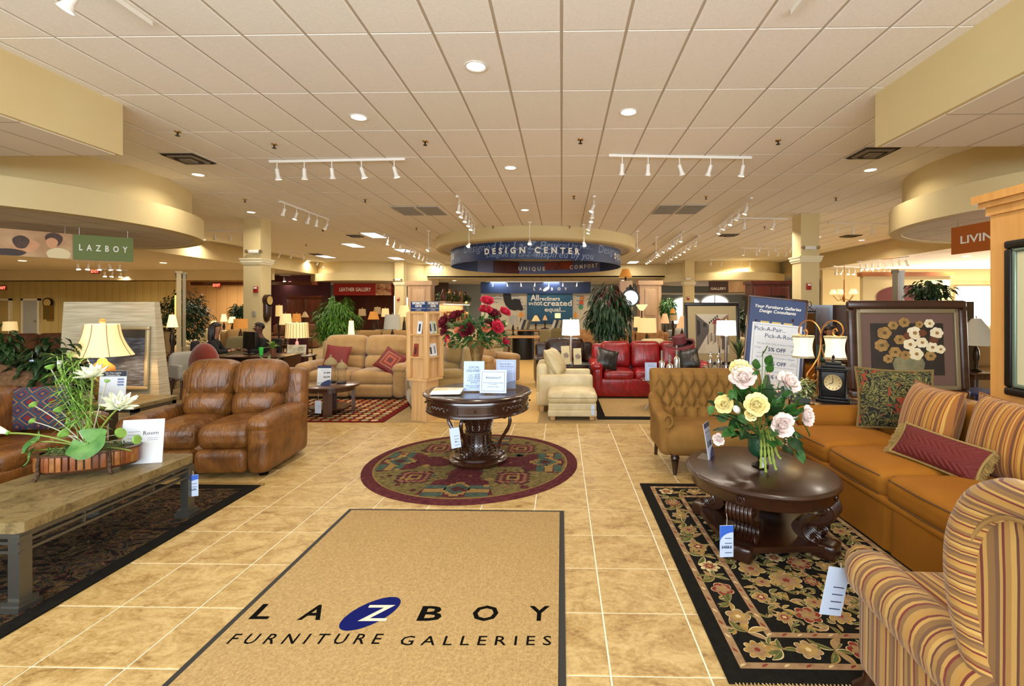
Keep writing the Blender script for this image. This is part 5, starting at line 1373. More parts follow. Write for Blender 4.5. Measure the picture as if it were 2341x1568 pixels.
track('track light at the top edge above the oval coffee table', Vector((C(1812, 20).x, 1.9, 0)), C(1812, 20), heads=(.7,), power=25)
track('long track light left of the sign ring', C(880, 534), C(1015, 603), n=14, power=120)
track('long track light right of the sign ring', C(1562, 527), C(1478, 590), n=14, power=120)
track('second long track right of the sign ring', C(1598, 537), C(1520, 590), n=8, power=60)
track('track light beside the left round soffit', C(438, 523), C(562, 527), heads=(.1, .42, .7, .95), power=60)
track('track light left of the right round soffit', C(1893, 507), C(2050, 511), heads=(.13, .36, .64, .9), power=60)
track('track light in front of the right column', C(1678, 496), C(1800, 498), heads=(.2, .75), power=50)
track('short track light right of the left column', C(633, 570), C(700, 578), heads=(.1, .5, .9), power=40)
track('two-head track above the leather gallery sign', C(722, 590), C(745, 598), heads=(.2, .8), power=0, light=False)
track('five-head track in front of the far right soffit', C(1620, 592), C(1720, 594), heads=(.05, .3, .55, .75, .95), power=40)
track('track light crossing behind the right column', C(1690, 565), C(1800, 568), heads=(.1, .35, .6, .8, .97), power=40)
track('upper track crossing behind the right column', C(1728, 556), C(1812, 557), heads=(.1, .5, .95), power=0, light=False)
def lz(u, v): return F(u, v, LZ)
for i, (a, b2, n, lab) in enumerate((((425, 617), (545, 619), 5, 'low track light left of the first column'), ((355, 628), (555, 632), 12, 'dense low track light left of the column'),
        ((470, 640), (545, 643), 6, 'small low track light beside the red exit sign'), ((165, 594), (285, 597), 5, 'low track light under the green sign'),
        ((230, 614), (320, 618), 5, 'low track light right of the exit sign'), ((640, 628), (745, 633), 6, 'low track light right of the first column'),
        ((1870, 620), (1985, 628), 9, 'low track light above the chandelier'), ((1905, 607), (2040, 612), 10, 'low track light above the dark folding screen'),
        ((1960, 597), (2080, 585), 8, 'low track light in front of the bright gallery'))):
    track(lab, lz(*a), lz(*b2), n=n, z=LZ, power=45, hs=1.3)
troffer(*C(855, 537)[:2], 'bright square light panel nearest above the bookcase', power=60)
troffer(*C(808, 560)[:2], 'second bright light panel right of the left column', power=60)
troffer(*C(745, 586)[:2], 'bright light panel furthest left near the column', power=60)
troffer(*C(906, 590)[:2], 'bright light panel above the far left column', power=60)
troffer(*C(924, 572)[:2], 'bright light panel crossed by the long track', power=60)
troffer(*C(990, 602)[:2], 'small light panel left of the sign ring', power=40)
troffer(*C(1447, 599)[:2], 'small light panel right of the sign ring', power=40)
troffer(*C(1504, 608)[:2], 'small light panel above the far clock', power=40)
for u, v, lab in ((1140, 645, 'first light panel above the blue back wall'), (1207, 650, 'second light panel above the blue back wall'), (1261, 645, 'third light panel above the blue back wall'), (1318, 650, 'fourth light panel above the blue back wall')):
    p = F(u, v, 3.5); troffer(p.x, p.y, lab, 3.5, 1.1, 1.1, 90)
for u, v, lab in ((1088, 149, 'largest downlight nearest the viewer above the entrance mat'), (820, 266, 'downlight left of centre above the left track light'), (1437, 254, 'downlight right of centre above the right track light'), (453, 398, 'downlight beside the left air vent'), (1167, 382, 'downlight between the two five-head track lights'), (1990, 387, 'downlight beside the right air vent'), (1200, 479, 'downlight just in front of the sign ring drum'), (574, 484, 'downlight just above the left column')):
    downlight(u, v, 'round recessed ' + lab, r=.1, power=20)
for u, v in ((705, 596), (463, 547), (1870, 541), (1970, 548)): downlight(u, v, 'small distant downlight in the main ceiling', power=40, group='distant downlights')
for x, y in ((-17, 14), (-17, 20), (-22, 13), (-22, 19), (-28, 14), (-28, 21), (-18, 24.5)):  # added fixtures on a loose grid, put in to light the left galleries
    downlight(0, 0, 'small added downlight brightening the left gallery', z=LZ, power=120, group='added left gallery downlights', p=Vector((x, y, LZ)), r=.12)
for x, y in ((15, 12), (15, 18), (20, 12), (20, 18), (16, 25), (21, 26)):  # added fixtures that brighten the right galleries
    downlight(0, 0, 'small added downlight brightening the right gallery', z=LZ, power=120, group='added right gallery downlights', p=Vector((x, y, LZ)), r=.12)
for x, y in ((-11, 32), (-7, 31), (4, 31), (9, 32)):  # added fixtures that brighten the back galleries
    downlight(0, 0, 'small added downlight brightening the back gallery', z=3.5, power=110, group='added back gallery downlights', p=Vector((x, y, 3.5)), r=.12)
M_vent = mat('vent_grey', '8A8072', .5, .3); M_ventd = mat('vent_dark', '2A2620', .7)
def vent(u, v, lab, sx=.6, sy=.6, z=CZ):
    p = F(u, v, z); t = thing('air_vent', lab, 'air vent', (p.x, p.y, z - .011))
    MB().box(-sx / 2, sx / 2, -sy / 2, sy / 2, -.01, 0).build('frame', M_grid, t, smooth=False)
    for k in range(4):
        a = (1 - k * .22) ; 
        b = MB(); b.lathe([(sx * .66 * a, -.012 - k * .012), (sx * .62 * a, -.03 - k * .012), (sx * .55 * a, -.014 - k * .012)], 4, a0=pi / 4, a1=pi / 4 + 2 * pi, sy=sy / sx)
        b.build('louver', M_vent if k % 2 else M_ventd, t, smooth=False)
vent(432, 360, 'square louvred air vent near the left soffit'); vent(1995, 347, 'square louvred air vent near the right soffit')
vent(812, 538, 'small air vent beside the nearest light panel', .5, .5); vent(722, 580, 'small air vent above the leather sign', .5, .5)
vent(1667, 536, 'small air vent left of the right column', .6, .5); vent(1945, 538, 'small air vent right of the right column', .6, .5)
def grille(u, v, lab):
    p = C(u, v); t = thing('return_grille', lab, 'air grille', (p.x, p.y, CZ - .011))
    for s in (-1, 1):
        o = MB().box(s * .32 - .28, s * .32 + .28, -.55, .55, -.014, 0).build('grille_panel', mat('grille', 'A9A9A4', .6), t, smooth=False)
        b = MB()
        for k in range(16): b.box(s * .32 - .25, s * .32 + .25, -.5 + k * .065, -.48 + k * .065, -.018, -.013)
        b.build('slat', M_vent, o, smooth=False)
grille(960, 481, 'pair of grey return air grilles left of the sign ring'); grille(1551, 478, 'pair of grey return air grilles right of the sign ring')
def sprinkler(u, v, z=CZ):
    p = F(u, v, z); t = thing('sprinkler_head', 'small brass sprinkler head in the ceiling', 'sprinkler', (p.x, p.y, z - .011), 0, 'ceiling sprinkler heads')
    MB().lathe([(.045, 0), (.04, -.012), (.015, -.014)], 12).build('escutcheon', M_brass, t)
    MB().tube([(0, 0, -.01), (0, 0, -.06)], .012, 6).lathe([(.001, -.06), (.032, -.06), (.032, -.066), (.001, -.066)], 10).build('deflector', M_black, t)
for u, v in ((627, 328), (972, 321), (1327, 317), (1779, 319), (406, 299), (560, 455), (835, 455), (1312, 447), (1614, 448), (1911, 451), (952, 520), (1127, 516), (1302, 516), (1495, 556), (738, 524), (700, 558), (1748, 517)):
    sprinkler(u, v)
def emergency(cx, cy, z, lab):
    t = thing('emergency_light', lab, 'emergency light', (cx, cy, z))
    MB().rbox(0, -.06, 0, .34, .1, .1, .03, 4).build('housing', M_white, t)
    for s in (-1, 1): MB().lathe([(.001, 0), (.05, 0), (.055, .05), (.05, .055), (.001, .05)], 12).build('lamp', M_chrome, t, loc=(s * .2, -.09, .0), rot=(radians(90), 0, 0))
def strobe(cx, cy, z, lab):
    t = thing('fire_strobe', lab, 'fire alarm', (cx, cy, z))
    MB().rbox(0, -.025, 0, .13, .05, .18, .01, 3).build('case', mat('alarm_red', '9E2418', .4), t)
    MB().rbox(0, -.055, .045, .09, .02, .05, .008, 3).build('strobe_lens', M_white, t)
for u, Y, lab in ((586, 13.5, 'left column'), (1848, 13.2, 'right column')):
    x = A(u, 600, Y).x
    emergency(x, Y, A(u, 576 if u < 1000 else 567, Y).z, 'white two-lamp emergency light on the ' + lab)
    strobe(x, Y, A(u, 662 if u < 1000 else 655, Y).z, 'red fire strobe on the ' + lab)
p = A(582, 717, 13.5); t = tag(MB().rbox(0, -.02, 0, .11, .04, .16, .01, 3).build('thermostat', mat('thermo', '9C9888', .5), loc=p), 'grey wall thermostat on the left column', 'thermostat')
x = A(911, 640, 25.75).x
emergency(x, 25.75, A(911, 640, 25.75).z, 'emergency light on the far left column'); strobe(x, 25.75, A(911, 684, 25.75).z, 'red fire strobe on the far left column')
x = A(1573, 640, 25.75).x
emergency(x, 25.75, A(1573, 638, 25.75).z, 'emergency light on the far right column'); strobe(x, 25.75, A(1573, 682, 25.75).z, 'red fire strobe on the far right column')
M_exit = emitter('exit_red', 'E83A28', 1.6)
def exit_sign(p, lab):
    t = thing('exit_sign', lab, 'exit sign', p)
    MB().box(-.2, .2, 0, .06, -.12, .12).build('housing', mat('exit_case', 'B03024', .5), t, smooth=False)
    b = MB(); text(b, 'EXIT', .2, lambda a, c: (a, -.004, c - .07), bold=.008); b.build('lettering', emitter('exit_letters', 'FF6A50', 3), t, smooth=False)
exit_sign(A(4, 658, 24.9), 'red exit sign at the far left edge')
exit_sign(A(217, 620, 23.55), 'red exit sign on the brown bulkhead')
exit_sign(A(495, 652, 26.2), 'red exit sign left of the first column')
def shade_mat(name, col, emitc, st): return mat(name, col, .8, emit=(emitc, st))
SH = dict(lit=shade_mat('shade_lit', 'E8D2A0', 'FFD080', .5), white=shade_mat('shade_white', 'F8F4EC', 'FFF6E4', 1.6), amber=shade_mat('shade_amber', 'B87A34', 'E09038', .42),
          tan=shade_mat('shade_tan', 'B89A6E', 'C89A5C', .10), pink=shade_mat('shade_pink', 'D8B088', 'F0B878', .38), bright=shade_mat('shade_bright', 'FBEBC0', 'FFDE98', 1.1), grey=shade_mat('shade_grey', 'B4AE9C', 'B4AE9C', .05))
BASE = dict(bronze=mat('lamp_bronze', '3A2A1A', .35, .6), silver=M_chrome, ceramic=mat('lamp_ceramic', 'C89A54', .3, var=(8, '9A6A2C', .7)), violet=mat('lamp_violet', '8A6A8A', .2), black=M_black, gold=mat('lamp_gold', 'A07A3C', .35, .7))
def table_lamp(label, x, y, z0, zs0, zs1, rt, rb, shade, base='bronze', style=0, power=0, name='table_lamp', concave=0, ribs=0, finial=True):
    t = thing(name, label, 'lamp', (x, y, z0)); h0, h1 = zs0 - z0, zs1 - z0
    prof = []
    for i in range(9):
        f = i / 8; prof.append((rb + (rt - rb) * f - concave * sin(pi * f) * rb, h0 + (h1 - h0) * f))
    s = MB().lathe(prof + [(p[0] - .004, p[1]) for p in reversed(prof)], 28).build('shade', SH[shade] if isinstance(shade, str) else shade, t)
    if ribs:
        for k in range(ribs):
            a = 2 * pi * k / ribs + .2; MB().tube([((r + .002) * cos(a), (r + .002) * sin(a), z) for r, z in prof], .004, 5).build('rib', mat('shade_rib', '9A7A4A', .7), s)
    bm_ = BASE[base]
    hb = h0 + (h1 - h0) * .1
    if style == 0: pr = [(.001, 0), (.07, 0), (.075, .015), (.03, .04), (.025, hb * .3), (.05, hb * .5), (.035, hb * .75), (.012, hb * .85), (.01, hb)]
    elif style == 1: pr = [(.001, 0), (.075, 0), (.075, .02), (.028, .022), (.028, hb - .04), (.01, hb - .03), (.01, hb)]
    elif style == 2: pr = [(.001, 0), (.06, 0), (.065, .02), (.1, hb * .25), (.13, hb * .5), (.11, hb * .7), (.05, hb * .8), (.04, hb * .85), (.012, hb * .9), (.01, hb)]
    else: pr = [(.001, 0), (.055, 0), (.03, .0 + hb * .7), (.012, hb * .75), (.01, hb)]
    MB().lathe(pr, 20).build('base', bm_, t)
    MB().tube([(0, 0, hb - .01), (0, 0, h1 + .005)], .005, 5).build('stem', M_brass, t)
    b = MB()
    for a in (0, 2.1, 4.2): b.tube([(0, 0, h1 - .005), (rt * cos(a), rt * sin(a), h1 - .008)], .003, 4)
    b.build('spider', M_brass, t)
    if finial: MB().lathe([(.001, 0), (.008, .004), (.005, .012), (.014, .022), (.012, .034), (.001, .042)], 10).build('finial', M_brass, t, loc=(0, 0, h1))
    if power: point_light('lamp_bulb_light', (0, 0, (h0 + h1) / 2), power, WARM, .05, parent=t)
    return t
def stand(label, x, y, z, w=.42, d=.42, m=None, name='end_table', round_=False):
    t = thing(name, label, 'table', (x, y, 0)); m = m or M_walnut
    if round_: MB().lathe([(.001, z), (w / 2, z), (w / 2 + .01, z - .012), (w / 2, z - .03), (.001, z - .03)], 28).build('table_top', m, t)
    else: MB().rbox(0, 0, z - .015, w, d, .03, .008, 3).build('table_top', m, t)
    MB().bbox(0, 0, z - .07, w * .8 if not round_ else w * .6, d * .8 if not round_ else w * .6, .08).build('apron', m, t, smooth=False)
    k = .36 if not round_ else .28
    for sx in (-1, 1):
        for sy in (-1, 1): MB().tube([(sx * w * k, sy * d * k, z - .03), (sx * w * (k + .02), sy * d * (k + .02), 0)], [.022, .016], 6).build('leg', m, t)
    MB().bbox(0, 0, .16, w * .7, d * .7, .018).build('shelf', m, t, smooth=False)
    return t
def bg_lamp(label, u, v0, v1, wt, wb, Y, shade='lit', tz=.68, base='bronze', style=0, power=0, concave=.0, table=True):
    p = A(u, v0, Y); q = A(u, v1, Y); s = Y / FPX
    table_lamp(label, p.x, Y, tz + .001, q.z, p.z, wt * s / 2, wb * s / 2, shade, base, style, power, concave=concave)
    if table: stand('dark end table under the ' + label.split(' with ')[0], p.x, Y, tz)
ex, ey, ez = A(335, 930, 5.35).x, 5.42, .60
et = thing('stone_end_table', 'stone top end table beside the leather loveseat', 'end table', (ex - .33, ey, 0))
MB().rbox(0, 0, ez - .025, .82, .6, .05, .008, 3).build('stone_top', M_stone, et)
MB().box(-.39, .39, -.28, .28, ez - .09, ez - .05).build('apron', M_iron, et, smooth=False)
for sx in (-1, 1):
    for sy in (-1, 1): MB().box(sx * .36 - .03, sx * .36 + .03, sy * .25 - .03, sy * .25 + .03, 0, ez - .05).build('leg', M_iron, et, smooth=False)
lx = A(234, 800, 5.45).x; q1, q0 = A(234, 741, 5.45), A(234, 813, 5.45)
table_lamp('cream bell-shade lamp with crackled amber base and glass ball finial', lx, 5.45, ez + .001, q0.z, q1.z, .155, .29, SH['lit'], 'ceramic', 2, 22, 'table_lamp', concave=.1, ribs=8, finial=False)
o = [k for k in bpy.data.objects if k.get('label', '').startswith('cream bell-shade')][0]
MB().sphere(0, 0, q1.z - ez + .035, .03, n=14, m=10).build('glass_finial', mat('finial_glass', 'D8A860', .08, trans=.6), o)
p = A(251, 940, 5.2)
display_card('leather protection plan sign with black header on the stone end table', (A(251, 900, 5.14).x, 5.16, ez + .001), .05, .29, .36, tilt=-.08, border=False, header=(.16, M_ink), texts=[('One Year Leather\nProtection Plan', .024, 0, .028, M_lettw, {})], rules=[(.05, .12, .1 + .03 * k, .02) for k in range(3)], m=M_paper)
def grasscloth():
    m = bpy.data.materials.new('grasscloth'); t = NT(m); v = t.scale(t.coord(), (1.5, 1, 38)); f = t.noise(v, 1.2, 4, .6)
    t.link(t.ramp(f, [(.35, '9A8E70'), (.65, 'BCB094')]), t.b.inputs['Base Color']); t.b.inputs['Roughness'].default_value = .8; t.bump(f, .3, .006); return m
a0, a1 = A(142, 690, 5.95), A(350, 690, 5.95)
pn = thing('gallery_divider', 'grasscloth display panel with a framed lake landscape', 'display panel', ((a0.x + a1.x) / 2, 6.0, 0))
hw_ = (a1.x - a0.x) / 2
MB().add([(-hw_ - .05, -.1, 0), (hw_ + .15, -.1, 0), (hw_ + .15, .12, 0), (-hw_ - .05, .12, 0), (-hw_, -.03, a0.z), (hw_, -.03, a0.z), (hw_, .05, a0.z), (-hw_, .05, a0.z)], [(0, 3, 2, 1), (4, 5, 6, 7), (0, 1, 5, 4), (1, 2, 6, 5), (2, 3, 7, 6), (3, 0, 4, 7)]).build('panel_board', grasscloth(), pn, smooth=False)
def lake_mat(w, h):
    m = bpy.data.materials.new('lake_painting'); t = NT(m); v = t.coord(); x = t.xyz(v)
    z = t.math('DIVIDE', x[2], h); n = t.noise(v, 5, 5, .6, .5); n2 = t.noise(t.scale(v, (3, 1, 22)), 2, 4, .6)
    zz = t.math('ADD', z, t.math('MULTIPLY', t.math('SUBTRACT', n, .5), .22))
    zz = t.math('SUBTRACT', zz, t.math('MULTIPLY', t.math('DIVIDE', x[0], w), .32))
    sky = t.ramp(zz, [(.30, '3A3A34'), (.42, '4A3A2E'), (.56, '6A3A22'), (.66, '7A8A9A'), (.85, '8A9CB0')])
    wat = t.ramp(n2, [(.35, '3A3230'), (.55, '5A6478'), (.7, '7A88A0')])
    t.link(t.mix(t.math('LESS_THAN', z, .36), sky, wat), t.b.inputs['Base Color']); t.b.inputs['Roughness'].default_value = .5; return m
def picture(label, c, rz, tilt, w, h, fw, fm, mw=0, mm=None, art=None, name='framed_picture', depth=.04, roll=0, parts=None, parent=None, inner=None):
    """frame in local xz plane, centred; c is the centre"""
    if parent is None:
        t = thing(name, label, 'picture', c); t.rotation_euler = (tilt, roll, rz)
    else:
        t = bpy.data.objects.new(name, None); COL.objects.link(t); t.location = c; t.rotation_euler = (tilt, roll, rz); t.parent = parent
    for k, (x0, x1, z0, z1) in enumerate(((-w / 2, w / 2, -h / 2, -h / 2 + fw), (-w / 2, w / 2, h / 2 - fw, h / 2), (-w / 2, -w / 2 + fw, -h / 2 + fw, h / 2 - fw), (w / 2 - fw, w / 2, -h / 2 + fw, h / 2 - fw))):
        MB().rbox((x0 + x1) / 2, 0, (z0 + z1) / 2, x1 - x0, depth, z1 - z0, fw * .3, 3).build('frame_rail', fm, t)
    if inner:
        for k, (x0, x1, z0, z1) in enumerate(((-w / 2 + fw, w / 2 - fw, -h / 2 + fw, -h / 2 + fw + inner[0]), (-w / 2 + fw, w / 2 - fw, h / 2 - fw - inner[0], h / 2 - fw), (-w / 2 + fw, -w / 2 + fw + inner[0], -h / 2 + fw, h / 2 - fw), (w / 2 - fw - inner[0], w / 2 - fw, -h / 2 + fw, h / 2 - fw))):
            MB().rbox((x0 + x1) / 2, -.002, (z0 + z1) / 2, x1 - x0, depth * .7, z1 - z0, .012, 3).build('inner_moulding', inner[1], t)
    MB().box(-w / 2 + fw * .7, w / 2 - fw * .7, 0, depth / 2 - .002, -h / 2 + fw * .7, h / 2 - fw * .7).build('mat_board', mm or M_paper, t, smooth=False)
    e = fw + mw
    if art: MB().box(-w / 2 + e, w / 2 - e, -.004, .002, -h / 2 + e, h / 2 - e).build('artwork', art, t, smooth=False)
    return t
w_, h_ = 105 * 5.85 / FPX, .78
picture('', (A(262, 820, 5.9).x - pn.location.x, -.09, A(262, 818, 5.9).z), 0, -.04, .86, .80, .045, mat('champagne_frame', 'B0A27E', .4, .3), 0, None, lake_mat(.8, .7), parent=pn)
def tree(label, x, y, h, crown, n=900, leaf=(.07, .03), m=None, z0=0, trunks=2, pot=True, droop=.5, name='ficus_tree', cat='tree', top=None, flat_=False, seed=0, shape=1.0, red=None):
    """crown=(rx, rz, zc): ellipsoid of leaves"""
    rnd = random.Random(seed + int(x * 31)); t = thing(name, label, cat, (x, y, z0)); rx, rz_, zc = crown
    if pot: MB().lathe([(.001, 0), (.13, 0), (.17, .28), (.18, .3), (.15, .3), (.14, .26), (.001, .26)], 18).build('pot', mat('pot_dark', '2E2018', .5), t)
    b = MB()
    for k in range(trunks):
        a = 2 * pi * k / trunks; b.tube(bez((.03 * cos(a), .03 * sin(a), .2 if pot else 0), (.05 * cos(a + 1), .05 * sin(a + 1), zc * .4), (-.04 * cos(a), .04, zc * .7), (.02 * cos(a), .02 * sin(a), zc + rz_ * .3), 8), [.022 - .0015 * i for i in range(9)], 6)
    for k in range(16):
        a, e = rnd.uniform(0, 6.28), rnd.uniform(-.5, 1.2); q = Vector((rx * .75 * cos(a) * cos(e), rx * .75 * sin(a) * cos(e), zc + rz_ * .75 * sin(e))); b.tube([(0, 0, zc - rz_ * .5), (q.x * .5, q.y * .5, (zc + q.z) / 2), q], [.01, .007, .003], 4)
    b.build('trunk', mat('bark', '4A3620', .85), t)
    b = MB()
    for k in range(n):
        a = rnd.uniform(0, 2 * pi); s = rnd.uniform(-1, 1); r = rnd.uniform(.45, 1.0) ** .6
        lump = .82 + .18 * sin(3 * a + 2.3 * s * 3 + seed)
        c = sqrt(max(0, 1 - s * s)) * (1 if shape == 1 else (1 - .35 * shape * s))
        p = Vector((rx * r * c * cos(a) * lump, rx * r * c * sin(a) * lump, zc + rz_ * r * s * lump))
        d = Vector((cos(a), sin(a), -droop + rnd.uniform(-.4, .5))) + Vector((rnd.uniform(-.6, .6), rnd.uniform(-.6, .6), 0))
        b.cur = 1 if (red and s > .55 and rnd.random() < .5) else 0
        b.leaf(p, d, (0, 0, 1), leaf[0] * rnd.uniform(.7, 1.3), leaf[1] * rnd.uniform(.8, 1.2), .25, rnd.uniform(.1, .5))
    b.build('foliage', [m or M_leafd, red or M_leafd], t, angle=180)
    return t
def px_tree(label, u, v0, v1, wpx, Y, **kw):
    p, q = A(u, v0, Y), A(u, v1, Y); s = Y / FPX; rz_ = (p.z - q.z) / 2
    return tree(label, p.x, Y, p.z, (wpx * s / 2, rz_, (p.z + q.z) / 2), **kw)
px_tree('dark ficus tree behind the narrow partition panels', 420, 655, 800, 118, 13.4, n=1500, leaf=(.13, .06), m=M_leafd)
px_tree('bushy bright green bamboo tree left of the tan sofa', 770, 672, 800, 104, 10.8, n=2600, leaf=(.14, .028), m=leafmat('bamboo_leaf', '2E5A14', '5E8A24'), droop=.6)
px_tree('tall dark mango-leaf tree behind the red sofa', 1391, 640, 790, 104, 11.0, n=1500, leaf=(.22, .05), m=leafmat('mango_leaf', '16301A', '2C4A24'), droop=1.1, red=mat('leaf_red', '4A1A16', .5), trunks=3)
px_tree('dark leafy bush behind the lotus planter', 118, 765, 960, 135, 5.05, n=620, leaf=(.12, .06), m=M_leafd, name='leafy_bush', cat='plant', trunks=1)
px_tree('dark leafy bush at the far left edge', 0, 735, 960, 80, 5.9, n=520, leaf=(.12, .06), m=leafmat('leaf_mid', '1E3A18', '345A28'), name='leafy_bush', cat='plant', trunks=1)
px_tree('small black-green palm before the plum wall', 545, 690, 740, 26, 18, n=300, leaf=(.25, .07), m=M_leafd, trunks=1)
px_tree('green tree in front of the bright arched window', 1528, 675, 730, 34, 19, n=500, leaf=(.22, .06), m=leafmat('leaf_back', '3A6A30', '5A8A40'), trunks=1)
px_tree('thin ficus right of the street picture', 1698, 698, 760, 26, 14.2, n=350, leaf=(.11, .05), m=M_leafd, trunks=1)
price_tag('white price tag hanging in the dark leafy bush', (A(85, 800, 4.95).x, 4.9, A(85, 802, 4.95).z), .055, .085, .09, 0, blue=False, lines=3)
def sightbox(label, u, Y0, Y1, th, z, m, name):
    p, q = A(u, 700, Y0), A(u, 700, Y1); L = (q - p).length; a = atan2(q.y - p.y, q.x - p.x)
    t = thing(name, label, 'partition', (p.x, p.y, 0), a); MB().box(0, L, -th / 2, th / 2, 0, z).build('panel', m, t, smooth=False)
    MB().box(-.02, L, -th / 2 - .02, th / 2 + .02, z, z + .04).build('cap', m, t, smooth=False); return t
M_pan = mat('panel_tan', 'C0A878', .6)
pz = A(408, 624, 10.2).z
t = sightbox('left narrow tan partition seen edge-on', 409, 10.2, 11.8, .085, pz, M_pan, 'partition_panel')
t2 = sightbox('right narrow tan partition seen edge-on', 421, 10.3, 11.9, .06, pz - .02, mat('panel_grey', '9A8A66', .6), 'partition_panel')
o = MB().box(.1, .9, .045, .075, 1.2, 1.95).build('edge_frame', M_brass, t, smooth=False)
def skinned(name, pts, edges, m, parent, root=0, sub=2, smooth_branch=.5):
    me = bpy.data.meshes.new(name); me.from_pydata([p[:3] for p in pts], edges, []); o = bpy.data.objects.new(name, me); COL.objects.link(o); o.parent = parent
    md = o.modifiers.new('skin', 'SKIN'); md.branch_smoothing = smooth_branch; md.use_smooth_shade = True
    for i, p in enumerate(pts):
        sv = me.skin_vertices[0].data[i]; r = p[3] if isinstance(p[3], (tuple, list)) else (p[3], p[3]); sv.radius = r; sv.use_root = (i == root)
    s2 = o.modifiers.new('sub', 'SUBSURF'); s2.levels = sub; s2.render_levels = sub
    me.materials.append(m); return o
def hand(parent, p, d, m, s=1):
    M = frame_at(p, d); b = MB()
    b.rbox(0, 0, .04, .075, .026, .085, .012, 3)
    for k in range(4): x = -.028 + k * .0185; L = (.06, .07, .066, .052)[k]; b.tube([(x, 0, .08), (x, .008, .08 + L * .5), (x, .03, .08 + L * .9)], [.009, .0085, .0065], 6)
    b.tube([(-.036 * s, 0, .03), (-.058 * s, .01, .055), (-.06 * s, .022, .085)], [.011, .01, .0075], 6)
    b.v = [tuple(M @ Vector(v)) for v in b.v]; return b.build('hand', m, parent)
def person(label, loc, rz, skin, shirt, trousers, hair, hairstyle, lean=.1, turn=0, arms=None):
    t = thing('person', label, 'person', loc, rz)     # seated, faces -y, origin on floor under the pelvis
    sh = .46; L = lean
    arms = arms or [((-.2, -.2, .76), (-.12, -.42, .78)), ((.2, -.2, .76), (.12, -.42, .78))]
    pts = [(0, 0, sh + .1, (.17, .14)), (0, -L * .3, sh + .3, (.15, .12)), (0, -L * .8, sh + .48, (.17, .115)), (0, -L, sh + .58, (.09, .08)), (0, -L - .02, sh + .66, .052), (0, -L - .035, sh + .72, (.07, .075)), (0, -L - .03, sh + .79, (.082, .098)), (0, -L - .02, sh + .85, (.07, .085)),
           (-.17, -L * .8, sh + .52, .062), (.17, -L * .8, sh + .52, .062), (-.09, -.04, sh + .06, .1), (.09, -.04, sh + .06, .1), (-.12, -.42, sh + .06, .075), (.12, -.42, sh + .06, .075), (-.12, -.45, .12, .05), (.12, -.45, .12, .05), (-.12, -.56, .05, .045), (.12, -.56, .05, .045)]
    ed = [(0, 1), (1, 2), (2, 3), (3, 4), (4, 5), (5, 6), (6, 7), (2, 8), (2, 9), (0, 10), (0, 11), (10, 12), (11, 13), (12, 14), (13, 15), (14, 16), (15, 17)]
    for s, (e, w) in ((0, arms[0]), (1, arms[1])):
        i = len(pts); pts += [(e[0], e[1], e[2], .045), (w[0], w[1], w[2], .032)]; ed += [(8 + s, i), (i, i + 1)]
    body = skinned('body', pts, ed, skin, t)
    tp = [(x, y, z, tuple(q + .012 for q in (r if isinstance(r, tuple) else (r, r)))) for x, y, z, r in pts]
    top_i = [0, 1, 2, 3, 8, 9, 18, 19, 20, 21]
    rem = {k: i for i, k in enumerate(top_i)}
    tpp = [tp[k] for k in top_i]
    for k in (7, 9): a, b_ = Vector(tpp[k - 1][:3]), Vector(tpp[k][:3]); c = a + (b_ - a) * .85; tpp[k] = (c.x, c.y, c.z, tpp[k][3])
    skinned('shirt', tpp, [(rem[a], rem[b_]) for a, b_ in ed if a in rem and b_ in rem], shirt, t)
    leg_i = [0, 10, 11, 12, 13, 14, 15]; rem = {k: i for i, k in enumerate(leg_i)}
    skinned('trousers', [tp[k] for k in leg_i], [(rem[a], rem[b_]) for a, b_ in ed if a in rem and b_ in rem], trousers, t)
    hz, hy = sh + .78, -L - .035
    f = MB(); f.sphere(0, hy - .098, hz - .012, .014, .02, .02, 8, 6); f.build('nose', skin, t)
    for s in (-1, 1):
        MB().sphere(s * .032, hy - .088, hz + .015, .012, .01, .008, 8, 6).build('eye', mat('eye_white', 'D8D0C4', .3), t); MB().sphere(s * .032, hy - .096, hz + .015, .006, .004, .006, 6, 5).build('iris', mat('iris', '20140C', .2), t)
        MB().sphere(s * .086, hy + .01, hz, .012, .022, .032, 8, 6).build('ear', skin, t)
        MB().tube([(s * .018, hy - .094, hz + .038), (s * .035, hy - .094, hz + .042), (s * .05, hy - .082, hz + .036)], .004, 5).build('eyebrow', hair, t)
    MB().sphere(0, hy - .086, hz - .052, .026, .012, .008, 10, 6).build('mouth', mat('lips', '7A3A30', .5), t)
    b = MB(); rnd = random.Random(1)
    def cap(v, k=1.1): return v
    if hairstyle == 'short':
        b.sphere(0, hy + .012, hz + .035, .094, .108, .096, 18, 12, fn=lambda v: (v[0], v[1], v[2]) if v[2] > hz + .03 + (.05 if v[1] < hy - .04 else -.05 if v[1] > hy + .03 else 0) else (v[0] * .7, hy + (v[1] - hy) * .6 + .02, max(v[2], hz - .03)))
    else:
        b.sphere(0, hy + .015, hz + .035, .108, .118, .105, 18, 12, fn=lambda v: (v[0], v[1], v[2]) if (v[2] > hz + .045 or v[1] > hy) else (v[0] * .8, hy + .01, v[2]))
        for k in range(46):
            a = rnd.uniform(-.25, pi + .25); x, y = .1 * cos(a), hy + .02 + .1 * sin(a) * .95; L2 = rnd.uniform(.22, .36)
            b.tube([(x * .8, y, hz + .08), (x * 1.12, y + .012, hz), (x * (1.2 + .2 * rnd.random()), y + .015, hz - L2 * .6), (x * 1.0, y + .01, hz - L2)], [.02, .026, .024, .008], 6)
    b.build('hair', hair, t)
    for s, (e, w) in ((-1, arms[0]), (1, arms[1])): hand(t, w, Vector(w) - Vector(e), skin, -s)
    return t
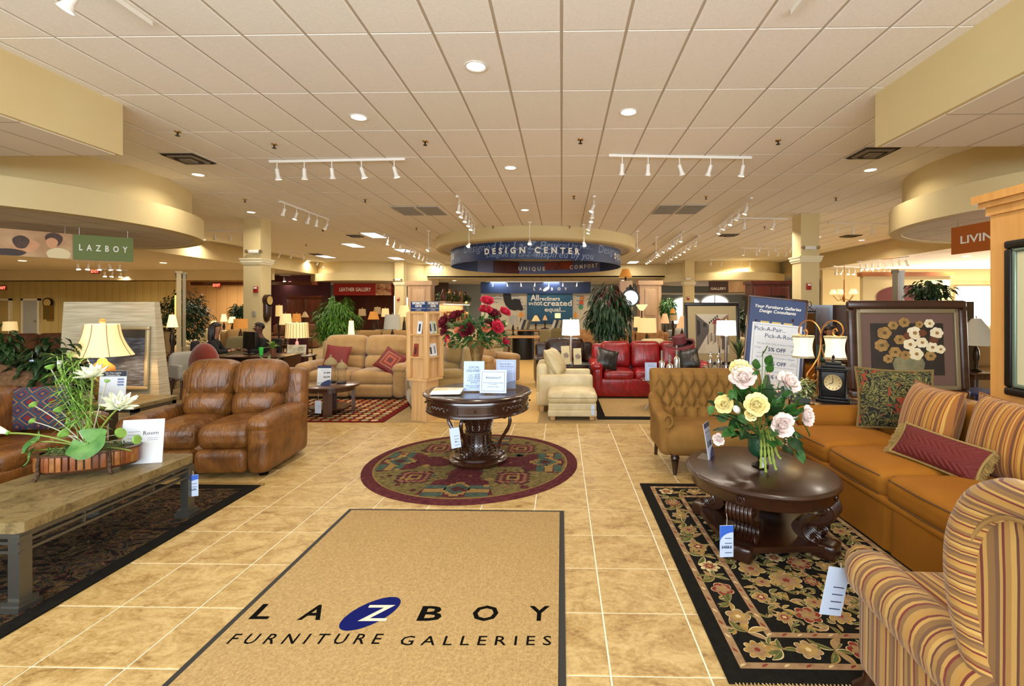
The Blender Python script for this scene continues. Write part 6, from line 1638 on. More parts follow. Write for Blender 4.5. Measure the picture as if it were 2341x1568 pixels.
M_skind = mat('skin_dark', '5A3420', .5); M_skinm = mat('skin_medium', 'A87450', .5); M_hair = mat('hair_black', '120D0A', .45); M_hairb = mat('hair_brown', '1E120A', .45)
M_shirtk = mat('shirt_black', '12100E', .8); M_shirtt = mat('shirt_teal', '2A4A40', .8); M_trs = mat('trousers_dark', '1A1816', .8)
DY = 9.25
dk = thing('consultation_desk', 'wooden consultation desk with computer between seated people', 'desk', (A(600, 815, DY).x, DY, 0), radians(4))
MB().rbox(0, 0, .735, 1.25, .7, .03, .01, 3).build('desk_top', M_walnut, dk)
MB().box(-.58, .58, .25, .29, .2, .72).build('modesty_panel', M_walnut, dk, smooth=False)
for s in (-1, 1): MB().box(s * .58 - .02, s * .58 + .02, -.3, .3, 0, .72).build('side_panel', M_walnut, dk, smooth=False)
dx0 = dk.location.x
person('seated man in a black shirt smiling across the desk', (A(606, 800, 10.1).x, 10.15, .0), radians(-35), M_skind, M_shirtk, M_trs, M_hair, 'short', .12)
person('seated woman with long dark hair and black top left of the desk', (A(478, 800, 9.7).x, 9.7, 0), radians(112), M_skinm, M_shirtk, M_trs, M_hairb, 'long', .1)
person('woman with long dark hair in a teal top behind the scroll lamp', (A(1893, 760, 8.6).x, 8.6, 0), radians(-10), M_skinm, M_shirtt, M_trs, M_hairb, 'long', .08)
def tub_chair(label, x, y, rz, m, w=.58, h=.84, top=.95, ball=False):
    t = thing('tub_chair', label, 'chair', (x, y, 0), rz)
    MB().rbox(0, -.05, .4, w * .82, .5, .16, .07, 6, .02, 2).build('seat', m, t)
    if ball: MB().sphere(0, .22, .72, w / 2, .17, top - .72, 24, 14).build('backrest', m, t)
    else: MB().rbox(0, .24, (top + .38) / 2, w, .16, top - .34, .078, 7, fn=lambda P: [P[0] * (1 - .22 * max(0, P[2] / ((top - .34) / 2)) ** 4), P[1] - .35 * P[0] * P[0], P[2]]).build('backrest', m, t)
    for s in (-1, 1): MB().rbox(s * w * .44, .02, .5, .09, .46, .26, .04, 4).build('arm', m, t)
    for sx in (-1, 1):
        for sy in (-1, 1): MB().tube([(sx * .2, sy * .18, .34), (sx * .22, sy * .21, 0)], [.022, .016], 6).build('leg', M_walnut, t)
    return t
M_rustf = mat('rust_velvet', '7A2410', .85, bump=(6, .5, .02), sheen=.5); M_burgf = mat('burgundy_fabric', '4A1414', .85); M_olivef = mat('olive_fabric', '7A6A42', .85); M_greyf = mat('grey_fabric', 'A8A498', .8)
tub_chair('rust velvet round-back chair behind the leather loveseat', A(514, 800, 8.3).x, 8.1, radians(165), M_rustf, .56, top=1.08, ball=True)
tub_chair('burgundy chair at the right end of the desk', A(664, 800, 11.0).x, 11.0, radians(-20), M_burgf, .55, top=1.0)
tub_chair('olive chair left of the computer monitor', A(536, 790, 10.9).x, 11.0, radians(20), M_olivef, .6, top=.98)
tub_chair('pale grey chair at the left of the rust chair', A(434, 815, 8.8).x, 8.8, radians(60), M_greyf, .5, top=.82)
mo = thing('computer_monitor', 'black computer monitor on the consultation desk', 'monitor', (A(568, 800, DY).x, DY + .05, .751), radians(155))
MB().rbox(0, 0, .28, .4, .05, .34, .015, 3).build('screen_case', M_black, mo); MB().box(-.18, .18, -.028, -.025, .13, .42).build('screen', mat('screen_blue', '2A4A78', .2), mo, smooth=False)
MB().box(-.03, .03, .0, .03, 0, .15).rbox(0, 0, .01, .2, .16, .02, .008, 2).build('monitor_stand', M_black, mo)
cpx = A(597, 800, DY - .1).x
o = MB().lathe([(.001, 0), (.032, 0), (.045, .15), (.042, .15), (.03, .006)], 16).build('plastic_cup', mat('cup_green', '3EC84A', .4), loc=(cpx, DY - .1, .751)); tag(o, 'bright green plastic cup on the consultation desk', 'cup')
def spiky(label, x, y, z, n, L, W, m, pot=None, potm=None, seed=0, spread=.8):
    rnd = random.Random(seed); t = thing('potted_plant', label, 'plant', (x, y, z)); h = 0
    if pot: h = pot[1]; MB().lathe([(.001, 0), (pot[0] * .8, 0), (pot[0], h), (pot[0] * .88, h), (pot[0] * .85, h * .85), (.001, h * .85)], 16).build('pot', potm or mat('pot_terra', '6A3A1E', .6), t)
    for k in range(n):
        a = 2 * pi * k / n + rnd.uniform(-.3, .3); b = MB(); e = rnd.uniform(.35, 1.3) if spread > .5 else rnd.uniform(1.0, 1.5)
        b.leaf((0, 0, h * .85), (cos(a) * cos(e), sin(a) * cos(e), sin(e)), (0, 0, 1), L * rnd.uniform(.7, 1.1), W, .2, .45 if spread > .5 else .15); b.build('leaf', m, t, angle=180)
    return t
spiky('broad-leaf plant in a terracotta pot on the consultation desk', A(624, 800, DY - .05).x, DY - .05, .751, 16, .2, .07, M_leafb, (.06, .13), seed=2)
sx_ = A(603, 840, 7.3).x
stand('low dark table holding the agave behind the loveseat', sx_, 7.4, .55, .5, .5)
spiky('green agave plant behind the leather loveseat', sx_, 7.4, .551, 18, .36, .06, M_leaf, (.09, .12), M_black and mat('pot_black', '181412', .4), seed=4)
lt = thing('lamp_table', 'dark lamp table holding the pleated lamp', 'table', (A(679, 738, 9.9).x, 9.9, 0))
MB().rbox(0, 0, .66, .6, .5, .03, .01, 3).build('table_top', M_walnut, lt)
for sx in (-1, 1):
    for sy in (-1, 1): MB().box(sx * .26 - .025, sx * .26 + .025, sy * .2 - .025, sy * .2 + .025, 0, .65).build('leg', M_walnut, lt, smooth=False)
p1, p0 = A(679, 738, 9.9), A(679, 772, 9.9)
table_lamp('lit pleated drum lamp with a violet glass base', p1.x, 9.9, .676, p0.z, p1.z, .21, .225, 'lit', 'violet', 3, 14, ribs=24)
display_card('landscape marble-pattern card in front of the pleated lamp', (A(677, 820, 9.7).x, 9.7, .676), 0, .4, .235, border=False, foot=False, texts=[('Right Size\nand Fabric\nat La-Z-Boy', .03, .09, .06, M_ink, {})], m=mat('marble_card', 'D8D2B8', .5, var=(7, 'A89868', .8)))
wcx = A(619, 700, 13.75); wk = thing('wall_clock', 'long dark wood pendulum clock on the left column', 'clock', (A(586, 700, 13.75).x + .25, 13.75, A(620, 735, 13.75).z), radians(90))
MB().rbox(0, -.07, .4, .26, .14, .56, .03, 4).build('case', M_cherry, wk); MB().lathe([(.001, 0), (.17, 0), (.17, .14), (.001, .14)], 28).build('dial_housing', M_cherry, wk, loc=(0, 0, .62), rot=(radians(90), 0, 0))
MB().lathe([(.001, 0), (.125, 0), (.13, .01)], 28).build('dial', mat('dial_gold', 'C8A860', .4), wk, loc=(0, -.145, .62), rot=(radians(90), 0, 0)); MB().lathe([(.14, .12), (.1, 0), (.001, -.06)], 12, sx=1, sy=.6).build('lower_finial', M_cherry, wk, loc=(0, -.06, .03))
for a in (('amber drum lamp left of the first column', 550, 729, 751, 28, 29, 12.0, 'amber'), ('small lit lamp above the seated woman', 489, 733, 743, 8, 16, 17, 'bright'), ('lit lamp before the white doorway', 512, 718, 735, 8, 14, 18.5, 'bright'), ('lit bell lamp near the small palm', 531, 724, 738, 11, 17, 16.8, 'bright'),
          ('tall lit lamp beside the column clock', 638, 698, 723, 14, 15, 15, 'lit'), ('lit panelled lamp right of the column clock', 653, 717, 742, 22, 27, 13, 'lit'), ('brown-shade lamp right of the panelled lamp', 678, 717, 736, 16, 20, 14, 'amber'), ('small beige lamp before the dark wood wall', 697, 713, 725, 5, 17, 16, 'tan'),
          ('glowing white paper column lamp by the tan sofa', 803, 733, 775, 10, 16, 10.2, 'bright'), ('amber bell lamp behind the tan sofa', 854, 712, 730, 15, 25, 14, 'amber'), ('square amber lamp against the bright window', 863, 702, 718, 14, 16, 17, 'tan'), ('lit scalloped lamp left of the far column', 881, 705, 724, 15, 18, 15.5, 'lit'),
          ('unlit beige drum lamp behind the tan sofa', 897, 719, 752, 32, 39, 11.4, 'grey'), ('yellow pleated lamp left of the kiosk sign', 924, 698, 724, 18, 30, 13, 'lit'), ('tan rectangular lamp behind the bamboo tree', 828, 706, 722, 15, 17, 16, 'tan'),
          ('cream drum lamp behind the red sofa', 1479, 727, 760, 40, 43, 11.9, 'lit'), ('lit lamp half hidden by the mango-leaf tree', 1456, 724, 748, 13, 16, 14.6, 'lit'), ('pinkish cone lamp near the bright window', 1520, 717, 739, 10, 20, 14.5, 'pink'), ('small amber lamp near the arched window', 1538, 705, 716, 6, 13, 17, 'amber'), ('tan drum lamp near the arched window', 1540, 720, 733, 17, 18, 15.5, 'tan'), ('lit cone lamp left of the street picture', 1559, 722, 750, 8, 26, 12.6, 'pink'),
          ('lit pleated lamp right of the street picture', 1714, 720, 743, 14, 18, 12.6, 'lit'), ('grey drum lamp on the sample tables', 1173, 722, 741, 18, 18, 17.6, 'grey'), ('far amber lamp left of the blue wall slogan', 1191, 714, 724, 7, 14, 25, 'amber'), ('far lit cone lamp below the blue wall', 1225, 721, 734, 6, 20, 22.5, 'lit'), ('far small bell lamp below the blue wall', 1246, 721, 732, 3, 12, 24, 'pink'), ('far white square lamp below the blue wall', 1275, 716, 727, 13, 13, 23, 'bright'), ('far yellow lamp right of the slogan', 1316, 714, 725, 4, 12, 21, 'amber'), ('lit lamp by the dark trees left of the partition', 394, 719, 748, 12, 22, 9.8, 'bright'), ('amber lamp at the far left edge', 23, 735, 756, 23, 26, 9, 'lit')):
    bg_lamp(*a)
Lp = dict()
for lab, u, Y, v0, v1, wt, wb, tz in (('white drum lamp on a steel column beside the ivory chair', 1305, 9.0, 731, 766, 37, 41, .62), ('white drum lamp on a steel column before the street picture', 1660, 8.2, 733, 766, 41, 44, .66)):
    p1, p0 = A(u, v0, Y), A(u, v1, Y); s = Y / FPX
    table_lamp(lab, p1.x, Y, tz + .001, p0.z, p1.z, wt * s / 2, wb * s / 2, 'white', 'silver', 1, 16)
cx_ = A(1310, 830, 8.95).x
tb = thing('console_table', 'black console table behind the ivory armchair', 'table', (cx_ + .02, 9.0, 0))
MB().rbox(0, 0, .61, .62, .42, .02, .006, 3).build('table_top', M_black, tb)
for sx in (-1, 1):
    for sy in (-1, 1): MB().box(sx * .28 - .015, sx * .28 + .015, sy * .18 - .015, sy * .18 + .015, 0, .6).build('leg', M_black, tb, smooth=False)
M_flor = mat('box_cream', 'CDBE8E', .5)
for lab, u, w, h, Y in (('taller cream picture box on the black console', 1294, .155, .34, 8.84), ('shorter cream picture box on the black console', 1321, .145, .3, 8.82)):
    t = thing('picture_box', lab, 'picture box', (A(u, 820, Y).x, Y, .621), 0); MB().box(-w / 2, w / 2, -.02, .02, 0, h).build('box', M_flor, t, smooth=False, rot=(-.06, -.05, 0))
    b = MB(); b.lathe([(.001, 0), (.05, 0)], 16); b.build('print', mat('box_print', 'B0A090', .5, var=(40, '5A3A24', .9)), t, loc=(.0, -.028, h * .5), rot=(radians(90), 0, 0))
recliner('dark_leather_sofa', 'dark brown leather sofa behind the white drum lamp', (A(1300, 800, 10.3).x - .05, 10.35, 0), radians(8), 1.35, 1, leather('dark_brown_leather', '1E0E08', '361A0E', .3, .4), d=.9, zt=1.0, cat='sofa', aw=.26)
def glass_table(label, x, y, z, r):
    t = thing('glass_side_table', label, 'side table', (x, y, 0.013)); z -= .013
    MB().lathe([(.001, z), (r, z), (r + .004, z - .006), (r, z - .012), (.001, z - .012)], 40).build('glass_top', mat('bronze_glass', '3A2A1C', .06, coat=.5), t)
    MB().lathe([(r * .8, z - .012), (r * .82, z - .022), (r * .78, z - .03), (r * .76, z - .02)], 32).build('top_ring', M_chrome, t)
    for k in range(3):
        a = radians(200 + 120 * k); pts = bez((r * .78, 0, z - .02), (r * .5, 0, z * .75), (r * .35, 0, z * .5), (r * .95, 0, 0), 10); MB().tube([(p.x * cos(a), p.x * sin(a), p.z) for p in pts], .013, 7).build('bent_leg', M_chrome, t)
    MB().lathe([(r * .48, z * .52), (r * .5, z * .5), (r * .46, z * .48)], 24).build('brace_ring', M_chrome, t)
glass_table('glass side table with bent silver legs before the red sofa', 1.66, 7.85, .5, .36)
gz_ = .501
sil = mat('silver_glass', 'C8C8C4', .15, .9)
for k, (u, Y, h, r, lab) in enumerate(((1513, 7.7, .48, .05, 'silver bottle at left before the red sofa'), (1531, 7.62, .42, .05, 'shortest silver bottle in the middle of three'), (1547, 7.75, .56, .05, 'tallest silver bottle beside the hat stand'))):
    t = thing('silver_bottle', lab, 'bottle', (A(u, 830, Y).x, Y, gz_))
    MB().lathe([(.001, 0), (r, 0), (r, h * .58), (r * .9, h * .63), (r * .35, h * .68)], 20).build('body', sil, t); MB().lathe([(r * .38, h * .67), (r * .36, h), (r * .3, h)], 14).build('neck', sil, t); MB().lathe([(r * .4, h * .665), (r * .45, h * .68), (r * .4, h * .695)], 14).build('gold_collar', M_brass, t)
display_card('blue-grey pick-a-pair card on the glass side table', (A(1489, 850, 7.65).x, 7.66, gz_), 0, .19, .29, texts=[('Pick-A-Pair\n  Pick-A-Room', .022, 0, .045, M_navy, {}), ('5% off', .024, 0, .11, M_navy, {}), ('10% off', .024, 0, .17, M_navy, {})], m=mat('card_bluegrey', 'A8B4D0', .4))
ht = thing('hat_stand', 'burgundy hat with black feathers on a black stand', 'hat stand', (A(1557, 830, 7.9).x, 7.92, gz_))
hz_ = A(1557, 790, 7.9).z - gz_
MB().lathe([(.001, 0), (.09, 0), (.09, .015), (.055, .05), (.07, .12), (.05, .2), (.02, .24), (.018, hz_)], 20).build('stand', M_black, ht)
hm = mat('hat_burgundy', '5A1418', .7)
hb = MB().lathe([(.25, .0), (.245, .012), (.13, .02), (.11, .16), (.1, .175), (.001, .17)], 28, fn=None) if False else MB().lathe([(.235, -.01), (.232, .004), (.12, .015), (.108, .15), (.1, .165), (.001, .16)], 28)
hb.v = [(x, y, z + .9 * x * x) for x, y, z in hb.v]; hb.build('hat', hm, ht, loc=(0, 0, hz_), rot=(.15, -.25, .2))
MB().lathe([(.122, .02), (.118, .05), (.116, .05)], 24).build('hat_band', M_black, ht, loc=(0, 0, hz_), rot=(.15, -.25, .2))
b = MB(); rnd = random.Random(3)
for k in range(60): a = rnd.uniform(0, 6.3); b.leaf((.1, -.06, hz_ + .05), (rnd.uniform(-.2, 1.2), rnd.uniform(-1, .3), rnd.uniform(-.3, .7)), (0, 0, 1), rnd.uniform(.06, .12), .02)
b.build('feathers', M_black, ht, angle=180)
def street_art(t, w, h):
    cols = [('street_wall', '5A5048'), ('street_roof', '8A6A54'), ('street_sky', 'C8BCA4'), ('street_dark', '2E2824'), ('street_red', '8A3A34'), ('street_figure', 'B8A080'), ('street_road', 'CFC4AC')]
    ms = [mat(n, c, .6, var=(30, 'A8947C', .0)) if n == 'x' else mat(n, c, .6) for n, c in cols]; b = MB(); y = -.006
    def pg(ci, pts, k=0): b.cur = ci; b.add([(x * w / 2, y - .0004 * k, z * h / 2) for x, z in pts], [tuple(range(len(pts)))])
    pg(2, [(-1, -1), (1, -1), (1, 1), (-1, 1)]); pg(6, [(-.5, -1), (.6, -1), (.05, .1), (-.15, .1)], 1)
    pg(0, [(-1, -.95), (-.95, -.95), (-.2, .1), (-.2, .45), (-1, 1)], 2); pg(3, [(-.92, -.15), (-.72, .0), (-.72, .6), (-.92, .75)], 3); pg(1, [(1, -.6), (1, 1), (.1, .45), (.1, .05)], 2); pg(3, [(-.55, .35), (-.35, .35), (-.35, .55), (-.55, .55)], 3)
    pg(5, [(.3, -.75), (.5, -.75), (.48, .3), (.32, .3)], 4); pg(3, [(.36, -1), (.44, -1), (.44, -.6), (.36, -.6)], 4); pg(4, [(.0, .5), (.1, .68), (.35, .8), (.6, .7), (.72, .45)], 5); pg(0, [(.55, -.8), (.75, -.8), (.72, .2), (.58, .2)], 4)
    for k in range(9): x = -.3 + k * .075; pg((3, 5, 1)[k % 3], [(x, -.55 + .06 * (k % 4)), (x + .05, -.55 + .06 * (k % 4)), (x + .045, .05), (x + .01, .05)], 6)
    for k in range(5): pg(3, [(-.2 + k * .12, .5 + k * .08), (-.12 + k * .12, .5 + k * .08), (-.12 + k * .12, .62 + k * .08), (-.2 + k * .12, .62 + k * .08)], 6)
    b.build('street_print', ms, t, smooth=False)
c0 = A(1630, 748, 10.2)
t = picture('large black-framed street scene print behind the steel lamp', (c0.x, 10.25, c0.z - .14), 0, -.08, 1.18, 1.34, .075, mat('frame_black', '1C1612', .35), .17, mat('mat_beige', 'B09C70', .7), None, name='street_picture')
street_art(t, .70, .84)
MB().tube([(-.4, .05, .5), (-.45, .3, -.9)], .015, 6).build('easel_leg', M_walnut, t); MB().tube([(.4, .05, .5), (.45, .3, -.9)], .015, 6).build('easel_leg', M_walnut, t); MB().box(-.5, .5, -.05, .05, -.70, -.67).build('easel_ledge', M_walnut, t, smooth=False)
for s in (-.42, .42): MB().tube([(s, 0, -.67), (s, -.05, -.9)], .018, 6).build('easel_leg', M_walnut, t)
glass_table('round glass table with the second steel lamp', A(1655, 830, 8.15).x, 8.15, .66, .34)
for k, (u, Y, lab) in enumerate(((1624, 7.98, 'left silver finial jar on the glass table'), (1643, 7.95, 'right silver finial jar on the glass table'))):
    t = thing('silver_jar', lab, 'jar', (A(u, 815, Y).x, Y, .661)); MB().lathe([(.001, 0), (.035, 0), (.03, .02), (.05, .07), (.055, .11), (.035, .17), (.02, .19), (.03, .2), (.012, .22), (.016, .25), (.001, .28)], 18).build('jar', sil, t); MB().lathe([(.036, .168), (.042, .175), (.036, .182)], 16).build('collar', M_brass, t)
spiky('dark spiky plant in a black pot beside the second steel lamp', A(1691, 820, 8.3).x, 8.3, .661, 18, .42, .035, M_leafd, (.075, .13), mat('pot_black', '181412', .4), 6, .3)
price_tag('cream tag on the spiky plant', (A(1692, 822, 8.17).x, 8.17, .78), .035, .08, .06, 0, blue=False, lines=1)
sgY = 6.9; c0 = A(1771, 775, sgY)
sg = thing('consultants_sign', 'blue design consultants easel board with white poster', 'sign board', (c0.x, sgY, 0)); sg.rotation_euler = (0, 0, radians(-6))
bd = bpy.data.objects.new('sign_panel', None); COL.objects.link(bd)
W_, H_ = .76, 1.24; zc_ = 1.79 - H_ / 2
MB().box(-W_ / 2, W_ / 2, -.012, .012, -H_ / 2, H_ / 2).build('board', M_blue, None, smooth=False)
bo = bpy.data.objects['board']; bo.parent = sg; bo.location = (0, 0, zc_); bo.rotation_euler = (-.1, radians(6), 0)
bpy.data.objects.remove(bd)
for k, (x0, x1, z0, z1) in enumerate(((-W_ / 2 - .03, W_ / 2 + .03, -H_ / 2 - .03, -H_ / 2), (-W_ / 2 - .03, W_ / 2 + .03, H_ / 2, H_ / 2 + .03), (-W_ / 2 - .03, -W_ / 2, -H_ / 2, H_ / 2), (W_ / 2, W_ / 2 + .03, -H_ / 2, H_ / 2))): MB().rbox((x0 + x1) / 2, 0, (z0 + z1) / 2, x1 - x0, .035, z1 - z0, .008, 3).build('wood_frame', M_walnut, bo)
b = MB(); text(b, 'Your Furniture Galleries\nDesign Consultants', .064, lambda x, z: (x, -.014, z + .48), shear=.25, bold=.001); b.build('lettering', M_lettw, bo, smooth=False)
for k in range(3): MB().box(-.22 + k * .16, -.1 + k * .16, -.015, -.013, .18, .29).build('photo', mat('photo_card', 'C8B060', .5), bo, smooth=False)
MB().box(-.33, .35, -.022, -.016, -.75, .265).build('poster', M_paper, bo, smooth=False)
b = MB(); Tn = lambda x, z: (x, -.0235, z)
for s_, sz_, x_, z_, kw in (('Pick-A-Pair...', .085, -.08, .15, {}), ('Pick-A-Room', .085, .08, .055, {}), ('5% OFF', .075, .03, -.135, {'bold': .0015}), ('10% OFF', .075, .03, -.33, {'bold': .0015}), ('15% OFF', .075, .03, -.52, {'bold': .0015})): text(b, s_, sz_, lambda x, z, x_=x_, z_=z_: (x + x_, -.0235, z + z_), **kw)
for z_ in (-.17, -.36): b.box(-.24, .28, -.0232, -.0225, z_, z_ + .003)
for q in ((-.3, .32, .235, .238), (-.3, -.297, -.72, .238), (.317, .32, -.72, .238)): b.box(q[0], q[1], -.0232, -.0225, q[2], q[3])
b.build('poster_lettering', M_navy, bo, smooth=False)
b = MB()
for z_ in (-.04, -.235, -.43): text(b, 'Buy any Chair, Sofa, Loveseat or Sleeper', .032, lambda x, z, z_=z_: (x + .02, -.0235, z + z_)); text(b, 'and get', .03, lambda x, z, z_=z_: (x - .23, -.0235, z + z_ - .06)); text(b, 'your\nsale price', .026, lambda x, z, z_=z_: (x + .26, -.0235, z + z_ - .055))
b.build('fine_print', mat('print_grey', '7480A0', .6), bo, smooth=False)
b = MB(); b.poly([(.35, -.0228, -.75), (.35, -.0228, -.53), (.27, -.0228, -.6), (.1, -.0228, -.68), (-.33, -.0228, -.74), (-.33, -.0228, -.75)]); b.build('blue_swoosh', mat('swoosh_blue', '2A48A8', .5), bo, smooth=False)
for s in (-.25, .25): MB().tube([(s, .02, 1.5), (s * 1.4, .45, 0)], .015, 6).build('easel_leg', M_walnut, sg); MB().tube([(s, -.02, .62), (s * 1.2, -.12, 0)], .015, 6).build('easel_leg', M_walnut, sg)
etx, ety, etz = A(1884, 910, 5.6).x, 5.55, .6
e2 = thing('round_end_table', 'round dark cherry end table beside the camel sofa', 'end table', (etx, ety, 0))
MB().lathe([(.001, etz), (.37, etz), (.385, etz - .012), (.38, etz - .03), (.36, etz - .04), (.001, etz - .04)], 40).build('table_top', M_cherry, e2); MB().lathe([(.3, etz - .04), (.3, etz - .1), (.001, etz - .1)], 32).build('apron', M_cherry, e2)
MB().lathe([(.06, etz - .1), (.05, .3), (.09, .22), (.05, .12), (.05, .08)], 18).build('pedestal', M_cherry, e2)
for k in range(3): a = radians(30 + 120 * k); MB().tube([(.04 * cos(a), .04 * sin(a), .12), (.2 * cos(a), .2 * sin(a), .1), (.32 * cos(a), .32 * sin(a), .012)], [.03, .024, .018], 8).build('foot', M_cherry, e2)
ck = thing('mantel_clock', 'black mantel clock with a brass dial on the round end table', 'clock', (A(1905, 900, 5.5).x, 5.5, etz + .001), radians(-32))
for z0, z1, w, d in ((0, .03, .34, .24), (.03, .06, .3, .2), (.06, .34, .26, .17), (.34, .36, .3, .2), (.36, .385, .33, .23), (.385, .42, .24, .16), (.42, .45, .16, .1)): MB().rbox(0, 0, (z0 + z1) / 2, w, d, z1 - z0, .008, 3).build('case', M_black, ck)
MB().lathe([(.001, 0), (.075, 0), (.088, .004), (.092, -.006)], 28).build('dial', mat('dial_brass', 'C8B078', .35, .3), ck, loc=(0, -.088, .22), rot=(radians(90), 0, 0))
b = MB(); b.box(-.003, .003, -.096, -.094, .22, .275).add([(0, -.096, .223), (-.045, -.096, .2), (-.043, -.096, .195), (.002, -.096, .217)], [(0, 1, 2, 3)])
for k in range(12): a = k * pi / 6; b.bbox(.068 * sin(a), -.094, .22 + .068 * cos(a), .006, .001, .012)
b.build('clock_hands', M_black, ck, smooth=False); MB().lathe([(.001, 0), (.02, 0), (.01, .03), (.018, .05), (.001, .08)], 10).build('finial', M_black, ck, loc=(0, 0, .45))
for sx in (-1, 1): MB().lathe([(.02, .03), (.012, .05), (.012, .33), (.02, .345)], 8).build('pilaster', M_black, ck, loc=(sx * .125, -.09, .02))
price_tag('white tag on the side of the mantel clock', (A(1929, 842, 5.42).x, 5.40, A(1929, 842, 5.42).z), .035, .09, .02, .2, blue=False, lines=2)
LY = 5.78; s_ = LY / FPX
sl = thing('scroll_lamp', 'bronze two-arm scroll lamp with glowing square shades', 'lamp', (A(1868, 900, LY).x, LY, etz + .001)); ox, oz = sl.location.x, sl.location.z
def L5(u, v): q = A(u, v, LY); return (q.x - ox, 0, q.z - oz)
Mcop = mat('copper_scroll', '9A6A3A', .35, .8)
arm1 = [L5(u, v) for u, v in ((1870, 840), (1874, 810), (1877, 775), (1874, 752), (1862, 736), (1846, 732), (1832, 740), (1826, 756), (1830, 766), (1840, 768), (1846, 760), (1842, 752), (1837, 756))]
arm2 = [L5(u, v) for u, v in ((1884, 815), (1877, 790), (1876, 768), (1882, 748), (1895, 735), (1910, 733), (1924, 742), (1928, 758), (1920, 768), (1908, 766), (1904, 756), (1911, 751), (1915, 757))]
for a in (arm1, arm2): MB().tube(smooth(a), .009, 7).build('scroll_arm', Mcop, sl)
MB().tube(smooth([L5(u, v) for u, v in ((1877, 775), (1872, 812), (1858, 838), (1845, 856), (1848, 870), (1860, 874), (1868, 866), (1864, 856), (1858, 860))]), .009, 7).build('scroll_foot', Mcop, sl)
MB().lathe([(.001, 0), (.1, 0), (.1, .015), (.02, .03), (.012, .12)], 20).build('base', Mcop, sl); MB().tube([(0, 0, .1), L5(1871, 815)], .009, 6).build('stem', Mcop, sl)
for k, (u, v0, v1) in enumerate(((1836, 769, 815), (1909, 771, 818))):
    q1, q0 = L5(u, v0), L5(u, v1); n = 9; prof = [(.125 - .022 * sin(pi * i / 8), q0[2] + (q1[2] - q0[2]) * i / 8) for i in range(9)]
    sd = MB().lathe(prof + [(r - .004, z) for r, z in reversed(prof)], 8, cx=q0[0], cy=0).build('shade', SH['bright'], sl, angle=20)
    for zz in (prof[0], prof[-1]): MB().lathe([(zz[0] + .003, zz[1] - .012), (zz[0] + .003, zz[1] + .012)], 8, cx=q0[0]).build('shade_trim', mat('shade_trim', 'A89878', .7), sd)
    point_light('scroll_lamp_light', (q0[0], 0, (q0[2] + q1[2]) / 2), 7, WARM, .04, parent=sl)
vp = thing('variegated_plant', 'variegated ivy in a grey box on the round end table', 'plant', (A(1822, 900, 5.45).x, 5.38, etz + .001)); MB().rbox(0, 0, .045, .17, .12, .09, .01, 3).build('box_pot', mat('pot_grey', '4A5048', .6), vp)
b = MB(); rnd = random.Random(8)
for k in range(420):
    a, e, r = rnd.uniform(0, 6.3), rnd.uniform(-.6, 1.3), rnd.uniform(.06, .15); p = (r * 1.1 * cos(a) * cos(e), r * .8 * sin(a) * cos(e), .14 + r * sin(e)); b.cur = k % 2; b.leaf(p, (cos(a), sin(a), rnd.uniform(-.4, .6)), (0, 0, 1), .045, .03)
b.build('foliage', [leafmat('ivy_pale', 'B0B878', 'D8D8A8'), leafmat('ivy_green', '5A7A3C', '8A9A5A')], vp, angle=180)
FY = 6.35; c0, c1 = A(1938, 686, FY), A(2211, 686, FY)
fw_ = c1.x - c0.x; fh_ = 1.28; pcx = (c0.x + c1.x) / 2
lb = thing('low_chest', 'low oak ledge chest under the floral painting', 'chest', (pcx, FY + .05, 0)); MB().box(-fw_ / 2 - .05, fw_ / 2 + .05, -.2, .25, 0, .43).build('body', M_maple, lb, smooth=False); MB().rbox(0, .02, .445, fw_ + .16, .52, .03, .01, 3).build('top', M_maple, lb); MB().box(-fw_ / 2 - .06, fw_ / 2 + .06, -.21, -.2, .32, .36).build('moulding', M_maple, lb, smooth=False)
fp = picture('large brown-framed painting of white flowers in a vase', (pcx, FY, .461 + fh_ / 2 + .02), 0, -.05, fw_, fh_, .11, wood('frame_brown', '2A160C', '46281A', 0, 4), .19, mat('mat_mauve', '6A5044', .7), mat('still_life_ground', '1E1812', .5, var=(6, '2E241A', .6)), name='floral_painting', depth=.08, inner=(.06, mat('frame_pewter', '8A7C60', .4, .3)))
b = MB(); rnd = random.Random(6); aw_, ah_ = (fw_ - .6) / 2, (fh_ - .6) / 2; y = -.006
ms = [mat('paint_cream', 'E0CFA0', .6, var=(10, 'F0E6C8', .6)), mat('paint_ochre', 'B08A4A', .6, var=(10, '8A6432', .6)), mat('paint_vase', '6A664A', .6, var=(6, '8A8460', .7)), mat('paint_centre', '5A4A20', .6), mat('paint_rust', '6A3418', .6)]
def pet(cx, cz, r, n, ci, k): b.cur = ci; b.add([(cx + r * (.86 + .14 * abs(cos(n * a / 2))) * cos(a), y - .0006 * k, cz + r * .85 * (.86 + .14 * abs(cos(n * a / 2))) * sin(a)) for a in [2 * pi * i / (n * 6) for i in range(n * 6)]], [tuple(range(n * 6))])
b.cur = 2; b.add([(.01 + x, y - .0002, -ah_ + .02 + z) for x, z in [(-.12, 0), (.12, 0), (.19, .06), (.21, .13), (.18, .2), (.09, .235), (-.09, .235), (-.18, .2), (-.21, .13), (-.19, .06)]], [tuple(range(10))])
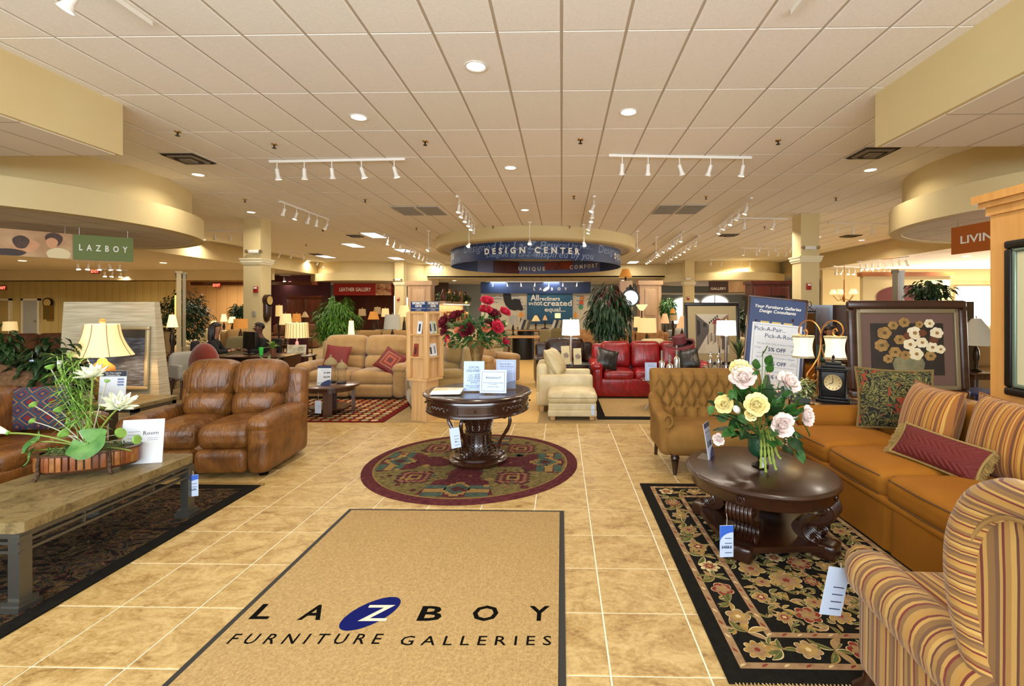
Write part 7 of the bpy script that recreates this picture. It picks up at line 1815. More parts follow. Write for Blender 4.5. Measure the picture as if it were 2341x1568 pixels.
for k, (dx, dz, r, ci) in enumerate(((-.25, .25, .07, 1), (-.16, .33, .05, 1), (-.05, .36, .055, 1), (.1, .34, .04, 1), (.2, .35, .05, 0), (.27, .25, .065, 0), (.05, .25, .075, 0), (-.1, .18, .055, 1), (-.28, .12, .07, 1), (.0, .13, .065, 0), (.12, .15, .06, 0), (.22, .1, .06, 0), (.3, .08, .05, 0), (-.15, .05, .06, 1), (-.05, .02, .05, 1), (.06, .03, .07, 0), (.2, .01, .055, 1), (-.22, -.02, .05, 1), (.13, .25, .04, 4), (-.02, .22, .04, 4), (.24, .18, .045, 4))):
    pet(dx * 1.3 + .03, dz * 1.25 - .1, r * 1.4, 5 + k % 3, ci, 1 + k % 5); pet(dx * 1.3 + .02, dz * 1.25 - .11, r * .95, 5, ci, 5.5); pet(dx * 1.3 + .035, dz * 1.25 - .1, r * .4, 5, 3 if ci else 1, 7)
b.build('painted_flowers', ms, fp, smooth=False)
pey = XF(2297, 700, PX - .03)
picture('cream-matted print in a dark ribbed frame on the veneer partition', (PX - .025, pey.y - .5, (XF(2297, 553, PX).z + XF(2297, 900, PX).z) / 2), radians(-90), 0, 1.0, XF(2297, 553, PX).z - XF(2297, 900, PX).z, .06, M_black, .3, mat('mat_cream', 'C8C09A', .7), mat('faint_print', 'A8A48A', .6, var=(5, 'C0B890', .6)), name='wall_print', inner=(.03, mat('frame_teal', '6A7A6A', .3, .4)))
def mill(label, u0, u1, Y, ztop, d=.6):
    x0, x1 = A(u0, 700, Y).x, A(u1, 700, Y).x; w = x1 - x0; m = wood('pale_maple', 'C49C74', 'D8B48C', 2, 4, .4, .1)
    t = thing('maple_cabinet', label, 'cabinet', ((x0 + x1) / 2, Y, 0)); MB().box(-w / 2, w / 2, 0, d, 0, ztop).build('body', m, t, smooth=False)
    MB().box(-w / 2 - .06, w / 2 + .06, -.06, d + .06, ztop, ztop + .18).build('cornice', m, t, smooth=False)
    for s in (-1, 1): MB().box(s * w * .42 - .06, s * w * .42 + .06, -.03, 0, .1, ztop - .1).build('pilaster', m, t, smooth=False)
    MB().rbox(0, -.015, ztop * .72, w * .5, .03, ztop * .42, .01, 3).build('upper_door', m, t); MB().box(-w * .2, w * .2, -.02, 0, ztop * .35, ztop * .48).build('niche', mat('niche_dark', '3A2410', .7), t, smooth=False); MB().rbox(0, -.015, ztop * .17, w * .5, .03, ztop * .28, .01, 3).build('lower_door', m, t)
mill('pale maple cabinet left of the design tables', 932, 985, 20.5, 2.68); mill('pale maple cabinet right of the design tables', 1462, 1512, 20.5, 2.68)
bx = A(1008, 700, 21.2).x; by0, by1 = 21.2, 27.2
bc = thing('sample_bookcase', 'long maple sample bookcase with glowing niche and greenery', 'bookcase', (bx - .3, by0, 0)); mm_ = wood('pale_maple', 'C49C74', 'D8B48C', 2, 4, .4, .1); L_ = by1 - by0
MB().box(0, .5, 0, L_, 0, 1.05).build('lower_cabinet', mm_, bc, smooth=False); MB().box(0, .06, 0, L_, 1.05, 2.0).build('back_panel', mm_, bc, smooth=False); MB().box(0, .5, 0, L_, 1.88, 2.0).build('top_shelf', mm_, bc, smooth=False)
MB().box(.38, .44, .1, L_ - .1, 1.855, 1.878).build('niche_light', emitter('niche_glow', 'FFE2A0', 9), bc, smooth=False)
area_light('niche_light_lamp', (.3, L_ / 2, 1.83), (0, 0, 0), .2, 40, WARM, size_y=L_ * .9, parent=bc)
rnd = random.Random(12)
for k in range(14):
    h = rnd.uniform(.3, .55); o = MB().box(.1, .42, 0, rnd.uniform(.2, .3), 0, h).build('fabric_sample', mat('sample_%d' % (k % 5), ('B8602A', 'C8A06A', '8A3A1E', 'D8C090', '6A4A2E')[k % 5], .8), loc=(bx - .3, by0 + .1 + k * .42, 1.051)); tag(o, 'upright fabric sample rack in the lit niche, %s from the near end' % ('first', 'second', 'third', 'fourth', 'fifth', 'sixth', 'seventh', 'eighth', 'ninth', 'tenth', 'eleventh', 'twelfth', 'thirteenth', 'fourteenth')[k], 'fabric sample', 'fabric samples in the niche')
for k in range(7):
    tree('%s clump of greenery on the bookcase top' % ('first', 'second', 'third', 'fourth', 'fifth', 'sixth', 'seventh')[k], bx + .0, by0 + .4 + k * .85, 0, (.3, .26, .24), n=170, leaf=(.14, .06), m=M_leafd if k % 2 else M_leaf, z0=2.0, trunks=1, pot=False, name='greenery', cat='plant', seed=k)
for k in range(5):
    o = MB().lathe([(.001, 0), (.1, 0), (.16, .18), (.1, .42), (.05, .5), (.08, .58), (.06, .58)], 16).build('tall_vase', mat('vase_brown_%d' % (k % 2), ('5A2E16', '9A6A34')[k % 2], .4), loc=(bx + .1, by0 + .1 + k * 1.2, 2.0)); tag(o, 'tall brown vase on the bookcase top, %s from the near end' % ('first', 'second', 'third', 'fourth', 'fifth')[k], 'vase', 'vases on the bookcase')
def meeting_table(label, u, v, Y, w, d):
    t = thing('meeting_table', label, 'table', (A(u, v, Y).x, Y, 0)); m = wood('table_maple', 'C08A48', 'D8A864', 0, 3, .3, .3)
    MB().rbox(0, 0, .735, w, d, .05, .02, 4).build('table_top', m, t); MB().lathe([(.3, 0), (.3, .71)], 28, cap=True, sx=1.2, sy=.8).build('drum_base', M_black, t)
meeting_table('nearer maple meeting table with black drum base', 1196, 766, 15.6, 1.5, .8); meeting_table('farther maple meeting table behind the first', 1202, 750, 20.5, 2.0, .9)
def task_chair(label, u, Y, rz, m):
    t = thing('task_chair', label, 'chair', (A(u, 790, Y).x, Y, 0), rz); MB().rbox(0, 0, .46, .48, .46, .09, .04, 4).build('seat', m, t); MB().rbox(0, .24, .78, .42, .07, .44, .035, 5, fn=lambda P: [P[0] * (1 - .25 * max(0, P[2] / .22) ** 2), P[1], P[2]]).build('backrest', m, t); MB().tube([(0, .2, .46), (0, .3, .62)], .02, 6).build('back_stem', M_black, t); MB().tube([(0, 0, .42), (0, 0, .1)], .03, 8).build('gas_column', M_black, t)
    for k in range(5): a = 2 * pi * k / 5; MB().tube([(0, 0, .1), (.26 * cos(a), .26 * sin(a), .06)], [.022, .014], 5).build('base_arm', M_black, t); MB().sphere(.26 * cos(a), .26 * sin(a), .028, .028, n=8, m=6).build('caster', M_black, t)
task_chair('dark office chair under the seated man', 606, 10.2, radians(-35), M_shirtk); task_chair('dark office chair under the seated black-haired woman', 478, 9.7, radians(112), M_shirtk); task_chair('dark chair under the woman in teal', 1893, 8.65, radians(-10), M_shirtk)
task_chair('olive task chair left-facing at the meeting table', 1256, 15.1, radians(150), M_olivef); task_chair('second olive task chair further right of the meeting table', 1276, 16.3, radians(170), M_olivef); task_chair('olive task chair at the left of the meeting table', 1128, 15.2, radians(-60), M_olivef)
for k, (u, Y) in enumerate(((1188, 20.4), (1194, 20.4), (1200, 20.4), (1206, 20.4), (1262, 20.0), (1268, 20.0), (1274, 20.0), (1280, 20.0))):
    o = MB().box(-.05, .05, -.14, .14, 0, .42).build('sample_binder', mat('binder_%d' % (k % 4), ('E8E0CC', '3A3A38', 'C8B890', '6A6A50')[k % 4], .5), loc=(A(u, 740, Y).x, Y, .778), rot=(0, radians(18), 0)); tag(o, ('%s leaning sample binder on the far meeting table' if k < 4 else '%s leaning sample binder at the right of the far table') % ('first', 'second', 'third', 'fourth')[k % 4], 'binder', 'leaning sample binders')
stand('dark cabinet table holding the right-hand binders', A(1275, 740, 20).x, 20.0, .76, .6, .5)
BY = 33.0; f0, f1 = A(1100, 700, BY).x, A(1350, 700, BY).x
fw = MB().box(f0, f1, BY, BY + .2, 0, 3.48).build('wall_feature', mat('feature_cream', 'CFC6AE', .7), smooth=False); struct(fw, 'cream feature wall with blue slogan panel at the back')
def bp(u, v): q = A(u, v, BY); return q.x, q.z
x0, zb = bp(1100, 671); MB().box(f0, f1, BY - .25, BY, zb, 3.48).build('blue_header', M_blue, fw, smooth=False)
xa, za = bp(1205, 671); xb, _ = bp(1309, 671)
MB().box(xa, xb, BY - .08, BY, .6, zb).build('slogan_panel', mat('slogan_blue', '1E4A6E', .5, var=(.6, '2E6A8A', .5)), fw, smooth=False)
b = MB()
for s, u, v, hpx, kw in (('All', 1213, 687, 14, {'w': 19}), ('recliners', 1234, 687, 9, {'w': 46}), ('are', 1209, 697, 5.5, {'w': 10}), ('not', 1221, 698, 10, {'w': 19}), ('created', 1242, 699, 12.5, {'w': 65}), ('equal...', 1245, 712, 10, {'w': 48})):
    q = A(u, v, BY); vs, fs = fitted(s, kw['w'] * BY / FPX, hpx * BY / FPX, bold=.02); b.add([(q.x + x, BY - .09, q.z + z) for x, z in vs], fs)
b.build('slogan_lettering', M_lettw, fw, smooth=False)
b = MB()
for ch, u in (('L', 1222), ('A', 1236), ('B', 1262), ('O', 1278), ('Y', 1293)): q = A(u, 664, BY); text(b, ch, .28, lambda x, z, q=q: (q.x + x, BY - .26, q.z + z))
b.build('header_lettering', M_lettw, fw, smooth=False)
q = A(1249, 661, BY); b = MB(); b.poly([(q.x + .22 * cos(a) - .06 * sin(a) * 0, BY - .258, q.z + .12 * sin(a) + .1 * cos(a)) for a in [2 * pi * k / 20 for k in range(20)]]); b.build('oval_logo', M_lettw, fw, smooth=False)
q = A(1158, 690, BY); b = MB(); b.add([(q.x + x, BY - .02, q.z + z) for x, z in ((-.25, .65), (.05, .7), (.3, .55), (.36, .15), (.6, .2), (.95, .15), (1.0, -.1), (1.15, -.45), (1.1, -.62), (.8, -.55), (.55, -.6), (.2, -.5), (-.05, -.25), (-.2, .1))], [tuple(range(14))]); b.build('recliner_print', mat('print_black', '1A1412', .5), fw)
b = MB()
for u, v, w in ((1118, 678, .5), (1118, 684, .9), (1140, 678, 1.4), (1172, 684, .6), (1172, 692, .7), (1180, 700, .7), (1185, 707, .5), (1122, 692, .5), (1318, 678, .5), (1318, 688, .5), (1318, 697, .5)): q = A(u, v, BY); b.box(q.x, q.x + w, BY - .012, BY - .001, q.z, q.z + .05)
b.build('text_lines', mat('print_grey', '7480A0', .6), fw, smooth=False)
for k, (u, v, c) in enumerate(((1331, 682, 'E08A30'), (1329, 692, 'D85A28'), (1328, 702, '4A9A6A'))): q = A(u, v, BY); MB().lathe([(.001, 0), (.16, 0), (.16, .02)], 9).build('colour_swatch', mat('swatch_%d' % k, c, .5), fw, loc=(q.x, BY - .005, q.z), rot=(radians(90), 0, 0))
area_light('feature_wall_wash', ((f0 + f1) / 2, BY - 1.2, 3.4), (radians(25), 0, 0), 6, 40, WARM2, size_y=.2)
track('track light washing the blue back wall', Vector((f0 + .5, BY - 1.0, 0)), Vector((f1 - .5, BY - 1.0, 0)), n=7, z=3.5, light=False)
rg = thing('sign_ring', 'blue hanging ring banner reading design center', 'sign', (RCX, RCY, 0)); R_ = 3.3; rz0, rz1 = 3.27, 3.85
MB().lathe([(R_, rz0), (R_, rz1), (R_ - .03, rz1), (R_ - .03, rz0), (R_, rz0)], 120).build('banner', M_blue, rg)
def ringtext(b, s, size, a0, z, r=R_ + .006, inner=False, **kw):
    vs, fs = text_geo(s, size, **kw)
    b.add([((r * cos(a0 + x / r), r * sin(a0 + x / r), z + y_) if not inner else (r * cos(a0 - x / r), r * sin(a0 - x / r), z + y_)) for x, y_, _ in vs], fs)
b = MB()
for k in range(4): ringtext(b, 'D E S I G N   C E N T E R', .27, -pi / 2 + k * pi / 2 - .0, 3.47, space=1.12, bold=.01)
split_loose(b.build('title_lettering', M_lettw, rg, smooth=False), 'title_letter')
b = MB(); r2 = R_ + .003
for k in range(4):
    a = -pi / 2 + k * pi / 2
    ringtext(b, 'Designed by La-Z-Boy', .4, a - .28, 3.58, r2, shear=.25); ringtext(b, 'Inspired by you...', .26, a + .4, 3.66, r2, shear=.25); ringtext(b, 'Designed by La-Z-Boy', .22, a - .18, 3.36, r2, shear=.25); ringtext(b, 'Inspired by you', .34, a + .36, 3.33, r2, shear=.25)
split_loose(b.build('script_lettering', mat('letter_pale', '7E94B8', .5), rg, smooth=False), 'script_letter')
b = MB(); ri = R_ - .034
for a0, a1, ci in ((1.83, 2.32, 0), (1.33, 1.57, 1), (1.05, 1.33, 1)):
    pass
def iarc(a0, a1, z0, z1): b.lathe([(ri, z0), (ri, z1)], 16, a0=a0, a1=a1)
iarc(pi / 2 - .95, pi / 2 + .95, rz0, rz1); b.build('inner_band', mat('ring_violet', '5A6490', .5), rg)
b = MB(); ri = R_ - .07; iarc(pi / 2 + .3, pi / 2 + .68, rz0, rz1 - .05); b.build('inner_photo', mat('ring_maroon', '5A1A14', .5, var=(3, '3A0E0A', .6)), rg)
b = MB(); ri = R_ - .07; iarc(pi / 2 - .48, pi / 2 - .06, rz0 + .18, rz1 - .05); b.build('inner_photo', mat('ring_rust', 'A04A2A', .5, var=(3, '6A2418', .6)), rg)
b = MB(); ringtext(b, 'U N I Q U E', .24, pi / 2 + .12, 3.42, R_ - .09, True, bold=.008); ringtext(b, 'C O M F O R T', .24, pi / 2 - .68, 3.46, R_ - .09, True, bold=.008); b.build('inner_lettering', M_lettw, rg, smooth=False)
for k, (u, v) in enumerate(((1072, 515), (1211, 507), (1335, 512), (1457, 527), (980, 527), (1500, 540))):
    q = C(u, v); t = thing('pendant_spot', 'white rod-hung spotlight aimed at the sign ring, %s' % ('second from left', 'third from left', 'third from right', 'second from right', 'leftmost', 'rightmost')[k], 'spotlight', (q.x, q.y, CZ - .011), 0, 'rod spotlights around the ring')
    MB().lathe([(.001, 0), (.06, 0), (.05, -.03), (.001, -.03)], 14).build('canopy', M_fixw if 'M_fixw' in globals() else M_white, t); MB().tube([(0, 0, -.02), (0, 0, -.55)], .01, 6).build('rod', M_white, t); hd = MB().lathe([(.001, .06), (.04, .05), (.055, -.06), (.06, -.08)], 14).build('lamp_head', M_white, t, loc=(0, 0, -.6), rot=(radians(35), 0, atan2(RCY - q.y, RCX - q.x) - pi / 2 + pi)); MB().lathe([(.055, -.07), (.001, -.06)], 12).build('bulb', emitter('lamp_glow', 'FFE2B0', 14), hd)
for s in range(3):
    a = 2 * pi * s / 3 + .5; MB().tube([(3.28 * cos(a), 3.28 * sin(a), rz1), (3.28 * cos(a), 3.28 * sin(a), 3.9)], .006, 5).build('hanger', M_chrome, rg)
def banner(label, p0, p1, z0, z1, m, lettering=None, lm=None, size=.2, th=.03, name='hanging_banner', space=1.0, zoff=0, xoff=0, fit=(.1, .8)):
    d = Vector((p1.x - p0.x, p1.y - p0.y, 0)); L = d.length; a = atan2(d.y, d.x); t = thing(name, label, 'sign', (p0.x, p0.y, 0), a)
    MB().box(0, L, -th, 0, z0, z1).build('panel', m, t, smooth=False)
    if lettering:
        b = MB(); vs, fs = fitted(lettering, L * fit[1], size * .7, space=space, bold=.02); b.add([(L * fit[0] + x, -th - .004, (z0 + z1) / 2 - size * .35 + z + zoff) for x, z in vs], fs); b.build('lettering', lm or M_lettw, t, smooth=False)
    for f in (.1, .9): MB().tube([(L * f, -th / 2, z1), (L * f, -th / 2, z1 + .5)], .005, 5).build('hanger_rod', M_chrome, t)
    return t, L
gA, gB = A(167, 560, 8.95), A(305, 560, 9.5)
banner('green hanging banner with spaced white letters', gA, gB, 2.6, 3.08, mat('banner_green', '62700C', .5), 'L A Z B O Y', size=.17, space=1.25)
t, L = banner('warm family photo banner left of the green banner', A(-25, 560, 8.15), gA - Vector((.01, 0, 0)), 2.6, 3.08, mat('photo_warm', 'D8B080', .5, var=(1.8, 'A87848', .6)))
b = MB(); ms = [mat('photo_skin', 'E0A878', .5, var=(5, 'D09060', .5)), mat('photo_hair', '5A3A20', .5, var=(12, '3A2412', .6)), mat('photo_shirt', 'EBD9A8', .5), mat('photo_dark', '3A2418', .5)]
def blob(ci, cx, cz, rx, rz_, k, n=18): b.cur = ci; b.add([(cx + rx * cos(a) * (1 + .1 * sin(3 * a)), -.031 - .0006 * k, max(2.605, min(3.075, cz + rz_ * sin(a)))) for a in [2 * pi * i / n for i in range(n)]], [tuple(range(n))])
blob(2, L * .82, 2.66, L * .15, .14, 1); blob(1, L * .76, 2.95, L * .11, .13, 2); blob(0, L * .735, 2.88, L * .075, .1, 3); blob(0, L * .42, 2.8, L * .16, .12, 1); blob(1, L * .36, 2.86, L * .1, .12, 2); blob(3, L * .22, 2.66, L * .2, .07, 1)
b.build('photo_figures', ms, t, smooth=False)
oA, oB = A(2178, 560, 8.7), A(2330, 560, 7.6)
banner('orange hanging banner with white letters beside the partition', oA, oB, 2.62, 3.1, mat('banner_orange', 'B05A14', .5), 'LIVING ROOM', size=.19, fit=(.16, 1.4))
lA, lB = A(763, 660, 27.2), A(897, 660, 27.2)
t, L = banner('red leather gallery banner under the far soffit', lA, lB, A(800, 675, 27.2).z, A(800, 648, 27.2).z, mat('banner_red', '9A1A14', .5), 'LEATHER GALLERY', size=.3, fit=(.1, .54))
MB().box(L * .72, L * .98, -.034, -.031, A(800, 675, 27.2).z, A(800, 648, 27.2).z).build('photo_end', mat('banner_photo', '8A3A20', .5, var=(3, 'D8B080', .8)), t, smooth=False)
t, L = banner('brown gallery banner under the far right soffit', A(1620, 660, 27.2), A(1664, 660, 27.2), A(1640, 668, 27.2).z, A(1640, 643, 27.2).z, mat('banner_brown', '4A2A1E', .5), 'GALLERY', size=.2, zoff=-.1)
t, L = banner('warm portrait photo banner right of the brown banner', A(1665, 660, 27.2), A(1720, 660, 27.2), A(1640, 668, 27.2).z, A(1640, 643, 27.2).z, mat('photo_warm2', 'E0C090', .5, var=(1.5, 'B88850', .6)))
zc_ = A(1640, 655, 27.2).z; b = MB(); b.cur = 1; b.add([(L * .8 + .22 * cos(a), -.032, zc_ + .1 + .2 * sin(a)) for a in [2 * pi * i / 16 for i in range(16)]], [tuple(range(16))]); b.cur = 0; b.add([(L * .7 + .2 * cos(a), -.033, zc_ + .02 + .2 * sin(a)) for a in [2 * pi * i / 16 for i in range(16)]], [tuple(range(16))]); b.build('photo_figure', ms, t, smooth=False)
M_win = emitter('daylight_pane', 'FFFFFF', 5)
def window(n, x0, x1, Y, z0, z1, arch, lab):
    o = MB(); pts = [(x0, z0), (x1, z0)] + [((x0 + x1) / 2 + (x1 - x0) / 2 * cos(a), z1 - arch + arch * sin(a)) for a in [pi * k / 12 for k in range(13)]]
    o.add([(x, Y - .03, z) for x, z in pts], [tuple(range(len(pts)))]); o = o.build('window_%d' % n, M_win, smooth=False); struct(o, lab)
    b = MB(); b.tube([(x, Y - .05, z) for x, z in pts + [pts[0]]], .07, 6); b.build('window_frame', M_white, o); MB().box((x0 + x1) / 2 - .04, (x0 + x1) / 2 + .04, Y - .08, Y - .02, z0, z1).build('mullion', M_white, o, smooth=False)
q = lambda u: A(u, 700, 35.95).x
window(1, q(822), q(960), 35.95, .5, 2.7, .75, 'arched bright window behind the leather gallery'); window(2, q(1535), q(1600), 35.95, .5, 2.55, .5, 'arched bright window left of the far column'); window(3, q(1602), q(1665), 35.95, .5, 2.7, .6, 'arched bright window above the street picture')
struct(MB().box(A(1512, 700, 33).x, 14, 33.9, 34.05, 2.72, 3.5).build('bulkhead_greyblue', M_greyb, smooth=False), 'blue-grey bulkhead over the right back gallery')
struct(MB().box(A(1512, 700, 33).x, 14, 33.8, 33.95, 2.66, 2.78).build('trim_3', M_white, smooth=False), 'white picture rail in the right back gallery')
struct(MB().box(-10.3, -8.0, 33.5, 33.6, 0, 3.5).build('wall_grey_panel', mat('panel_dark', '4A3A30', .7), smooth=False), 'dark wall strip beside the leather gallery window')
wb = MB().box(13.2, 25, 24.4, 24.6, 0, LZ).build('wall_right_back', M_cream, smooth=False); struct(wb, 'cream wall with bright windows in the right gallery')
for k in range(3): window(4 + k, 17.2 + k * 2.6, 19.4 + k * 2.6, 24.4, .8, 2.75, .01, ('left', 'middle', 'right')[k] + ' large bright window in the right gallery')
struct(MB().box(16.5, 25, 24.2, 24.4, 2.86, 3.02).build('trim_4', M_maple, smooth=False), 'wood trim rail above the right gallery windows')
area_light('right_gallery_daylight', (20.5, 24.0, 1.9), (radians(90), 0, pi), 8, 900, (1, .97, .9), size_y=2.2)
aw = MB().box(11.6, 14.9, 18.6, 18.8, 0, 2.9).build('wall_arch', M_cream, smooth=False); struct(aw, 'cream wall with a burgundy arched niche in the right gallery')
b = MB(); cxn = 13.2; pts = [(cxn - 1.1, .2), (cxn + 1.1, .2)] + [(cxn + 1.1 * cos(a), 2.15 + .4 * sin(a)) for a in [pi * k / 14 for k in range(15)]]; b.add([(x, 18.58, z) for x, z in pts], [tuple(range(len(pts)))]); b.build('arched_niche', mat('niche_burgundy', '6A2A26', .7), aw, smooth=False)
MB().box(11.5, 15.0, 18.5, 18.8, 2.9, 3.06).build('cornice', wood('redwood', '8A4A1E', 'A8642E', 0, 3), aw, smooth=False)
t = sightbox('narrow partition panel right of the chandelier', 2046, 10.8, 11.6, .1, A(2046, 620, 10.8).z, mat('panel_brown', '8A7A5A', .6), 'partition_panel'); sightbox('white partition edge beside the narrow panel', 2060, 11.2, 11.9, .12, A(2060, 622, 11.2).z, M_white, 'partition_panel')
ch_ = A(1930, 665, 22.0); cd = thing('chandelier', 'small five-arm chandelier with lit shades in the right gallery', 'chandelier', (ch_.x, 22.0, ch_.z)); cd.scale = (1.7,) * 3
MB().lathe([(.001, -.3), (.03, -.28), (.05, -.2), (.02, -.1), (.015, .3)], 12).build('body', Mcop, cd); MB().tube([(0, 0, .3), (0, 0, (LZ - ch_.z) / 1.7)], .008, 5).build('chain', Mcop, cd)
for k in range(5): a = 2 * pi * k / 5; MB().tube([(0, 0, -.2), (.15 * cos(a), .15 * sin(a), -.26), (.26 * cos(a), .26 * sin(a), -.12)], .01, 5).build('arm', Mcop, cd); MB().lathe([(.09, 0), (.05, .12)], 12).build('shade', SH['bright'], cd, loc=(.26 * cos(a), .26 * sin(a), -.08))
fs_ = thing('folding_screen', 'dark wood folding screen behind the scroll lamp', 'screen', (A(1908, 750, 9.6).x, 9.7, 0)); 
for k in range(4):
    p_ = MB().box(-.24, .24, -.02, .02, 0, A(1900, 697, 9.6).z).build('screen_panel', M_espresso, fs_, smooth=False, loc=(-.72 + k * .47, 0, 0), rot=(0, 0, .25 * (-1) ** k))
    for j in range(3): MB().box(-.18, .18, -.03, -.02, .12 + j * .55, .58 + j * .55).build('inset', M_walnut, p_, smooth=False)
eg = thing('mirror_stand', 'black iron stand with hanging mirror panels', 'stand', (A(1851, 760, 8.2).x, 8.2, 0)); hz = A(1851, 712, 8.2).z
for s in (-1, 1): MB().tube([(s * .1, 0, 0), (s * .1, 0, hz + .03)], .012, 6).build('post', M_black, eg)
for j in range(3): MB().box(-.085, .085, -.008, .008, hz - .42 * (j + 1) + .05, hz - .42 * j - .03).build('mirror', mat('mirror_amber', 'C0985A', .08, .9), eg, smooth=False)
MB().tube([(-.1, 0, hz), (.1, 0, hz)], .012, 6).build('top_rail', M_black, eg); MB().tube([(0.03 * cos(a), 0, hz + .12 + .05 * sin(a)) for a in [2 * pi * k / 12 for k in range(13)]], .006, 5).build('ring_finial', M_black, eg); MB().tube([(-.06, 0, hz + .02), (0, 0, hz + .07), (.06, 0, hz + .02)], .006, 5).build('ring_bracket', M_black, eg)
def armoire(label, u0, u1, vt, Y, m, name='armoire'):
    x0, x1, z = A(u0, 700, Y).x, A(u1, 700, Y).x, A(u0, vt, Y).z; w = x1 - x0; t = thing(name, label, 'cabinet', ((x0 + x1) / 2, Y, 0)); MB().box(-w / 2, w / 2, 0, .6, 0, z - .1).build('body', m, t, smooth=False); MB().box(-w / 2 - .05, w / 2 + .05, -.05, .65, z - .1, z).build('cornice', m, t, smooth=False)
    for s in (-1, 1): d_ = MB().rbox(s * w / 4, -.015, z / 2, w / 2 - .06, .03, z - .4, .01, 3).build('door', m, t); MB().sphere(s * .05, -.04, z / 2, .02, n=8, m=6).build('knob', M_brass, d_)
armoire('tall burgundy wood armoire left of the right column', 1720, 1805, 642, 15.5, wood('burgundy_wood', '3A100A', '5A1C12', 2, 3))
armoire('black armoire with wide cornice behind the consultants sign', 1722, 1790, 676, 13.0, M_black)
armoire('dark wood wall unit right of the column clock', 655, 735, 676, 26, M_mahog, 'wall_unit')
pk = thing('post_clock', 'round station clock on a black post behind the mango-leaf tree', 'clock', (A(1441, 700, 12.25).x, 12.25, 0)); zc_ = A(1441, 681, 12.25).z
MB().tube([(0, 0, 0), (0, 0, zc_ - .25)], [.05, .035], 10).build('post', M_black, pk); MB().lathe([(.001, 0), (.15, 0), (.12, .1), (.05, .15)], 16).build('base', M_black, pk); MB().lathe([(.001, -.05), (.23, -.05), (.23, .05), (.001, .05)], 32).build('clock_case', M_black, pk, loc=(0, 0, zc_), rot=(radians(90), 0, 0)); MB().lathe([(.001, 0), (.19, 0)], 32).build('dial', emitter('dial_lit', 'FFFFFF', 1.1), pk, loc=(0, -.055, zc_), rot=(radians(90), 0, 0)); MB().lathe([(.12, 0), (.1, .05), (.03, .07), (.035, .1), (.001, .13)], 12).build('crest', M_black, pk, loc=(0, 0, zc_ + .22))
fl = A(1467, 700, 14.1); tl = thing('torchiere_lamp', 'glowing glass torchiere floor lamp behind the cream drum lamp', 'floor lamp', (fl.x, 14.1, 0)); zt_, zb_ = A(1467, 696, 14.1).z, A(1467, 710, 14.1).z
MB().lathe([(.03, zb_), (.07, zb_ + .02), (.18, zt_), (.176, zt_), (.06, zb_ + .03)], 24).build('glass_bowl', SH['bright'], tl); MB().tube([(0, 0, 0), (0, 0, zb_)], .018, 8).build('pole', BASE['bronze'], tl); MB().lathe([(.001, 0), (.15, 0), (.13, .03), (.02, .05)], 18).build('base', BASE['bronze'], tl)
bg_lamp('amber lamp high on the right maple cabinet', 1430, 615, 633, 15, 30, 20.75, 'amber', tz=2.86, table=False)
ub = thing('maple_cabinet', 'low side of the right maple unit under the high lamp', 'cabinet', (A(1430, 700, 20.75).x, 20.75, 0)); MB().box(-.27, .27, -.25, .35, 0, 2.86).build('body', mm_, ub, smooth=False); MB().box(-.22, .22, -.27, -.25, .2, 2.6).build('door', mm_, ub, smooth=False)
M_rustp = mat('rust_pattern', '8A5A2E', .85, var=(9, 'A87844', .8)); M_creamf = mat('cream_fabric', 'D8C496', .8); M_brownf = mat('brown_fabric', '5A3418', .85, var=(8, '7A4A24', .6)); M_tanf2 = mat('tan_fabric', 'A8824C', .85)
for lab, u, Y, rz, w, m, n, back in (('rust patterned sofa behind the red sofa', 1455, 13.2, 0, 2.0, M_rustp, 2, 1.0), ('cream chair behind the red sofa', 1498, 10.75, 8, .95, M_creamf, 1, .92), ('tan sofa behind the tan reclining sofa', 868, 12.7, 5, 2.1, M_tanf2, 2, 1.02), ('tan tufted chair beside the column', 541, 12.6, 25, .95, M_tanf2, 1, 1.05), ('brown sofa at far left behind the bushes', 75, 10.4, 20, 2.1, M_brownf, 2, 1.05), ('tan recliner beside the narrow partition', 330, 11.0, -30, .95, M_tanf2, 1, 1.12),
                                     ('cream chair in the left gallery', 470, 15.4, -10, 1.2, M_creamf, 1, .95), ('brown sofa in the middle left gallery', 300, 16.5, 10, 2.2, M_brownf, 3, .95), ('tan sofa in the bright right gallery', 2232, 9.6, -30, 1.5, M_tanf2, 2, .95), ('rust sofa near the far tables', 1362, 15.0, 0, 2.0, M_rustp, 2, .95), ('cream sofa left of the design tables', 1085, 17.5, 20, 2.0, M_creamf, 2, .9), ('grey chair by the bright arched window', 1560, 17.0, 0, 1.0, M_greyf, 1, .9), ('cream sofa right of the street picture', 1712, 11.8, 0, 1.6, M_creamf, 2, .9), ('brown sofa before the dark wood wall', 670, 20.0, 0, 2.2, M_brownf, 3, .95), ('olive sofa behind the beige drum lamp', 905, 14.8, 0, 2.0, M_olivef, 2, .95)):
    sofa('display_sofa' if n > 1 else 'display_chair', lab, (A(u, 800, Y).x, Y, 0), radians(rz), w, m, n=n, back=back, seat=.48, cat='sofa' if n > 1 else 'armchair')
cn = thing('lamp_on_chest', '', '') if False else None
tx = A(2232, 780, 8.0); table_lamp('large pale cone-shade lamp right of the floral painting', tx.x, 8.0, .62, A(2232, 788, 8).z, A(2232, 728, 8).z, .06, .34, 'grey', 'bronze', 0); stand('end table under the pale cone-shade lamp', tx.x, 8.0, .618, .5, .5)
bt = thing('blue_table', 'low blue-painted wooden table right of the floral painting', 'table', (A(2235, 850, 6.9).x + .1, 6.95, 0), .3); bmm = mat('blue_paint', '1E2A5A', .5); MB().rbox(0, 0, .46, .6, .5, .04, .01, 3).build('table_top', bmm, bt)
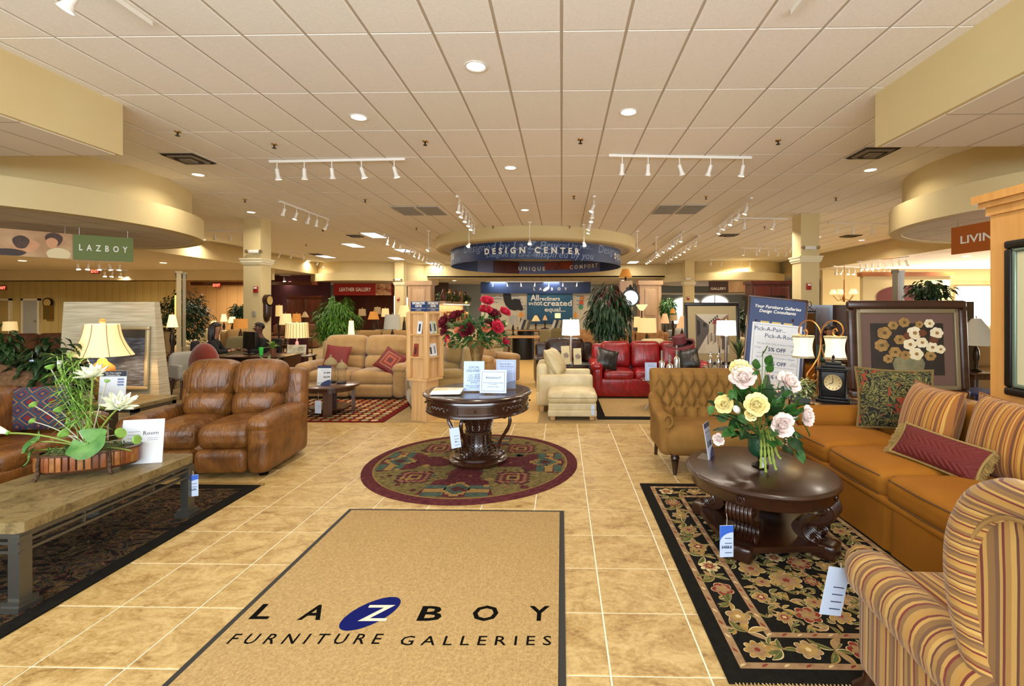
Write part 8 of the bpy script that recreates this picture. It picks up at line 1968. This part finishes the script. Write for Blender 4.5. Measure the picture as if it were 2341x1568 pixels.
for sx in (-1, 1):
    for sy in (-1, 1): MB().box(sx * .25 - .025, sx * .25 + .025, sy * .2 - .025, sy * .2 + .025, 0, .44).build('leg', bmm, bt, smooth=False)
tp_ = A(2125, 680, 9.0)
ar2 = thing('dark_cabinet', 'dark cabinet behind the floral painting', 'cabinet', (tp_.x, 9.0, 0)); MB().box(-.6, .6, -.25, .25, 0, A(2125, 690, 9).z).build('body', M_espresso, ar2, smooth=False); MB().box(-.55, -.02, -.27, -.25, .1, 1.6).build('door', M_espresso, ar2, smooth=False); MB().box(.02, .55, -.27, -.25, .1, 1.6).build('door', M_espresso, ar2, smooth=False)
tree('leafy plant on the dark cabinet above the floral painting', tp_.x, 9.0, 0, (.36, .22, .22), n=260, leaf=(.13, .06), m=M_leafd, z0=A(2125, 690, 9).z, trunks=1, pot=False, name='leafy_plant', cat='plant', seed=3)
for k, (u0, u1, lab) in enumerate(((-10, 22, 'tan door under the exit sign at the far left'), (55, 88, 'pale grey door in the striped wall'))):
    x0, x1 = A(u0, 700, 24.95).x, A(u1, 700, 24.95).x; o = MB().box(x0, x1, 24.9, 24.98, 0, 2.1).build('door_%d' % (k + 1), mat('door_paint_%d' % k, ('B89A5A', 'A8A698')[k], .6), smooth=False); struct(o, lab); MB().box(x0 - .1, x0, 24.88, 25, 0, 2.2).box(x1, x1 + .1, 24.88, 25, 0, 2.2).box(x0 - .1, x1 + .1, 24.88, 25, 2.1, 2.2).build('door_frame', M_trimw, o, smooth=False); MB().sphere(x1 - .12, 24.86, 1.0, .05, n=8, m=6).build('door_handle', M_chrome, o)
kx = A(110, 700, 24.9); pc = thing('pendulum_clock', 'tall brass pendulum wall clock on the striped wall', 'clock', (kx.x, 24.95, A(110, 730, 24.95).z)); MB().box(-.2, .2, -.12, 0, 0, .75).build('case', BASE['gold'], pc, smooth=False); MB().lathe([(.001, 0), (.24, 0), (.26, .1), (.001, .1)], 24).build('dial_housing', BASE['bronze'], pc, loc=(0, 0, .9), rot=(radians(90), 0, 0)); MB().lathe([(.001, 0), (.2, 0)], 24).build('dial', mat('dial_gold', 'C8A860', .4), pc, loc=(0, -.11, .9), rot=(radians(90), 0, 0)); MB().box(-.14, .14, -.13, -.12, .05, .6).build('pendulum_glass', mat('clock_glass', '6A5A2A', .2), pc, smooth=False)
wp = MB().box(0, 1.4, -.05, 0, 0, 1.5); wp = wp.build('wall_poster', M_paper, loc=(A(312, 700, 26.45).x, 26.49, 1.35)); tag(wp, 'white poster with dark header on the tan wall', 'poster')
MB().box(.05, 1.35, -.055, -.05, 1.25, 1.42).build('poster_header', M_ink, wp, smooth=False)
wd = MB().box(A(466, 700, 27.5).x, A(512, 700, 27.5).x, 27.45, 27.58, 0, 2.2).build('door_3', emitter('doorway_glow', 'DCE6F0', .8), smooth=False); struct(wd, 'pale bright doorway in the plum wall')
bsf = sofa('leather_sofa', 'brown leather sofa at the left behind the stone table', (-5.0, 3.75, 0.013), radians(97), 2.1, M_saddle, d=.95, n=2, seat=.44, back=.86, arm=.58, aw=.24)
def kilim():
    m = bpy.data.materials.new('kilim'); t = NT(m); x = t.xyz(t.coord()); f = lambda c: t.math('PINGPONG', t.math('ADD', c, 10.0), .075)
    r = t.math('ADD', f(x[0]), f(x[2])); t.link(t.ramp(t.math('MULTIPLY', r, 6.6), [(0, '6A1C1C'), (.2, '1E2A4A'), (.36, '8A5A2E'), (.44, '2A3A4A'), (.62, '5A2A2A'), (.74, '1E2848'), (.88, '7A4A2A')], 'CONSTANT'), t.b.inputs['Base Color']); t.b.inputs['Roughness'].default_value = .9; return m
cushion_thing('kilim_pillow', 'diamond-pattern blue and rust pillow on the left leather sofa', .62, .44, .16, kilim(), (A(62, 960, 4.45).x, 4.45, .70), (radians(-16), 0, radians(22)))
cushion_thing('tweed_pillow', 'brown tweed pillow behind the diamond-pattern pillow', .62, .5, .2, mat('tweed', '4A3018', .9, var=(30, '6A4A2A', .7)), (A(38, 900, 4.8).x, 4.8, .80), (radians(-20), radians(12), radians(15)))
